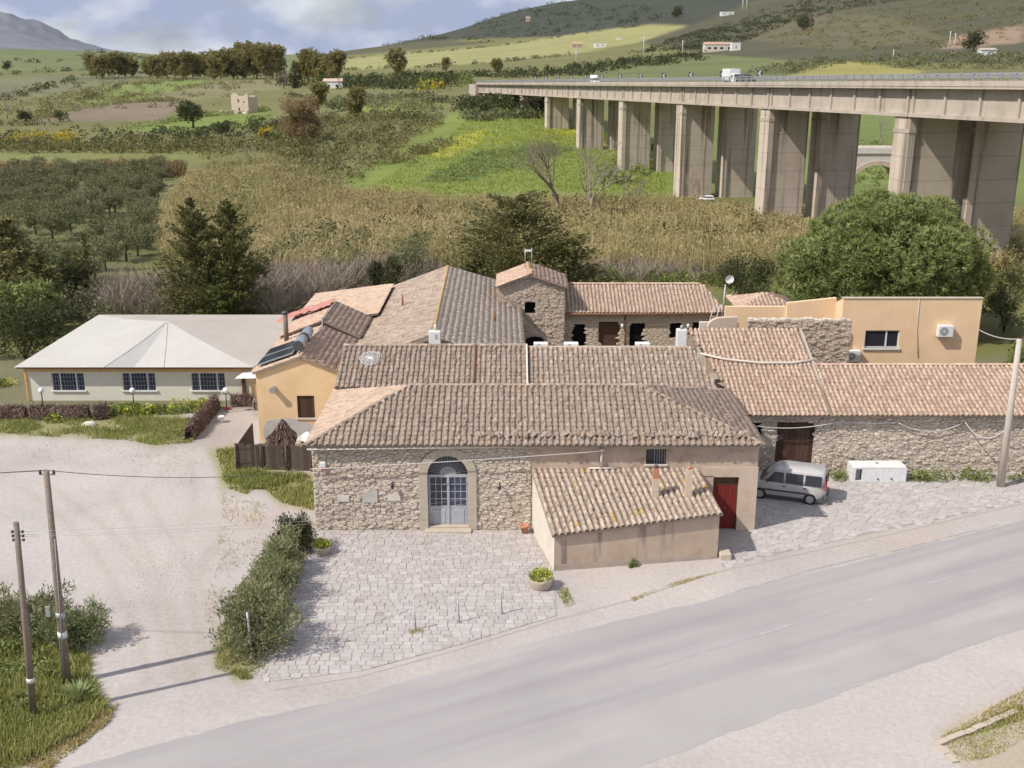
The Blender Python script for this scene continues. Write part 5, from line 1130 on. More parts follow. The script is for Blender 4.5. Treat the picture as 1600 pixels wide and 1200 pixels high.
# ================================================================ VIADUCT
VD = Vector((-.178,.984,-.0216)); VN = Vector((.984,.178,0)); VU = Vector((0,0,1)); V0 = gy(1400,182,112.0); SPAN = 34.6
def vp(t, e, z): return V0 + VD*t + VN*e + VU*z
def vbox(mb, t0, t1, e0, e1, z0, z1):
    p = [vp(t,e,z) for z in (z0,z1) for t, e in ((t0,e0),(t0,e1),(t1,e1),(t1,e0))]
    return mb.add(p, [(0,1,2,3),(4,7,6,5),(0,4,5,1),(1,5,6,2),(2,6,7,3),(3,7,4,0)])
K0, K1 = -2, 8
post_me = None
for di, eo in ((0,0.0),(1,7.3)):
    VT = thing('viaduct', tuple(vp(0,eo,-16)), ('near concrete motorway viaduct with guardrail crossing the valley','far parallel concrete viaduct close behind the near one')[di], 'viaduct')
    for k in range(K0, K1+1):
        t0, t1 = k*SPAN-1.2, (k+1)*SPAN-1.2
        if k == K1: t1 = t0+12
        g = vbox(MB(), t0+.06, t1-.06, eo+.9, eo+5.7, .3, 2.72).build('girder','concrete',VT)
        vbox(MB(), t0+.06, t1-.06, eo+.55, eo+6.05, 0, .34).build('bottom_flange','concrete',g)
        vbox(MB(), t0, t1, eo, eo+6.6, 2.72, 2.95).build('deck_slab','concrete',VT)
        fz = vbox(MB(), t0+.02, t1-.02, eo-.05, eo+.28, 2.95, 3.42).build('deck_edge','concrete',VT)
        vbox(MB(), t0+.02, t1-.02, eo+6.3, eo+6.62, 2.95, 3.42).build('deck_edge','concrete',VT)
        vbox(MB(), t0, t1, eo+.3, eo+6.28, 2.95, 2.99).build('carriageway','asphalt',VT)
        if di == 0:
            for j in range(7 if k < 6 else 4):
                tt_ = t0+.5+j*(t1-t0-1)/(6 if k < 6 else 3); e_ = vbox(MB(), tt_-.16, tt_+.16, eo+.68, eo+.9, .34, 2.72).build('stiffener','concrete',g)
        for ee in ((eo+.1, eo+6.45) if di == 0 else (eo+6.45,)):
            gr = MB()
            for z in (3.72,4.0): vbox(gr, t0, t1, ee-.03, ee+.03, z, z+.12)
            rl = gr.build('guardrail','galvanised',VT); n = 17
            for j in range(n):
                tt_ = t0+(j+.5)*(t1-t0)/n
                if k <= 2 and ee == eo+.1:
                    vbox(MB(), tt_-.06, tt_+.06, ee+.03, ee+.15, 3.42, 4.14).build('rail_post','galvanised',rl)
            if not (k <= 2 and ee == eo+.1):
                gp_ = MB()
                for j in range(n): tt_ = t0+(j+.5)*(t1-t0)/n; vbox(gp_, tt_-.06, tt_+.06, ee+.03, ee+.15, 3.42, 4.14)
                tag(gp_.build('rail_posts','galvanised',rl), kind='stuff')
        # pier at the start of the span
        if k > K0:
            c = vp(k*SPAN, eo+3, 0); zg = tz(c.x, c.y)-1.5; zb = zg-vp(k*SPAN,0,0).z
            P_ = vbox(MB(), k*SPAN-1.2, k*SPAN+1.2, eo+1.45, eo+6.4, zb, -.05).build('pier','pier_concrete',VT)
            vbox(MB(), k*SPAN-1.5, k*SPAN+1.5, eo+.75, eo+1.45, zb, -.05).build('pier_buttress','pier_concrete',P_)
            vbox(MB(), k*SPAN-1.55, k*SPAN+1.55, eo+.7, eo+1.5, -1.6, -1.2).build('pier_bracket','concrete',P_)
            vbox(MB(), k*SPAN-.8, k*SPAN+.8, eo+1.2, eo+5.6, -.06, .02).build('bearing','concrete_stain',P_)
    vbox(MB(), (K1+1)*SPAN-24, (K1+1)*SPAN-8, eo-.4, eo+6.9, -5, 2.9).build('abutment','concrete',VT)
# ---- traffic, chevrons
def car(name, pos, dirv, mat, lab, L_=4.2, w=.86, h=1.45, truck=False, sc=1.0):
    a = math.atan2(dirv.y, dirv.x)+math.pi; t = thing(name, tuple(pos), lab, 'truck' if truck else 'car', rz=a); t.scale = (sc,sc,sc)
    if truck:
        loft(MB(), [sring(-2.9,-1.2,.95,.4), sring(-2.95,-1.2,1.0,.9), sring(-2.85,-1.2,.98,1.4), sring(-2.3,-1.2,.9,2.2)]).build('cab',mat,t)
        MB().quad((-2.88,-.8,1.4),(-2.88,.8,1.4),(-2.4,.75,2.1),(-2.4,-.75,2.1)).build('windscreen','dark_glass',t)
        MB().bbox(-1.15,-1.1,.85,3.2,1.1,3.1,.05).build('box_body',mat,t); MB().box(-2.2,-.8,.45,3.1,.8,.85).build('chassis','van_trim',t); xs = (-2.1,2.2)
        for s in (-1,1): MB().box(-2.3,s*.96-.02,1.35,-1.6,s*.96+.02,1.95).build('side_window','dark_glass',t)
    else:
        loft(MB(), [sring(-L_/2,L_/2,w*.9,.22), sring(-L_/2-.03,L_/2+.03,w,.5), sring(-L_/2+.1,L_/2,w*.97,.85)]).build('body',mat,t)
        loft(MB(), [sring(-L_*.25,L_*.46,w*.94,.83), sring(-L_*.12,L_*.42,w*.8,1.25), sring(-L_*.06,L_*.36,w*.7,h)]).build('cabin',mat,t)
        MB().quad((-L_*.235,-w*.8,.9),(-L_*.235,w*.8,.9),(-L_*.115,w*.68,1.3),(-L_*.115,-w*.68,1.3)).build('windscreen','dark_glass',t); xs = (-L_*.3,L_*.3)
        for s in (-1,1): MB().quad(*[(x,s*(w*.95-(z-.85)*.32*w)+s*.02,z) for x,z in ((-L_*.18,.9),(L_*.38,.9),(L_*.34,1.25),(-L_*.09,1.25))]).build('side_window','dark_glass',t)
    for x in xs:
        for s in (-1,1): MB().tube([(x,s*(w-.22),.32),(x,s*(w+.01),.32)],.32,12).build('wheel','black_rubber',t)
VH = Vector((VD.x,VD.y,0)).normalized()
car('box_truck', vp(52.5,3.0,3.0), -VH, 'plastic_white', 'white box truck driving on the viaduct', truck=True, sc=.72)
car('parked_car', vp(45.5,2.2,3.0), -VH, 'van_trim', 'dark car just ahead of the white box truck on the viaduct')
car('white_car', vp(130,2.2,3.0), -VH, 'plastic_white', 'small white van on the far stretch of the viaduct', L_=4.4, h=1.9)
car('parked_car', gp(1104,314)+Vector((0,0,.0)), Vector((-1,.2,0)), 'plastic_white', 'white car parked at the foot of a viaduct pier', sc=.62)
for i, t_ in enumerate(np.linspace(68,250,12)):
    b = vp(t_,13.6,3.0); o = thing('chevron_sign', tuple(b), 'black and white chevron board beyond the viaduct carriageway, number %s from the truck' % ('one two three four five six seven eight nine ten eleven twelve'.split()[i]), 'road sign', 'chevron signs along the viaduct')
    MB().box(b.x-.04,b.y-.04,b.z,b.x+.04,b.y+.04,b.z+2.2).build('post','galvanised',o); pn = MB().box(b.x-.45,b.y-.03,b.z+1.2,b.x+.45,b.y+.0,b.z+2.2).build('board','van_trim',o)
    MB().prism([(b.x+.3,b.y-.04,b.z+1.3),(b.x-.05,b.y-.04,b.z+1.3),(b.x-.3,b.y-.04,b.z+1.7),(b.x-.05,b.y-.04,b.z+2.1),(b.x+.3,b.y-.04,b.z+2.1),(b.x+.05,b.y-.04,b.z+1.7)],(0,.008,0)).build('chevron','plastic_white',pn)
# ---- old stone arch bridge behind the viaduct
YB = 178.0; bl_, br_ = gy(1295,240,YB), gy(1450,246,YB); cxb = gy(1368,300,YB); zt = bl_.z; rB = 4.6; zc_ = gy(1368,258,YB).z-rB; zgB = min(tz(cxb.x,YB)-1, -2)
AB = thing('arch_bridge', (cxb.x,YB,zgB), 'old stone arch bridge seen between the viaduct piers', 'bridge')
mb = MB().box(bl_.x,YB,zgB,cxb.x-rB,YB+5,zt).box(cxb.x+rB,YB,zgB,br_.x,YB+5,zt)
for i in range(16):
    a, b = math.pi*i/16, math.pi*(i+1)/16; x0, x1 = cxb.x+rB*math.cos(a), cxb.x+rB*math.cos(b); z0, z1 = zc_+rB*math.sin(a), zc_+rB*math.sin(b)
    mb.prism([(x0,YB,z0),(x0,YB,zt),(x1,YB,zt),(x1,YB,z1)],(0,5,0))
    MB().prism([(cxb.x+rB*math.cos(a),YB-.12,zc_+rB*math.sin(a)),(cxb.x+(rB+.7)*math.cos(a),YB-.12,zc_+(rB+.7)*math.sin(a)),(cxb.x+(rB+.7)*math.cos(b),YB-.12,zc_+(rB+.7)*math.sin(b)),(cxb.x+rB*math.cos(b),YB-.12,zc_+rB*math.sin(b))],(0,.14,0)).build('arch_stone','plaster',AB)
mb.build('spandrel_wall','plaster_white',AB); MB().box(bl_.x,YB-.2,zt,br_.x,YB+.3,zt+.9).build('parapet','plaster_white',AB); MB().box(bl_.x,YB+4.6,zt,br_.x,YB+5,zt+.9).build('parapet','plaster_white',AB)

# ---- far houses
def far_house(px, py, wpx, hpx, lab, wall='plaster_white', roof=None, wins=((.25,.5),(.7,.5)), name='farmhouse', dep=.7, cat='house', rz=0.0):
    p = gp(px, py); s = (p.y*CP-(p.z-CAMH)*SP)/F; w, h = wpx*s, hpx*s; t = thing(name, (p.x,p.y,p.z-.5), lab, cat, rz=rz); d = w*dep; ORG[t] = Vector((0,0,0))
    b = MB().box(-w/2,0,-2,w/2,d,h).build('wall',wall,t)
    if roof:
        rh = h*.35; MB().add([(-w/2-.3,-.4,h),(w/2+.3,-.4,h),(w/2+.3,d+.4,h),(-w/2-.3,d+.4,h),(-w/2,d/2,h+rh),(w/2,d/2,h+rh)],[(0,1,5,4),(2,3,4,5),(1,2,5),(3,0,4),(3,2,1,0)]).build('roof',roof,t)
    else: MB().box(-w/2-.2,-.2,h,w/2+.2,d+.2,h+.35).build('roof_slab','concrete',t)
    for fx, fz in wins:
        x = -w/2+w*fx; z = h*fz; o = MB().box(x-w*.045,-.06,z-h*.13,x+w*.045,.02,z+h*.13).build('window','black_void',t); MB().box(x-w*.055,-.1,z-h*.17,x+w*.055,.02,z-h*.13).build('window_sill','dressed_stone',o)
    return t
far_house(1125,80,48,11,'long pale farmhouse on the slope above the viaduct','plaster_white','tile_pink',((.15,.5),(.35,.5),(.55,.5),(.8,.5)),dep=.4)
far_house(1150,79,14,13,'white block attached to the right end of the long farmhouse','white_paint',None,((.5,.5),),dep=1)
far_house(938,74,19,7,'small white house in the pale field','white_paint',None,((.3,.5),(.7,.5)))
far_house(902,75,17,7,'small reddish farmhouse left of the white house in the pale field','tile_pink','tile_pink')
far_house(968,62,8,4,'tiny white hut at the top of the pale field','white_paint',None,((.5,.5),))
far_house(1137,24,20,6,'pale hut high on the hill beside the masts','white_paint',None)
far_house(825,34,7,6,'small pink house far up the dark hill','tile_pink','tile_pink',((.5,.5),))
far_house(1545,86,24,9,'pale shed among bushes on the right slope','white_paint','concrete',((.5,.5),))
far_house(520,138,30,12,'white farm shed among trees near the dark cypress','white_paint','tile_far',((.3,.45),(.7,.45)),dep=.5)
# ruined two-storey house
rp = gp(383,176); s_ = (rp.y*CP-(rp.z-CAMH)*SP)/F
RU = thing('ruined_farmhouse', tuple(rp), 'roofless two storey stone ruin standing in the green field', 'ruin', rz=rd(-28)); w, d, h = 34*s_, 22*s_, 30*s_
mb = MB(); mb.wall_x(-w/2,w/2,-1,h*.88,-d/2,-d/2+.6,[(-w*.12,-w*.02,h*.52,h*.7),(-w*.1,-w*.0,h*.12,h*.26),(w*.22,w*.3,h*.5,h*.6)]).box(w/2-.6,-d/2+.6,-1,w/2,d/2,h*.8).box(-w/2+.6,d/2-.6,-1,w/2-.6,d/2,h*.86)
for k in range(9): x = -w/2+k*w/9; mb.box(x,-d/2,h*.88,x+w/9,-d/2+.6,h*(.9+.08*math.sin(k*.9)+random.uniform(0,.03)))
mb.build('wall','stone_far',RU)
mb = MB()
for (y0,y1,z0,z1) in ((-d/2+.6,-.6,-1,h*.9),(.6,d/2-.6,-1,h*.88),(-.6,.6,h*.3,h*.86)): mb.box(-w/2,y0,z0,-w/2+.6,y1,z1)
mb.build('side_wall','stone_far',RU)
for k in range(7): MB().bbox(-w/2-3+k*2.1+random.uniform(-.5,.5),-d/2-3.5+random.uniform(-1,1),-.2,-w/2-1.6+k*2.1,-d/2-2.2,random.uniform(.5,1.3),.2).build('rubble_block','plaster_white' if k%2 else 'dressed_stone',RU)
# masts and power poles on the slopes
for px, y0, y1, lab in ((1482,82,50,'left of two white power poles on the right slope'),(1490,82,53,'right of two white power poles on the right slope'),(1005,95,58,'thin mast above the viaduct right of centre'),(432,0,0,None),(1160,20,-4,'left mast on the hill top'),(1166,20,-6,'right mast on the hill top'),(1066,88,64,'slim pole before the long farmhouse'),(900,100,78,'slim pole below the pale field'),(1395,95,78,'slim pole on the right scrub slope')):
    if lab is None: continue
    p = gp(px,y0); h = (y0-y1)*(p.y*CP-(p.z-CAMH)*SP)/F; r = max(.12,.00045*p.y); o = thing('power_pole', tuple(p), lab, 'pole'); MB().tube([(p.x,p.y,p.z-1),(p.x,p.y,p.z+h)],[r,r*.7],6).build('shaft','wire_pale',o); MB().box(p.x-h*.06,p.y-.1,p.z+h*.93,p.x+h*.06,p.y+.1,p.z+h*.96).build('crossbar','wire_pale',o)
# ================================================================ VEGETATION
def wpoly(pix): return [gp(*p) for p in pix]
def scatter_pts(pix, n):
    """n points spread evenly over the ground inside an outline given on the photograph"""
    wp = [(p.x,p.y) for p in wpoly(pix)]; a = np.array(wp); lo, hi = a.min(0), a.max(0); out_ = np.zeros((0,2))
    while len(out_) < n:
        q = RNG.uniform(lo, hi, (n*2,2)); out_ = np.concatenate([out_, q[in_poly_np(q[:,0],q[:,1],wp)]])
    q = out_[:n]; return np.column_stack([q, terrain(q[:,0],q[:,1])])
def ribbons(base, tip, w, rnd, bend=None):
    """thin tapered blades: base->tip, quads narrowing to the tip"""
    n = len(base); d = tip-base; s = np.cross(d, rdir(n)); s /= np.linalg.norm(s,axis=1)[:,None]+1e-9; s = s*np.asarray(w).reshape(-1,1)*.5
    mid = (base+tip)/2 + (bend if bend is not None else 0)
    v = np.stack([base-s, base+s, mid+s*.85, mid-s*.85, tip+s*.2, tip-s*.2],1).reshape(-1,3); i = np.arange(n)*6
    return v, np.concatenate([np.stack([i,i+1,i+2,i+3],1), np.stack([i+3,i+2,i+4,i+5],1)]), np.repeat(rnd,6)
def reed_bed(name, pix, n, h, mat, lab, w=.12, cat='reeds'):
    p = scatter_pts(pix, n); k = RNG.random(n); patch = np.clip(.5+.4*wob(p[:,0],p[:,1],4,3)+.35*wob(p[:,0],p[:,1],11,8),0,1); fineP = np.clip(.5+.55*wob(p[:,0],p[:,1],1.3,6),0,1); keep_ = (fineP*.6+patch*.4+RNG.normal(0,.08,n)) > .27; p, k, patch, fineP = p[keep_], k[keep_], patch[keep_], fineP[keep_]; n = len(p); hh = h*RNG.uniform(.55,1.1,n)*(.4+.45*patch+.4*fineP)
    lean = RNG.normal(0,.16,(n,2)); tip = p+np.column_stack([lean*hh[:,None],hh]); rn = np.clip(k*.35+(1-patch)*.35+fineP*.3,0,.999)
    V, Fq, R_ = ribbons(p, tip, w*RNG.uniform(.6,1.3,n), rn, np.column_stack([lean*.2*hh[:,None], np.zeros(n)]))
    for q in range(3):       # arching leaves
        t = RNG.uniform(.35,1,n)[:,None]; b = p+(tip-p)*t; dr = RNG.normal(0,1,(n,2)); dr /= np.linalg.norm(dr,axis=1)[:,None]; L_ = RNG.uniform(.5,1.0,n)[:,None]*h*.17
        v2, f2, r2 = ribbons(b, b+np.column_stack([dr*L_, RNG.uniform(-.1,.9,n)[:,None]*L_]), w*.7*np.ones(n), np.clip(rn+RNG.uniform(-.15,.15,n),0,.999), np.column_stack([np.zeros((n,2)), L_*.25]))
        Fq = np.concatenate([Fq, f2+len(V)]); V = np.concatenate([V,v2]); R_ = np.concatenate([R_,r2])
    return tag(link(name, npmesh(name, V, Fq, mat, rnd=R_)), lab, cat, kind='stuff')
def bush_mass(name, pix, n, r, h, mat, lab, leaf_=.35, per=60, cat='bushes', flat=.8, line=False):
    if line:
        w_ = [gp(*q) for q in pix]; p = np.array([tuple(w_[i].lerp(w_[i+1], RNG.random())) for i in RNG.integers(0, len(w_)-1, n)]); p[:,:2] += RNG.normal(0, r*.5, (n,2)); p[:,2] = terrain(p[:,0],p[:,1])
    else: p = scatter_pts(pix, n)
    c = np.repeat(p, per, 0); sc = np.repeat(RNG.uniform(.55,1.25,n), per)[:,None]; d = rdir(n*per); d[:,2] = np.abs(d[:,2])*1.1-.1; rad = (.55+.45*RNG.random(n*per)**.5)[:,None]
    q = c + d*rad*sc*np.array([r,r,h]); rn = np.clip(np.repeat(RNG.random(n),per)*.6+RNG.random(n*per)*.4,0,.999)
    v, f = leaf_arrays(q, leaf_*RNG.uniform(.6,1.4,len(q))*sc[:,0], .6, up=d*.4); return tag(link(name, npmesh(name, v, f, mat, rnd=np.repeat(rn,4))), lab, cat, kind='stuff')
def twig_mass(name, pix, n, h, mat, lab, per=46, w=.035, cat='thicket'):
    p = scatter_pts(pix, n); c = np.repeat(p, per, 0); m = n*per; sc = np.repeat(RNG.uniform(.55,1.2,n),per)[:,None]*h
    d = RNG.normal(0,1,(m,3))*np.array([.55,.55,.35])+np.array([0,0,.8]); d /= np.linalg.norm(d,axis=1)[:,None]; s0 = RNG.uniform(0,.55,m)[:,None]; ax = d.copy(); ax[:,2] += .5
    b = c+ax*s0*sc*.6+np.column_stack([RNG.normal(0,.12,(m,2))*h,np.zeros(m)]); t = b+d*sc*RNG.uniform(.3,.65,m)[:,None]
    v, f, r = ribbons(b, t, w*RNG.uniform(.5,1.6,m), np.clip(np.repeat(RNG.random(n),per)*.5+RNG.random(m)*.5,0,.999), RNG.normal(0,.06,(m,3))*h)
    return tag(link(name, npmesh(name, v, f, mat, rnd=r)), lab, cat, kind='stuff')

# ---- tree prototypes (local, base at the origin)
def proto(name, trunk, crown, lab, cat='tree', group=None):
    t = thing(name, (0,0,0), lab, cat, group)
    if trunk: trunk[0].build('trunk', trunk[1], t)
    for me in (crown if isinstance(crown, list) else [crown]): link('crown', me, t)
    return t
def limbs(h, r, n=4, spread=.8, top=.9, sd_=1):
    rg = random.Random(sd_); mb = MB(); mb.tube([(0,0,-.3),(.05*h*rg.uniform(-1,1),.05*h*rg.uniform(-1,1),h*.4),(0,0,h*.6)],[r,r*.8,r*.55],7)
    for k in range(n):
        a = 2*math.pi*k/n+rg.uniform(-.4,.4); s_ = spread*h*.4; mb.tube([(0,0,h*rg.uniform(.3,.5)),(math.cos(a)*s_*.5,math.sin(a)*s_*.5,h*.65),(math.cos(a)*s_,math.sin(a)*s_,h*top)],[r*.5,r*.35,r*.12],5)
    return mb
def lobed(h0, h1, r, n, rr, sd_=0):
    rg = random.Random(sd_); lo = [(0,0,(h0+h1)/2,r*.62,r*.62,(h1-h0)*.42)]
    for k in range(n):
        a = rg.uniform(0,2*math.pi); q = r*rg.uniform(.35,.75); z = rg.uniform(h0+rr*.5,h1-rr*.5); lo.append((q*math.cos(a),q*math.sin(a),z,rr*rg.uniform(.7,1.2),rr*rg.uniform(.7,1.2),rr*rg.uniform(.6,1)))
    return lo
def place(protos, used, name_lab, pos, sc, group=None):
    k = random.randrange(len(protos)); rz = random.uniform(0,6.28)
    if not used[k]:
        used[k] = True; o = protos[k]; o.location = pos; o.rotation_euler.z = rz; o.scale = (sc,sc,sc*random.uniform(.9,1.1)); o['label'] = name_lab
        if group: o['group'] = group
        return o
    return dup(protos[k], pos, rz, (sc,sc,sc*random.uniform(.88,1.12)), name_lab, group)

# olive grove
OL = [proto('olive_tree', (limbs(2.6,.16,4,sd_=k),'bark'), foliage('crown', lobed(.9,3.2,1.9,7,.95,k), 150, 11, .42, .27,'olive_leaf',aspect=.45), 'x') for k in range(4)]
ou = [False]*4; grove = [(-200,276),(120,268),(285,266),(246,330),(236,398),(130,446),(40,452),(-200,452)]
wp = [(p.x,p.y) for p in wpoly(grove)]; cnt = 0
_row = 0
for gy_ in np.arange(108,275,4.9):
    _rw = []
    for gx in np.arange(-95,-10,4.6):
        x = gx+random.uniform(-.9,.9); y = gy_+random.uniform(-.9,.9)
        if inside((x,y),wp) and abs(wob(x*1.0,y*.4,7,4)) > .02: _rw.append((x,y))
    if not _rw: continue
    _row += 1
    for k, (x,y) in enumerate(reversed(_rw)):
        place(OL, ou, 'olive tree, %s from the reeds in the %s row of the grove' % (ordinal(k+1), ordinal(_row)), (x,y,tz(x,y)), random.uniform(.75,1.15), 'olive trees of the grove'); cnt += 1
# eucalyptus and far trees
EU = [proto('eucalyptus_tree', (limbs(17,.45,4,.6,sd_=k+9),'bark_pale'), foliage('crown', lobed(1.5,21,6.8,16,3.8,k+20), 330, 12, 1.5, 1.3,'eucalyptus',aspect=.6,shell=.35), 'x') for k in range(3)]
eu = [False]*3
def far_tree(P_, U, px, pyb, hpx, ref_h, lab, group=None):
    p = gp(px,pyb); sc = hpx*(p.y*CP-(p.z-CAMH)*SP)/F/ref_h; return place(P_, U, lab, p, sc, group)
euc = 0
for px in list(range(140,215,11))+list(range(236,290,12)):
    euc += 1; far_tree(EU, eu, px+random.uniform(-3,3), random.uniform(119,124), random.uniform(32,42), 22, '%s eucalyptus from the left in the far tree line' % ordinal(euc), 'eucalyptus trees of the far tree line')
for px in range(294,440,10):
    euc += 1; far_tree(EU, eu, px+random.uniform(-3,3), random.uniform(119,126), 40+16*math.exp(-((px-410)/55)**2)+random.uniform(-4,4), 22, '%s eucalyptus from the left in the far tree line' % ordinal(euc), 'eucalyptus trees of the far tree line')
for px in range(480,540,10): euc += 1; far_tree(EU, eu, px+random.uniform(-3,3), 128, random.uniform(40,50), 22, '%s eucalyptus from the left in the far tree line' % ordinal(euc), 'eucalyptus trees of the far tree line')
for px, pb_2, hp, lab in ((620,124,46,'lone tall eucalyptus left of the viaduct end'),(697,112,24,'small tree left of the ochre tree at the viaduct end'),(776,116,28,'ochre tree above the viaduct end'),(498,178,50,'slim tall tree behind the rust brown tree')): far_tree(EU, eu, px, pb_2, hp, 22, lab)
far_tree(EU, eu, 558,184,50,22,'slim green tree in the meadow left of the viaduct')
# dark cypress pair, rust tree, dark oak
CY = proto('cypress_tree', (limbs(12,.3,3,.2,sd_=3),'bark'), foliage('crown', [(0,0,6,2.6,2.6,6.5),(1.8,0,5,1.8,1.8,5),(-1.6,.5,4.5,1.7,1.7,4.6),(.4,0,10,1.5,1.5,3)], 260, 10, .8, .7,'bush_dark'), 'dark columnar cypress before the far tree line')
p = gp(462,138); CY.location = p; sc = 42*(p.y*CP-(p.z-CAMH)*SP)/F/13; CY.scale = (sc,)*3
RT = proto('rust_tree', (limbs(10,.3,5,.8,sd_=5),'bark_pale'), foliage('crown', lobed(.6,11.5,4.6,16,2.3,31), 900, 12, .9, .5,'rust_tree'), 'rust brown leaved tree in the middle of the scrub slope')
p = gp(474,224); RT.location = p; sc = 72*(p.y*CP-(p.z-CAMH)*SP)/F/12; RT.scale = (sc*1.1,sc*1.1,sc)
p = gp(443,138); PU = proto('purple_tree', (limbs(8,.3,4,.8,sd_=6),'bark_pale'), foliage('crown', lobed(2,9,3.4,7,1.8,41), 150, 10, .8, .55,'dry_hedge'), 'purplish bare tree left of the dark cypress'); PU.location = p; sc = 30*(p.y*CP-(p.z-CAMH)*SP)/F/9.5; PU.scale = (sc,)*3
DO = [proto('dark_oak', (limbs(4,.25,4,.8,sd_=7+k),'bark'), foliage('crown', lobed(.6,5,3.2,7,1.5,51+k), 170, 11, .7, .5,'bush_dark'), 'x') for k in range(2)]; du_ = [False]*2
for px, pyb, hp, lab in ((302,200,44,'dark round oak before the ruin'),(352,212,24,'grey green bush tree below the ruin'),(658,250,0,None),(95,190,18,'small dark tree on the brown field edge'),(12,110,14,'dark tree on the far left hill'),(40,195,22,'bush tree at the left field edge'),(1255,48,22,'dark tree alone on the right hill'),(1040,300,0,None),(1035,252,34,'dark tree between the viaduct piers'),(1520,80,30,'dark tree on the right slope beside the power poles'),(1058,28,18,'dark tree on the hill left of the masts')):
    if lab: far_tree(DO, du_, px, pyb, hp, 5.6, lab)
# bare trees in the meadow
def bare_tree(px, pyb, hpx, lab, mat, sd_, depth=5, spread=.5, sc=1):
    p = gp(px,pyb); h = hpx*(p.y*CP-(p.z-CAMH)*SP)/F; t = thing('bare_tree', tuple(p), lab, 'tree'); mb = MB(); rg = random.Random(sd_)
    r = h*.018*sc; mb.tube([p+Vector((0,0,-.3)),p+Vector((rg.uniform(-.3,.3),0,h*.28))],[r,r*.8],6); mb.build('trunk',mat,t); mb = MB()
    for k in range(4): branch_tree(mb, p+Vector((0,0,h*rg.uniform(.12,.28))), (rg.gauss(0,.45),rg.gauss(0,.45),1), h*.27, r*.7, depth, spread, rg, .25, .76, (2,3), 4)
    mb.build('crown',mat,t)
bare_tree(872,346,130,'pinkish bare tree at the meadow edge behind the tower','twig',3,6,.5,1.25)
bare_tree(925,342,115,'pale trunked bare tree right of the pinkish one','bark_pale',8,5,.5,1.3)
bare_tree(978,336,70,'small bare tree right of the pale trunked one','twig',5,4)
bare_tree(1085,330,60,'small bare tree at the foot of the viaduct pier','twig',6,4)
bare_tree(1375,228,45,'grey bare tree beyond the arch bridge','bark_pale',12,5,.6)
bare_tree(12,185,52,'pale bare tree at the left edge of the valley','bark_pale',14,5,.55)
bare_tree(395,262,42,'small bare tree in the scrub left of the meadow','twig',16,4)

# ---- scrub, reeds and thickets
reed_bed('reed_bed', [(246,402),(250,340),(296,290),(430,270),(525,310),(700,330),(870,330),(1050,328),(1170,345),(1250,352),(1270,420),(1120,440),(950,425),(700,420),(640,430),(520,452),(430,440),(330,430)], 40000, 3.3, 'reed', 'tan canebrake of tall reeds filling the valley floor')
reed_bed('reed_bed', [(300,300),(330,270),(440,262),(520,296),(480,340),(330,400),(255,400)], 16000, 3.0, 'reed_green', 'greener stand of reeds right of the olive grove')
reed_bed('reed_bed', [(1130,345),(1330,340),(1700,360),(1700,440),(1560,430),(1240,420)], 13000, 3.2, 'reed', 'tan reeds at the foot of the viaduct piers', w=.12)
reed_bed('reed_bed', [(-30,276),(290,268),(286,276),(-30,284)], 2600, 3.0, 'rust_tree', 'brown reed hedge along the far edge of the olive grove', w=.25)
bush_mass('scrub_slope', [(440,190),(520,182),(650,182),(690,192),(600,255),(520,302),(430,290),(415,240)], 520, 2.0, 1.7, 'scrub', 'grey brown scrub on the slope left of the meadow', .5, 46)
bush_mass('hedge_line', [(-60,226),(160,224),(300,226),(470,222),(470,234),(-60,238)], 230, 2.2, 2.6, 'scrub', 'scrub hedge line across the left fields', .6, 50)
bush_mass('gorse_hedge', [(-60,222),(110,218),(118,226),(-60,232)], 40, 2.2, 3.0, 'gorse_flower', 'orange flowering gorse in the left hedge line', .6, 50)
bush_mass('gorse_bush', [(400,212),(425,206),(430,214),(404,218)], 8, 2, 2.0, 'gorse_flower', 'orange gorse beside the rust brown tree', .6, 60)
bush_mass('field_scrub', [(180,212),(420,186),(440,200),(330,222),(180,226)], 110, 2.0, 1.8, 'bush_dark', 'dark low scrub below the ruined farmhouse', .6, 40)
bush_mass('olive_bank', [(505,165),(560,152),(680,160),(690,176),(600,172),(520,170)], 130, 2.4, 2.6, 'olive_leaf', 'bank of olive scrub behind the meadow', .7, 45)
bush_mass('olive_bank', [(720,185),(860,178),(860,186),(740,192)], 60, 2.4, 2.4, 'olive_leaf', 'olive scrub at the viaduct end of the meadow', .7, 45)
bush_mass('valley_scrub', [(-60,172),(0,170),(130,140),(250,150),(130,170),(0,205),(-60,205)], 150, 2.6, 2.0, 'scrub', 'scattered scrub at the left valley edge', .7, 36)
bush_mass('far_wood', [(430,134),(560,140),(700,140),(740,126),(640,124),(560,126)], 200, 4, 5.5, 'bush_dark', 'dark woodland strip left of the viaduct end', 1.3, 50, cat='wood')
bush_mass('far_wood', [(640,150),(735,140),(740,120),(690,118),(650,128)], 60, 3.5, 5, 'bush_green', 'greener scrub wood at the viaduct end', 1.0, 50, cat='wood')
bush_mass('gorse_bush', [(655,146),(690,140),(690,132),(660,138)], 12, 3, 4, 'gorse_flower', 'yellow gorse in the wood at the viaduct end', 1.0, 50)
bush_mass('meadow_scrub', [(940,258),(1010,248),(1035,262),(1000,285),(930,290)], 60, 1.8, 1.5, 'bush_green', 'green bramble scrub in the meadow before the piers', .5, 50)
bush_mass('meadow_hedge', [(600,256),(700,214),(715,220),(640,256)], 46, 1.6, 1.6, 'scrub', 'scrub strip on the left edge of the meadow', .5, 50)
bush_mass('dark_weeds', [(655,284),(745,240),(850,226),(900,234),(830,258),(720,286)], 420, .9, .45, 'bush_green', 'darker green weed patch in the meadow', .35, 22, cat='weeds')
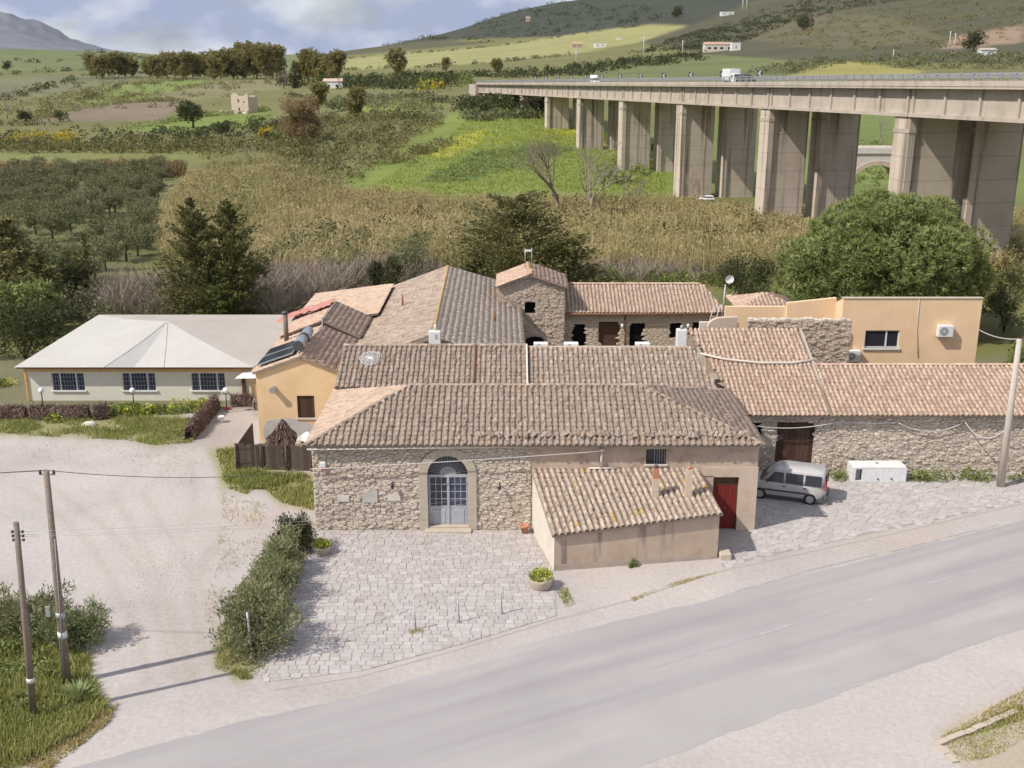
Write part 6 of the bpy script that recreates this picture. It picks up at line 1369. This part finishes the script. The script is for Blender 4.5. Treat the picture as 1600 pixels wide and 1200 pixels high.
bush_mass('hill_scrub', [(720,118),(840,112),(1000,92),(1100,84),(1110,92),(960,112),(800,124)], 220, 4.2, 4.2, 'bush_dark', 'dark orchard scrub belt behind the viaduct', 1.4, 40, cat='wood')
bush_mass('hill_scrub', [(1160,116),(1250,98),(1330,92),(1450,88),(1600,86),(1700,100),(1700,112),(1450,108),(1330,98),(1240,116)], 260, 3.2, 3.2, 'olive_leaf', 'scrub belt above the right stretch of the viaduct', 1.1, 44, cat='wood')
bush_mass('hill_scrub', [(985,84),(1080,52),(1180,20),(1300,-10),(1420,0),(1300,20),(1200,50),(1120,78)], 700, 5.5, 3.4, 'bush_dark', 'dark maquis on the right hill', 1.7, 26, cat='wood')
bush_mass('hill_scrub', [(1200,60),(1300,25),(1700,-30),(1700,60),(1480,75),(1300,84)], 620, 4.0, 2.2, 'scrub', 'sparse brown maquis on the right hill', 1.3, 24, cat='wood')
bush_mass('hill_scrub', [(500,80),(600,74),(700,62),(740,50),(775,26),(800,10),(900,5),(1000,8),(1080,20),(1000,40),(900,52),(760,68)], 1500, 9, 6, 'bush_dark', 'dark wooded cover of the farthest hill', 2.6, 24, cat='wood')
bush_mass('hill_scrub', [(-40,112),(120,100),(240,96),(235,86),(100,88),(-40,100)], 60, 7, 5, 'bush_dark', 'scattered dark hedges on the left green hill', 2.4, 30, cat='wood')
bush_mass('ravine_scrub', [(1320,300),(1420,300),(1430,230),(1320,220)], 50, 1.8, 1.4, 'bush_green', 'green scrub under and beyond the arch bridge', .5, 46)
bush_mass('reed_scrub', [(300,300),(430,275),(525,315),(700,335),(1050,335),(1170,350),(1250,360),(1250,410),(950,420),(700,415),(520,448),(330,425),(260,390)], 330, 1.7, 3.4, 'scrub', 'bushes growing among the reeds', .3, 90)
bush_mass('reed_scrub', [(400,420),(520,380),(700,400),(640,430),(520,452)], 90, 1.8, 3.2, 'olive_leaf', 'grey green bushes at the near edge of the reeds', .35, 80)
bush_mass('valley_hedges', [(-60,205),(-60,160),(60,128),(240,118),(440,126),(430,150),(330,170),(120,205)], 130, 3.0, 2.2, 'scrub', 'loose hedges between the left fields', .9, 36)
bush_mass('reed_scrub', [(420,300),(560,315),(700,335),(660,360),(520,350),(430,330)], 90, 1.6, 3.3, 'rust_tree', 'brownish bushes among the reeds below the meadow', .3, 90)
bush_mass('reed_scrub', [(300,330),(420,290),(470,310),(380,360),(300,380)], 50, 1.6, 3.2, 'bush_green', 'green bushes among the reeds beside the grove', .3, 80)
for _i, (_pts, _n, _h, _m) in enumerate((([(40,192),(120,172),(210,160),(285,158)],60,2.0,'scrub'),([(120,164),(190,134),(300,125)],46,2.4,'bush_dark'),([(235,152),(330,132),(430,126)],40,2.4,'scrub'),([(0,160),(120,120),(240,112)],50,3.0,'bush_dark'),([(180,206),(300,184),(420,172)],60,1.8,'bush_green'),([(520,168),(640,152),(700,162)],60,2.4,'bush_dark'),([(330,230),(335,252)],14,2.0,'scrub'),([(0,232),(330,230)],60,1.6,'scrub'),([(440,146),(500,160),(560,182)],40,2.2,'bush_dark'),([(560,184),(690,186)],40,2.2,'olive_leaf'),([(0,118),(240,106)],40,5,'bush_dark'),([(540,92),(760,74),(1010,40)],60,4,'bush_dark'),([(500,112),(650,107),(760,99),(900,85)],70,4,'bush_dark'),([(900,120),(960,96),(1100,86)],40,3.4,'bush_dark'),([(1225,120),(1290,98),(1440,110)],40,2.6,'bush_dark'))):
    bush_mass('field_hedge', _pts, _n, 2.6 if _h < 3 else 4.0, _h, _m, ('hedge on the brown field edge','hedge left of the green field','hedge along the tan field','far left hedge under the hill','green hedge below the ruin','hedge of the yellow green strip','short hedge at the field end','hedge along the yellow field','hedge left of the slim tree','hedge at the meadow head','hedge on the left hill foot','hedge above the pale field','hedge below the pale field','hedge before the long farmhouse','hedge round the ochre field')[_i], .6 if _h < 3 else 1.2, 46, line=True)
bush_mass('dark_scrub', [(440,190),(520,182),(650,182),(690,192),(600,255),(520,302),(430,290),(415,240)], 110, 2.2, 2.3, 'bush_dark', 'darker bushes dotted over the scrub slope', .5, 60)
bush_mass('dark_scrub', [(-40,210),(160,205),(420,200),(460,222),(-40,226)], 70, 2.4, 2.2, 'bush_dark', 'darker bushes in the left hedge belt', .6, 56)
bush_mass('pier_scrub', [(1480,450),(1720,460),(1720,420),(1500,415)], 60, 2.2, 4.2, 'scrub', 'tall scrub hiding the feet of the right piers', .32, 130)
bush_mass('pier_scrub', [(1500,470),(1720,480),(1720,450),(1520,445)], 24, 1.8, 3.0, 'bush_green', 'green bushes before the right piers', .3, 130)
reed_bed('reed_bed', [(1500,440),(1720,450),(1720,400),(1520,395)], 5000, 4.2, 'reed', 'tall reeds right of the great pine', w=.12)
bush_mass('reed_scrub', [(420,400),(700,345),(900,345),(1050,345),(1200,370),(1200,410),(900,400),(640,420)], 90, 1.5, 3.2, 'bush_dark', 'dark bushes scattered through the reed belt', .3, 90)
bush_mass('pier_thicket', [(700,178),(860,190),(860,172),(740,158)], 90, 2.4, 4.2, 'bush_dark', 'dark thicket under the far end of the viaduct', .8, 60)
# behind the buildings
twig_mass('bare_thicket', [(150,500),(330,500),(430,500),(520,482),(560,455),(430,445),(300,455),(150,470)], 230, 4.0, 'twig', 'pale bare thicket behind the cream hall', per=60)
twig_mass('bare_thicket', [(420,480),(610,455),(700,440),(640,424),(500,440),(420,455)], 170, 3.6, 'twig', 'grey brown bare thicket behind the large hall')
twig_mass('bare_thicket', [(890,440),(1110,445),(1150,425),(960,415)], 110, 2.6, 'twig', 'mauve bare thicket behind the rear house')
bush_mass('thicket_leaves', [(100,510),(260,500),(420,500),(430,465),(250,465),(110,485)], 70, 1.4, 2.1, 'olive_leaf', 'dull green shrubs among the bare thicket', .28, 130)
bush_mass('thicket_leaves', [(480,475),(640,450),(660,430),(520,445)], 30, 1.5, 2.0, 'olive_leaf', 'dull green shrubs left of the large hall roof', .3, 130)
bush_mass('thicket_leaves', [(880,445),(1120,452),(1200,440),(1000,420)], 34, 1.3, 1.3, 'bush_green', 'green undergrowth behind the rear house', .28, 130)
def shrub(name, px, pyb, wpx, hpx, mat, lab, leaf_=.2, ncl=260, per=12, cat='shrub', nl=7):
    p = gp(px,pyb); s_ = (p.y*CP-(p.z-CAMH)*SP)/F; w, h = wpx*s_/2, hpx*s_; lo = lobed(.1*h,h,w,nl,min(w,h/2)*.55,px); t = thing(name, tuple(p), lab, cat)
    mb = MB()
    for k in range(6): a = k*1.05; mb.tube([(0,0,-.1),(math.cos(a)*w*.3,math.sin(a)*w*.3,h*.45),(math.cos(a)*w*.5,math.sin(a)*w*.5,h*.8)],[.06,.04,.015],5)
    o = mb.build('stems','bark',None); o.parent = t
    link('crown', foliage('crown', lo, ncl, per, min(w,h)*.25, leaf_, mat), t); return t
shrub('ivy_tree', 588,458,34,62,'bush_dark','left of two dark ivy clad stumps behind the large hall',.2,170,12,nl=4)
shrub('ivy_tree', 612,462,46,66,'bush_dark','right of two dark ivy clad stumps behind the large hall',.2,200,12,nl=4)
shrub('carob_shrub', 645,440,74,70,'olive_leaf','grey green shrub between the ivy stumps and the cypress',.25,200,12)
shrub('dark_shrub', 1160,470,110,80,'bush_dark','dark broad shrub left of the great pine',.22,420,14)
shrub('olive_shrub', 1568,520,70,110,'olive_leaf','grey shrub at the right end of the peach building',.22,300,14)
shrub('green_shrub', 1590,600,60,70,'bush_green','green shrub at the right edge beyond the barn roof',.2,260,14)
shrub('green_shrub', 1560,430,90,60,'bush_green','bright green shrub right of the great pine',.25,240,12)
shrub('dark_shrub', 40,560,130,90,'bush_dark','dark shrub left of the cream hall corner',.24,420,14)
shrub('palm_bush', 40,525,110,80,'bush_green','bright green leafy bush at the left edge',.42,420,12)
shrub('olive_shrub', 95,515,70,52,'olive_leaf','grey green shrub behind the left bush',.22,240,12)
shrub('olive_shrub', 65,520,40,50,'scrub','pale shrub at the back corner of the cream hall',.2,150,12)
shrub('dark_shrub', 110,470,110,70,'bush_dark','dark shrub beneath the left conifers',.24,330,14)

# conifers with drooping sprays
def conifer(name, px, pyb, wpx, hpx, lab, mat='cypress_leaf', nb=120, sd_=1, shape=1.0, dens=26, top=.0, leafs=.36, upw=.35, dm=2.6, prof=1.3):
    p = gp(px,pyb); s_ = (p.y*CP-(p.z-CAMH)*SP)/F; w, h = wpx*s_/2, hpx*s_; rg = np.random.default_rng(sd_); t = thing(name, tuple(p), lab, 'tree'); mb = MB()
    mb.tube([(0,0,-.3),(0,0,h*.5),(0,0,h*.96)],[h*.022,h*.014,.02],7); P_ = []; R_ = []; U_ = []
    for k in range(nb):
        f_ = (k+rg.random())/nb; z = h*(.08+.9*f_); L_ = w*(1-f_**prof*shape)*rg.uniform(.45,1.25)+.15*w*(1-shape); a = rg.uniform(0,6.283); d = np.array([math.cos(a),math.sin(a),upw*rg.uniform(.4,1.4)]); b = np.array([0,0,z-.12*h*(1-f_)])
        if k % 3 == 0: mb.tube([tuple(b),tuple(b+d*L_*.6),tuple(b+d*L_*.95)],[h*.006,h*.004,.01],3,cap=False)
        m = int(dens*dm*(.4+L_/w)); s = rg.uniform(.25,1.05,m)[:,None]; q = b+d*L_*s+rg.normal(0,1,(m,3))*np.array([1,1,.45])*L_*.17*(1.25-s*.6); P_.append(q); R_.append(np.clip(rg.random()*.55+rg.random(m)*.3+.15*s[:,0],0,.999)); U_.append(np.repeat(d[None],m,0))
    P_ = np.concatenate(P_); R_ = np.concatenate(R_); U_ = np.concatenate(U_); v, f = leaf_arrays(P_, leafs*RNG.uniform(.6,1.4,len(P_)), .38, up=U_*.9)
    o = mb.build('trunk','bark',None); o.parent = t; link('crown', npmesh('crown', v, f, mat, rnd=np.repeat(R_,4)), t); return t
conifer('conifer_tree', 314,500,124,192,'left of two dark conifers behind the cream hall',nb=130,sd_=2,dens=34,upw=.75,prof=1.55,shape=.96)
conifer('conifer_tree', 368,498,122,188,'right of two dark conifers behind the cream hall',nb=130,sd_=3,dens=34,upw=.75,prof=1.55,shape=.96)
conifer('conifer_tree', 346,505,70,90,'lighter green low conifer at the foot of the two dark conifers','bush_green',70,4,dens=30)
conifer('conifer_tree', 140,470,66,110,'thin see through conifer before the olive grove',nb=60,sd_=5,dens=14)
conifer('conifer_tree', 20,490,130,150,'broad dark conifer at the left edge',nb=130,sd_=6,dens=34,shape=.8,prof=2)
conifer('conifer_tree', 70,500,90,110,'smaller conifer right of the broad left edge conifer',nb=90,sd_=7,dens=28,shape=.9)
conifer('cypress_tree', 800,455,200,142,'broad spreading cypress behind the stone tower',nb=150,sd_=8,dens=40,shape=.72,upw=.45,dm=2.4,leafs=.4)
conifer('cypress_tree', 880,460,130,90,'lower right cypress beside the broad one behind the tower',nb=80,sd_=9,dens=36,shape=.6,upw=.35,dm=1.6,leafs=.42)
conifer('cypress_tree', 745,458,70,60,'small dark conifer left of the tower',nb=60,sd_=10,dens=30,shape=.7)

# the great pine
PB = gp(1378,478); PB = Vector((31.5,90,tz(31.5,90)))
PI_ = thing('stone_pine', tuple(PB), 'great rounded stone pine towering behind the peach building', 'tree'); rg = random.Random(4)
mb = MB(); mb.tube([(0,0,-.3),(.3,0,3),(0,.2,5.5)],[.5,.4,.32],10)
lo = []
for k in range(50):
    a = k*2.39996+rg.uniform(-.2,.2); e = math.asin(max(-.3, 1-1.32*(k+.5)/50)); q = rg.uniform(.76,1.06); x, y, z = 7.2*math.cos(e)*math.cos(a)*q, 6.0*math.cos(e)*math.sin(a)*q, 6.4+4.9*math.sin(e)*q
    lr = rg.uniform(1.15,1.95); lo.append((x,y,z,lr,lr,lr*.72))
    if k % 4 == 0: mb.tube([(0,.1,rg.uniform(3.5,5.5)),(x*.5,y*.5,(z+4.5)/2),(x*.9,y*.9,z)],[.2,.12,.05],5,cap=False)
lo.append((0,0,6.2,4.6,4.0,3.2)); lo.append((-3.5,-3,4.2,2.6,2.2,1.8)); lo.append((3.5,-3,4.2,2.6,2.2,1.8)); lo.append((0,-4,4.4,2.6,2,1.8))
lo.append((-7.4,0,3.6,1.9,2.2,2.0)); lo.append((-6.2,-1.5,2.6,2.0,2.0,1.6)); lo.append((6.9,0,4.4,1.7,2,1.7))
o = mb.build('trunk','bark',None); o.parent = PI_
c, r, d = clumps(lo, 8500, 1, .05, shell=.8); n = len(c); per = 9
q = np.repeat(c,per,0); dd = rdir(n*per)*.75+np.repeat(d,per,0)*.7+np.array([0,0,.35]); dd /= np.linalg.norm(dd,axis=1)[:,None]; near_l = np.argmin(((c[:,None,:]-np.array(lo)[None,:,:3])**2).sum(2),1); lobe_r = RNG.random(len(lo))[near_l]
v, f, rn = ribbons(q-dd*.05, q+dd*RNG.uniform(.3,.55,(n*per,1)), .075*np.ones(n*per), np.clip(np.repeat(lobe_r*.45+r*.2,per)+RNG.random(n*per)*.3,0,.999))
link('crown', npmesh('crown', v, f, 'pine_needle', rnd=rn), PI_)
link('inner_crown', foliage('inner_crown', [(l[0]*.9,l[1]*.9,l[2]-.15,l[3]*.85,l[4]*.85,l[5]*.8) for l in lo], 2600, 8, .5, .38,'pine_needle',shell=.3), PI_)

# ---- oleander hedge, corner shrubs, agave
def oleander(x, y, r, h, mat, lab, ncl=330, leaf_=.2):
    t = thing('oleander', (x,y,0), lab, 'shrub'); lo = lobed(.05,h,r,9,r*.5,int(x*10+y)); lo.append((0,0,h*.35,r*.85,r*.85,h*.35)); mb = MB(); rg = random.Random(int(y))
    for k in range(14): a = k*.45+rg.uniform(-.2,.2); mb.tube([(0,0,-.05),(math.cos(a)*r*.35,math.sin(a)*r*.35,h*.5),(math.cos(a)*r*rg.uniform(.4,.8),math.sin(a)*r*rg.uniform(.4,.8),h*rg.uniform(.7,1))],[.03,.022,.01],4)
    o = mb.build('stems','bark',None); o.parent = t; link('leaves', foliage('leaves', lo, ncl, 16, .3, leaf_, mat, aspect=.24, outward=.5, upb=.35, zmin=.02), t)
oleander(-10.1,37.9,1.6,2.2,'oleander_leaf','largest oleander at the road end of the hedge',480)
oleander(-10.5,40.2,1.45,2.0,'oleander_leaf','second oleander of the hedge from the road')
oleander(-10.5,42.5,1.3,1.8,'oleander_leaf','third oleander of the hedge from the road')
oleander(-10.4,44.7,1.1,1.8,'oleander_leaf','fourth oleander of the hedge, near the small planter')
oleander(-10.35,47.1,1.0,1.75,'bush_dark','darker shrub of the hedge beside the stone house corner',360)
oleander(-19.6,39.3,1.7,1.9,'oleander_leaf','oleander behind the taller utility pole at left',420)
oleander(-17.2,38.4,1.3,1.6,'oleander_leaf','oleander right of the poles above the agave',330)
oleander(-22.4,39.8,1.6,1.8,'oleander_leaf','oleander at the very left edge of the frame',330)
ag = gz(122,1092); AG = thing('agave', tuple(ag), 'spiky agave rosette at the foot of the utility poles', 'plant'); 
for k in range(46):
    a = k*2.4; e = .25+1.15*(k/46); L_ = .95*(1-.25*k/46)*random.uniform(.85,1.1); d = Vector((math.cos(a)*math.cos(e),math.sin(a)*math.cos(e),math.sin(e))); sd2 = Vector((-math.sin(a),math.cos(a),0))*.045; m2 = d*L_*.5+Vector((0,0,.05)); tp = d*L_
    MB().add([tuple(ag+sd2*.7),tuple(ag-sd2*.7),tuple(ag+m2-sd2),tuple(ag+tp),tuple(ag+m2+sd2),tuple(ag+m2*1.0+Vector((0,0,-.03)))],[(0,1,5),(1,2,5),(2,3,5),(3,4,5),(4,0,5)]).build('leaf_blade','agave_leaf',AG)
# dry hedges and the yellow flower bed
def dry_hedge(a, b, w, h, lab, n=900):
    a, b = Vector(a), Vector(b); t = thing('dry_hedge', tuple(a.lerp(b,.5)), lab, 'hedge'); org = np.array(ORG[t]); s = RNG.random(n)[:,None]; c = np.array(a)*(1-s)+np.array(b)*s; th = RNG.uniform(0,math.pi,n); d = np.array((b-a).normalized()); nn = np.array([-d[1],d[0],0])
    q = c+nn*(np.cos(th)*w*.9)[:,None]*RNG.uniform(.7,1,(n,1))+np.array([0,0,1])*(np.sin(th)*h)[:,None]*RNG.uniform(.6,1,(n,1)); dr = rdir(n)*.3+np.column_stack([np.zeros((n,2)),RNG.uniform(0,.2,n)])
    v, f, r = ribbons(q-dr*.6-org, q+dr-org, .045*np.ones(n), RNG.random(n)); tag(link('twigs', npmesh('twigs', v, f, 'dry_hedge', rnd=r), t), kind='stuff')
    core = MB(); K = 8; L_ = (b-a).length; m = max(2,int(L_/.6)); vs = []; fs = []
    for i in range(m+1):
        pc = a.lerp(b,i/m); j = random.uniform(.85,1.05)
        for k in range(K+1): tt_ = math.pi*k/K; vs.append(tuple(pc+Vector(nn.tolist())*(math.cos(tt_)*w*.8*j)+Vector((0,0,math.sin(tt_)*h*.85*j))))
    for i in range(m):
        for k in range(K): fs.append((i*(K+1)+k,i*(K+1)+k+1,(i+1)*(K+1)+k+1,(i+1)*(K+1)+k))
    core.add(vs,fs,True).build('core','dry_hedge',t)
dry_hedge(gz(296,688), gz(338,638), .35, 1.05, 'brown dead hedge running diagonally beside the paved path', 1600)
for i, (x0,x1) in enumerate(((-30,42),(48,88),(92,140),(148,170))): dry_hedge(gz(x0,654), gz(x1,652), .5, .85, ('leftmost','second','third','fourth')[i]+' clipped brown dry hedge before the cream hall', 900)
dry_hedge(gz(362,634), gz(394,634), .3, .8, 'short dry hedge behind the woodpile', 500)
def flower_bed(pix, n, lab, h=.55):
    bush_mass('flower_bed_leaves', pix, n, .5, h, 'bush_green', 'green leaves of '+lab, .16, 90, cat='flowers')
    bush_mass('flower_bed', pix, n, .52, h*1.12, 'yellow_flower', lab, .13, 46, cat='flowers')
flower_bed([(165,648),(250,652),(258,642),(170,640)], 26, 'yellow flower bed before the middle window of the cream hall')
flower_bed([(262,648),(325,640),(322,632),(266,638)], 16, 'yellow flowers between the bed and the diagonal hedge')
flower_bed([(78,660),(92,660),(92,652),(78,652)], 4, 'small yellow flower clump at the left dry hedge')
flower_bed([(-10,606),(18,604),(18,598),(-10,598)], 5, 'yellow weeds at the far left corner of the cream hall')
# grass
def grass(pix, n, lab, mat='grass', h=.22, w=.05, cat='grass'):
    p = scatter_pts(pix, n); p = p[wob(p[:,0],p[:,1],.55,3)*.6+wob(p[:,0],p[:,1],1.5,9)*.5+RNG.normal(0,.18,n) > -.12]; n = len(p); lean = RNG.normal(0,.35,(n,2))*h; hh = h*RNG.uniform(.4,1.3,n)*(.6+.8*np.clip(.5+wob(p[:,0],p[:,1],.9,5),0,1)); v, f, r = ribbons(p, p+np.column_stack([lean,hh]), w*np.ones(n), np.clip(.5+.45*wob(p[:,0],p[:,1],1.3,2)+RNG.normal(0,.18,n),0,.999))
    return tag(link('grass', npmesh('grass', v, f, mat, rnd=r)), lab, cat, kind='stuff')
grass([(-30,648),(330,655),(300,692),(240,696),(200,688),(60,682),(-30,674)], 13000, 'green grass strip before the dry hedges')
grass([(338,708),(375,700),(410,732),(490,747),(490,798),(440,786),(405,758),(385,772),(352,762),(347,735)], 7500, 'grass patch below the board fence')
grass([(345,740),(400,735),(480,745),(420,765),(360,765)], 4000, 'lush weeds along the board fence foot', h=.3)
grass([(-40,975),(60,975),(140,1030),(155,1085),(170,1108),(120,1150),(30,1200),(-40,1200)], 24000, 'lush grass around the utility poles', h=.34, w=.045)
bush_mass('weeds', [(-40,1000),(60,1020),(90,1070),(30,1110),(-40,1110)], 70, .45, .5, 'bush_green', 'leafy weeds among the utility poles', .14, 90, cat='weeds')
grass([(30,1190),(120,1140),(185,1100),(170,1130),(120,1170),(60,1215)], 3500, 'dry grass fringe along the road at lower left', 'grass_dry', .14, .035)
grass([(335,1045),(350,985),(385,940),(410,1000),(412,1058),(380,1060)], 3600, 'dry grass tufts at the end of the oleander hedge', 'grass_dry', .2, .03)
grass([(365,1045),(410,1040),(412,1062),(375,1062)], 1500, 'green weeds at the foot of the metal post', 'grass', .22, .03)
grass([(1470,1150),(1600,1078),(1640,1070),(1640,1130),(1560,1180),(1500,1195)], 3200, 'patchy dry grass at the bottom right corner', 'grass_dry', .13, .03)
grass([(1480,1150),(1560,1115),(1600,1100),(1600,1125),(1520,1150)], 1300, 'green weeds in the dry grass at the bottom right', 'grass', .13, .035)
grass([(638,988),(660,984),(662,990),(642,993)], 260, 'grass tuft at the foot of the leftmost patio post', 'grass_dry', .12, .02)
grass([(868,925),(885,918),(900,945),(885,950)], 700, 'grass on the ground beside the stone planter', 'grass', .08, .03)
grass([(985,935),(1060,908),(1130,892),(1062,914),(990,940)], 900, 'thin weed line along the road shoulder', 'grass_dry', .07, .03)
for px0, px1, lab in ((1420,1490,'weeds at the barn wall foot right of the fridge'),(1490,1550,'weeds at the barn wall beside the concrete pole'),(1575,1640,'weeds right of the concrete pole'),(1288,1322,'weeds between the van and the fridge')):
    bush_mass('wall_weeds', [(px0,752),(px1,754),(px1,744),(px0,744)], int((px1-px0)/5), .38, .55, 'bush_green', lab, .13, 80, cat='weeds')
bush_mass('wall_weeds', [(980,888),(998,886),(998,882),(980,884)], 3, .15, .35, 'bush_green', 'yellow green weed at the lean-to wall foot', .1, 60, cat='weeds')
grass([(560,300),(700,215),(740,180),(850,180),(905,212),(1040,250),(1040,300),(850,300),(700,305)], 34000, 'meadow grass below the viaduct', 'meadow', .28, .2)
grass([(668,246),(715,212),(765,200),(850,205),(900,200),(1030,240),(930,225),(760,225)], 1800, 'yellow flowers in the meadow', 'yellow_flower', .32, .14, cat='flowers')
# loose stones in the gravel yard
p = scatter_pts([(200,862),(300,855),(318,930),(200,965)], 260); tv, tf = [(-1,-1,0),(1,-.8,0),(.8,1,0),(-.9,.8,0),(-.5,-.5,.8),(.6,-.4,.7),(.4,.6,.8),(-.5,.4,.7)], [(0,1,5,4),(1,2,6,5),(2,3,7,6),(3,0,4,7),(4,5,6,7)]
A = np.zeros((260,4,4)); A[:,3,3] = 1
for i in range(260):
    a = random.uniform(0,6.28); s_ = random.uniform(.015,.055); A[i,:3,:3] = np.array([[math.cos(a)*s_,-math.sin(a)*s_,0],[math.sin(a)*s_,math.cos(a)*s_,0],[0,0,s_*.8]]); A[i,:3,3] = p[i]
v, f = copies(tv,tf,A); tag(link('loose_stones', npmesh('loose_stones', v, f, 'paver', rnd=np.repeat(RNG.random(260),8))), 'small pale stones scattered on the gravel yard', 'stones', kind='stuff')

for _o in list(bpy.data.objects):          # prototypes that were never placed
    if _o.get('label') == 'x':
        for _c in list(_o.children): bpy.data.objects.remove(_c)
        bpy.data.objects.remove(_o)

grass([(20,690),(300,700),(340,735),(300,760),(60,720)], 500, 'sparse tufts on the gravel yard edge', 'grass_dry', .1, .03)
grass([(345,770),(420,790),(400,860),(360,900),(330,980),(318,960),(340,880)], 700, 'dry grass along the back of the oleander hedge', 'grass_dry', .16, .03)
# ================================================================ AIR
hz = bpy.data.materials.new('haze'); hz.use_nodes = True; _t = hz.node_tree; _t.nodes.clear()
_o = _t.nodes.new('ShaderNodeOutputMaterial'); _v = _t.nodes.new('ShaderNodeVolumePrincipled'); _v.inputs['Color'].default_value = (.66,.80,1,1); _v.inputs['Density'].default_value = 1.0e-5; _v.inputs['Anisotropy'].default_value = .2
_t.links.new(_v.outputs[0], _o.inputs['Volume']); MATS['haze'] = hz
_zz = float(_Zt.max())+30
tag(MB().box(-9300,-9300,float(_Zt.min())-4,9300,9300,_zz).build('haze','haze'), 'thin bluish air over the valley', 'haze', kind='stuff')
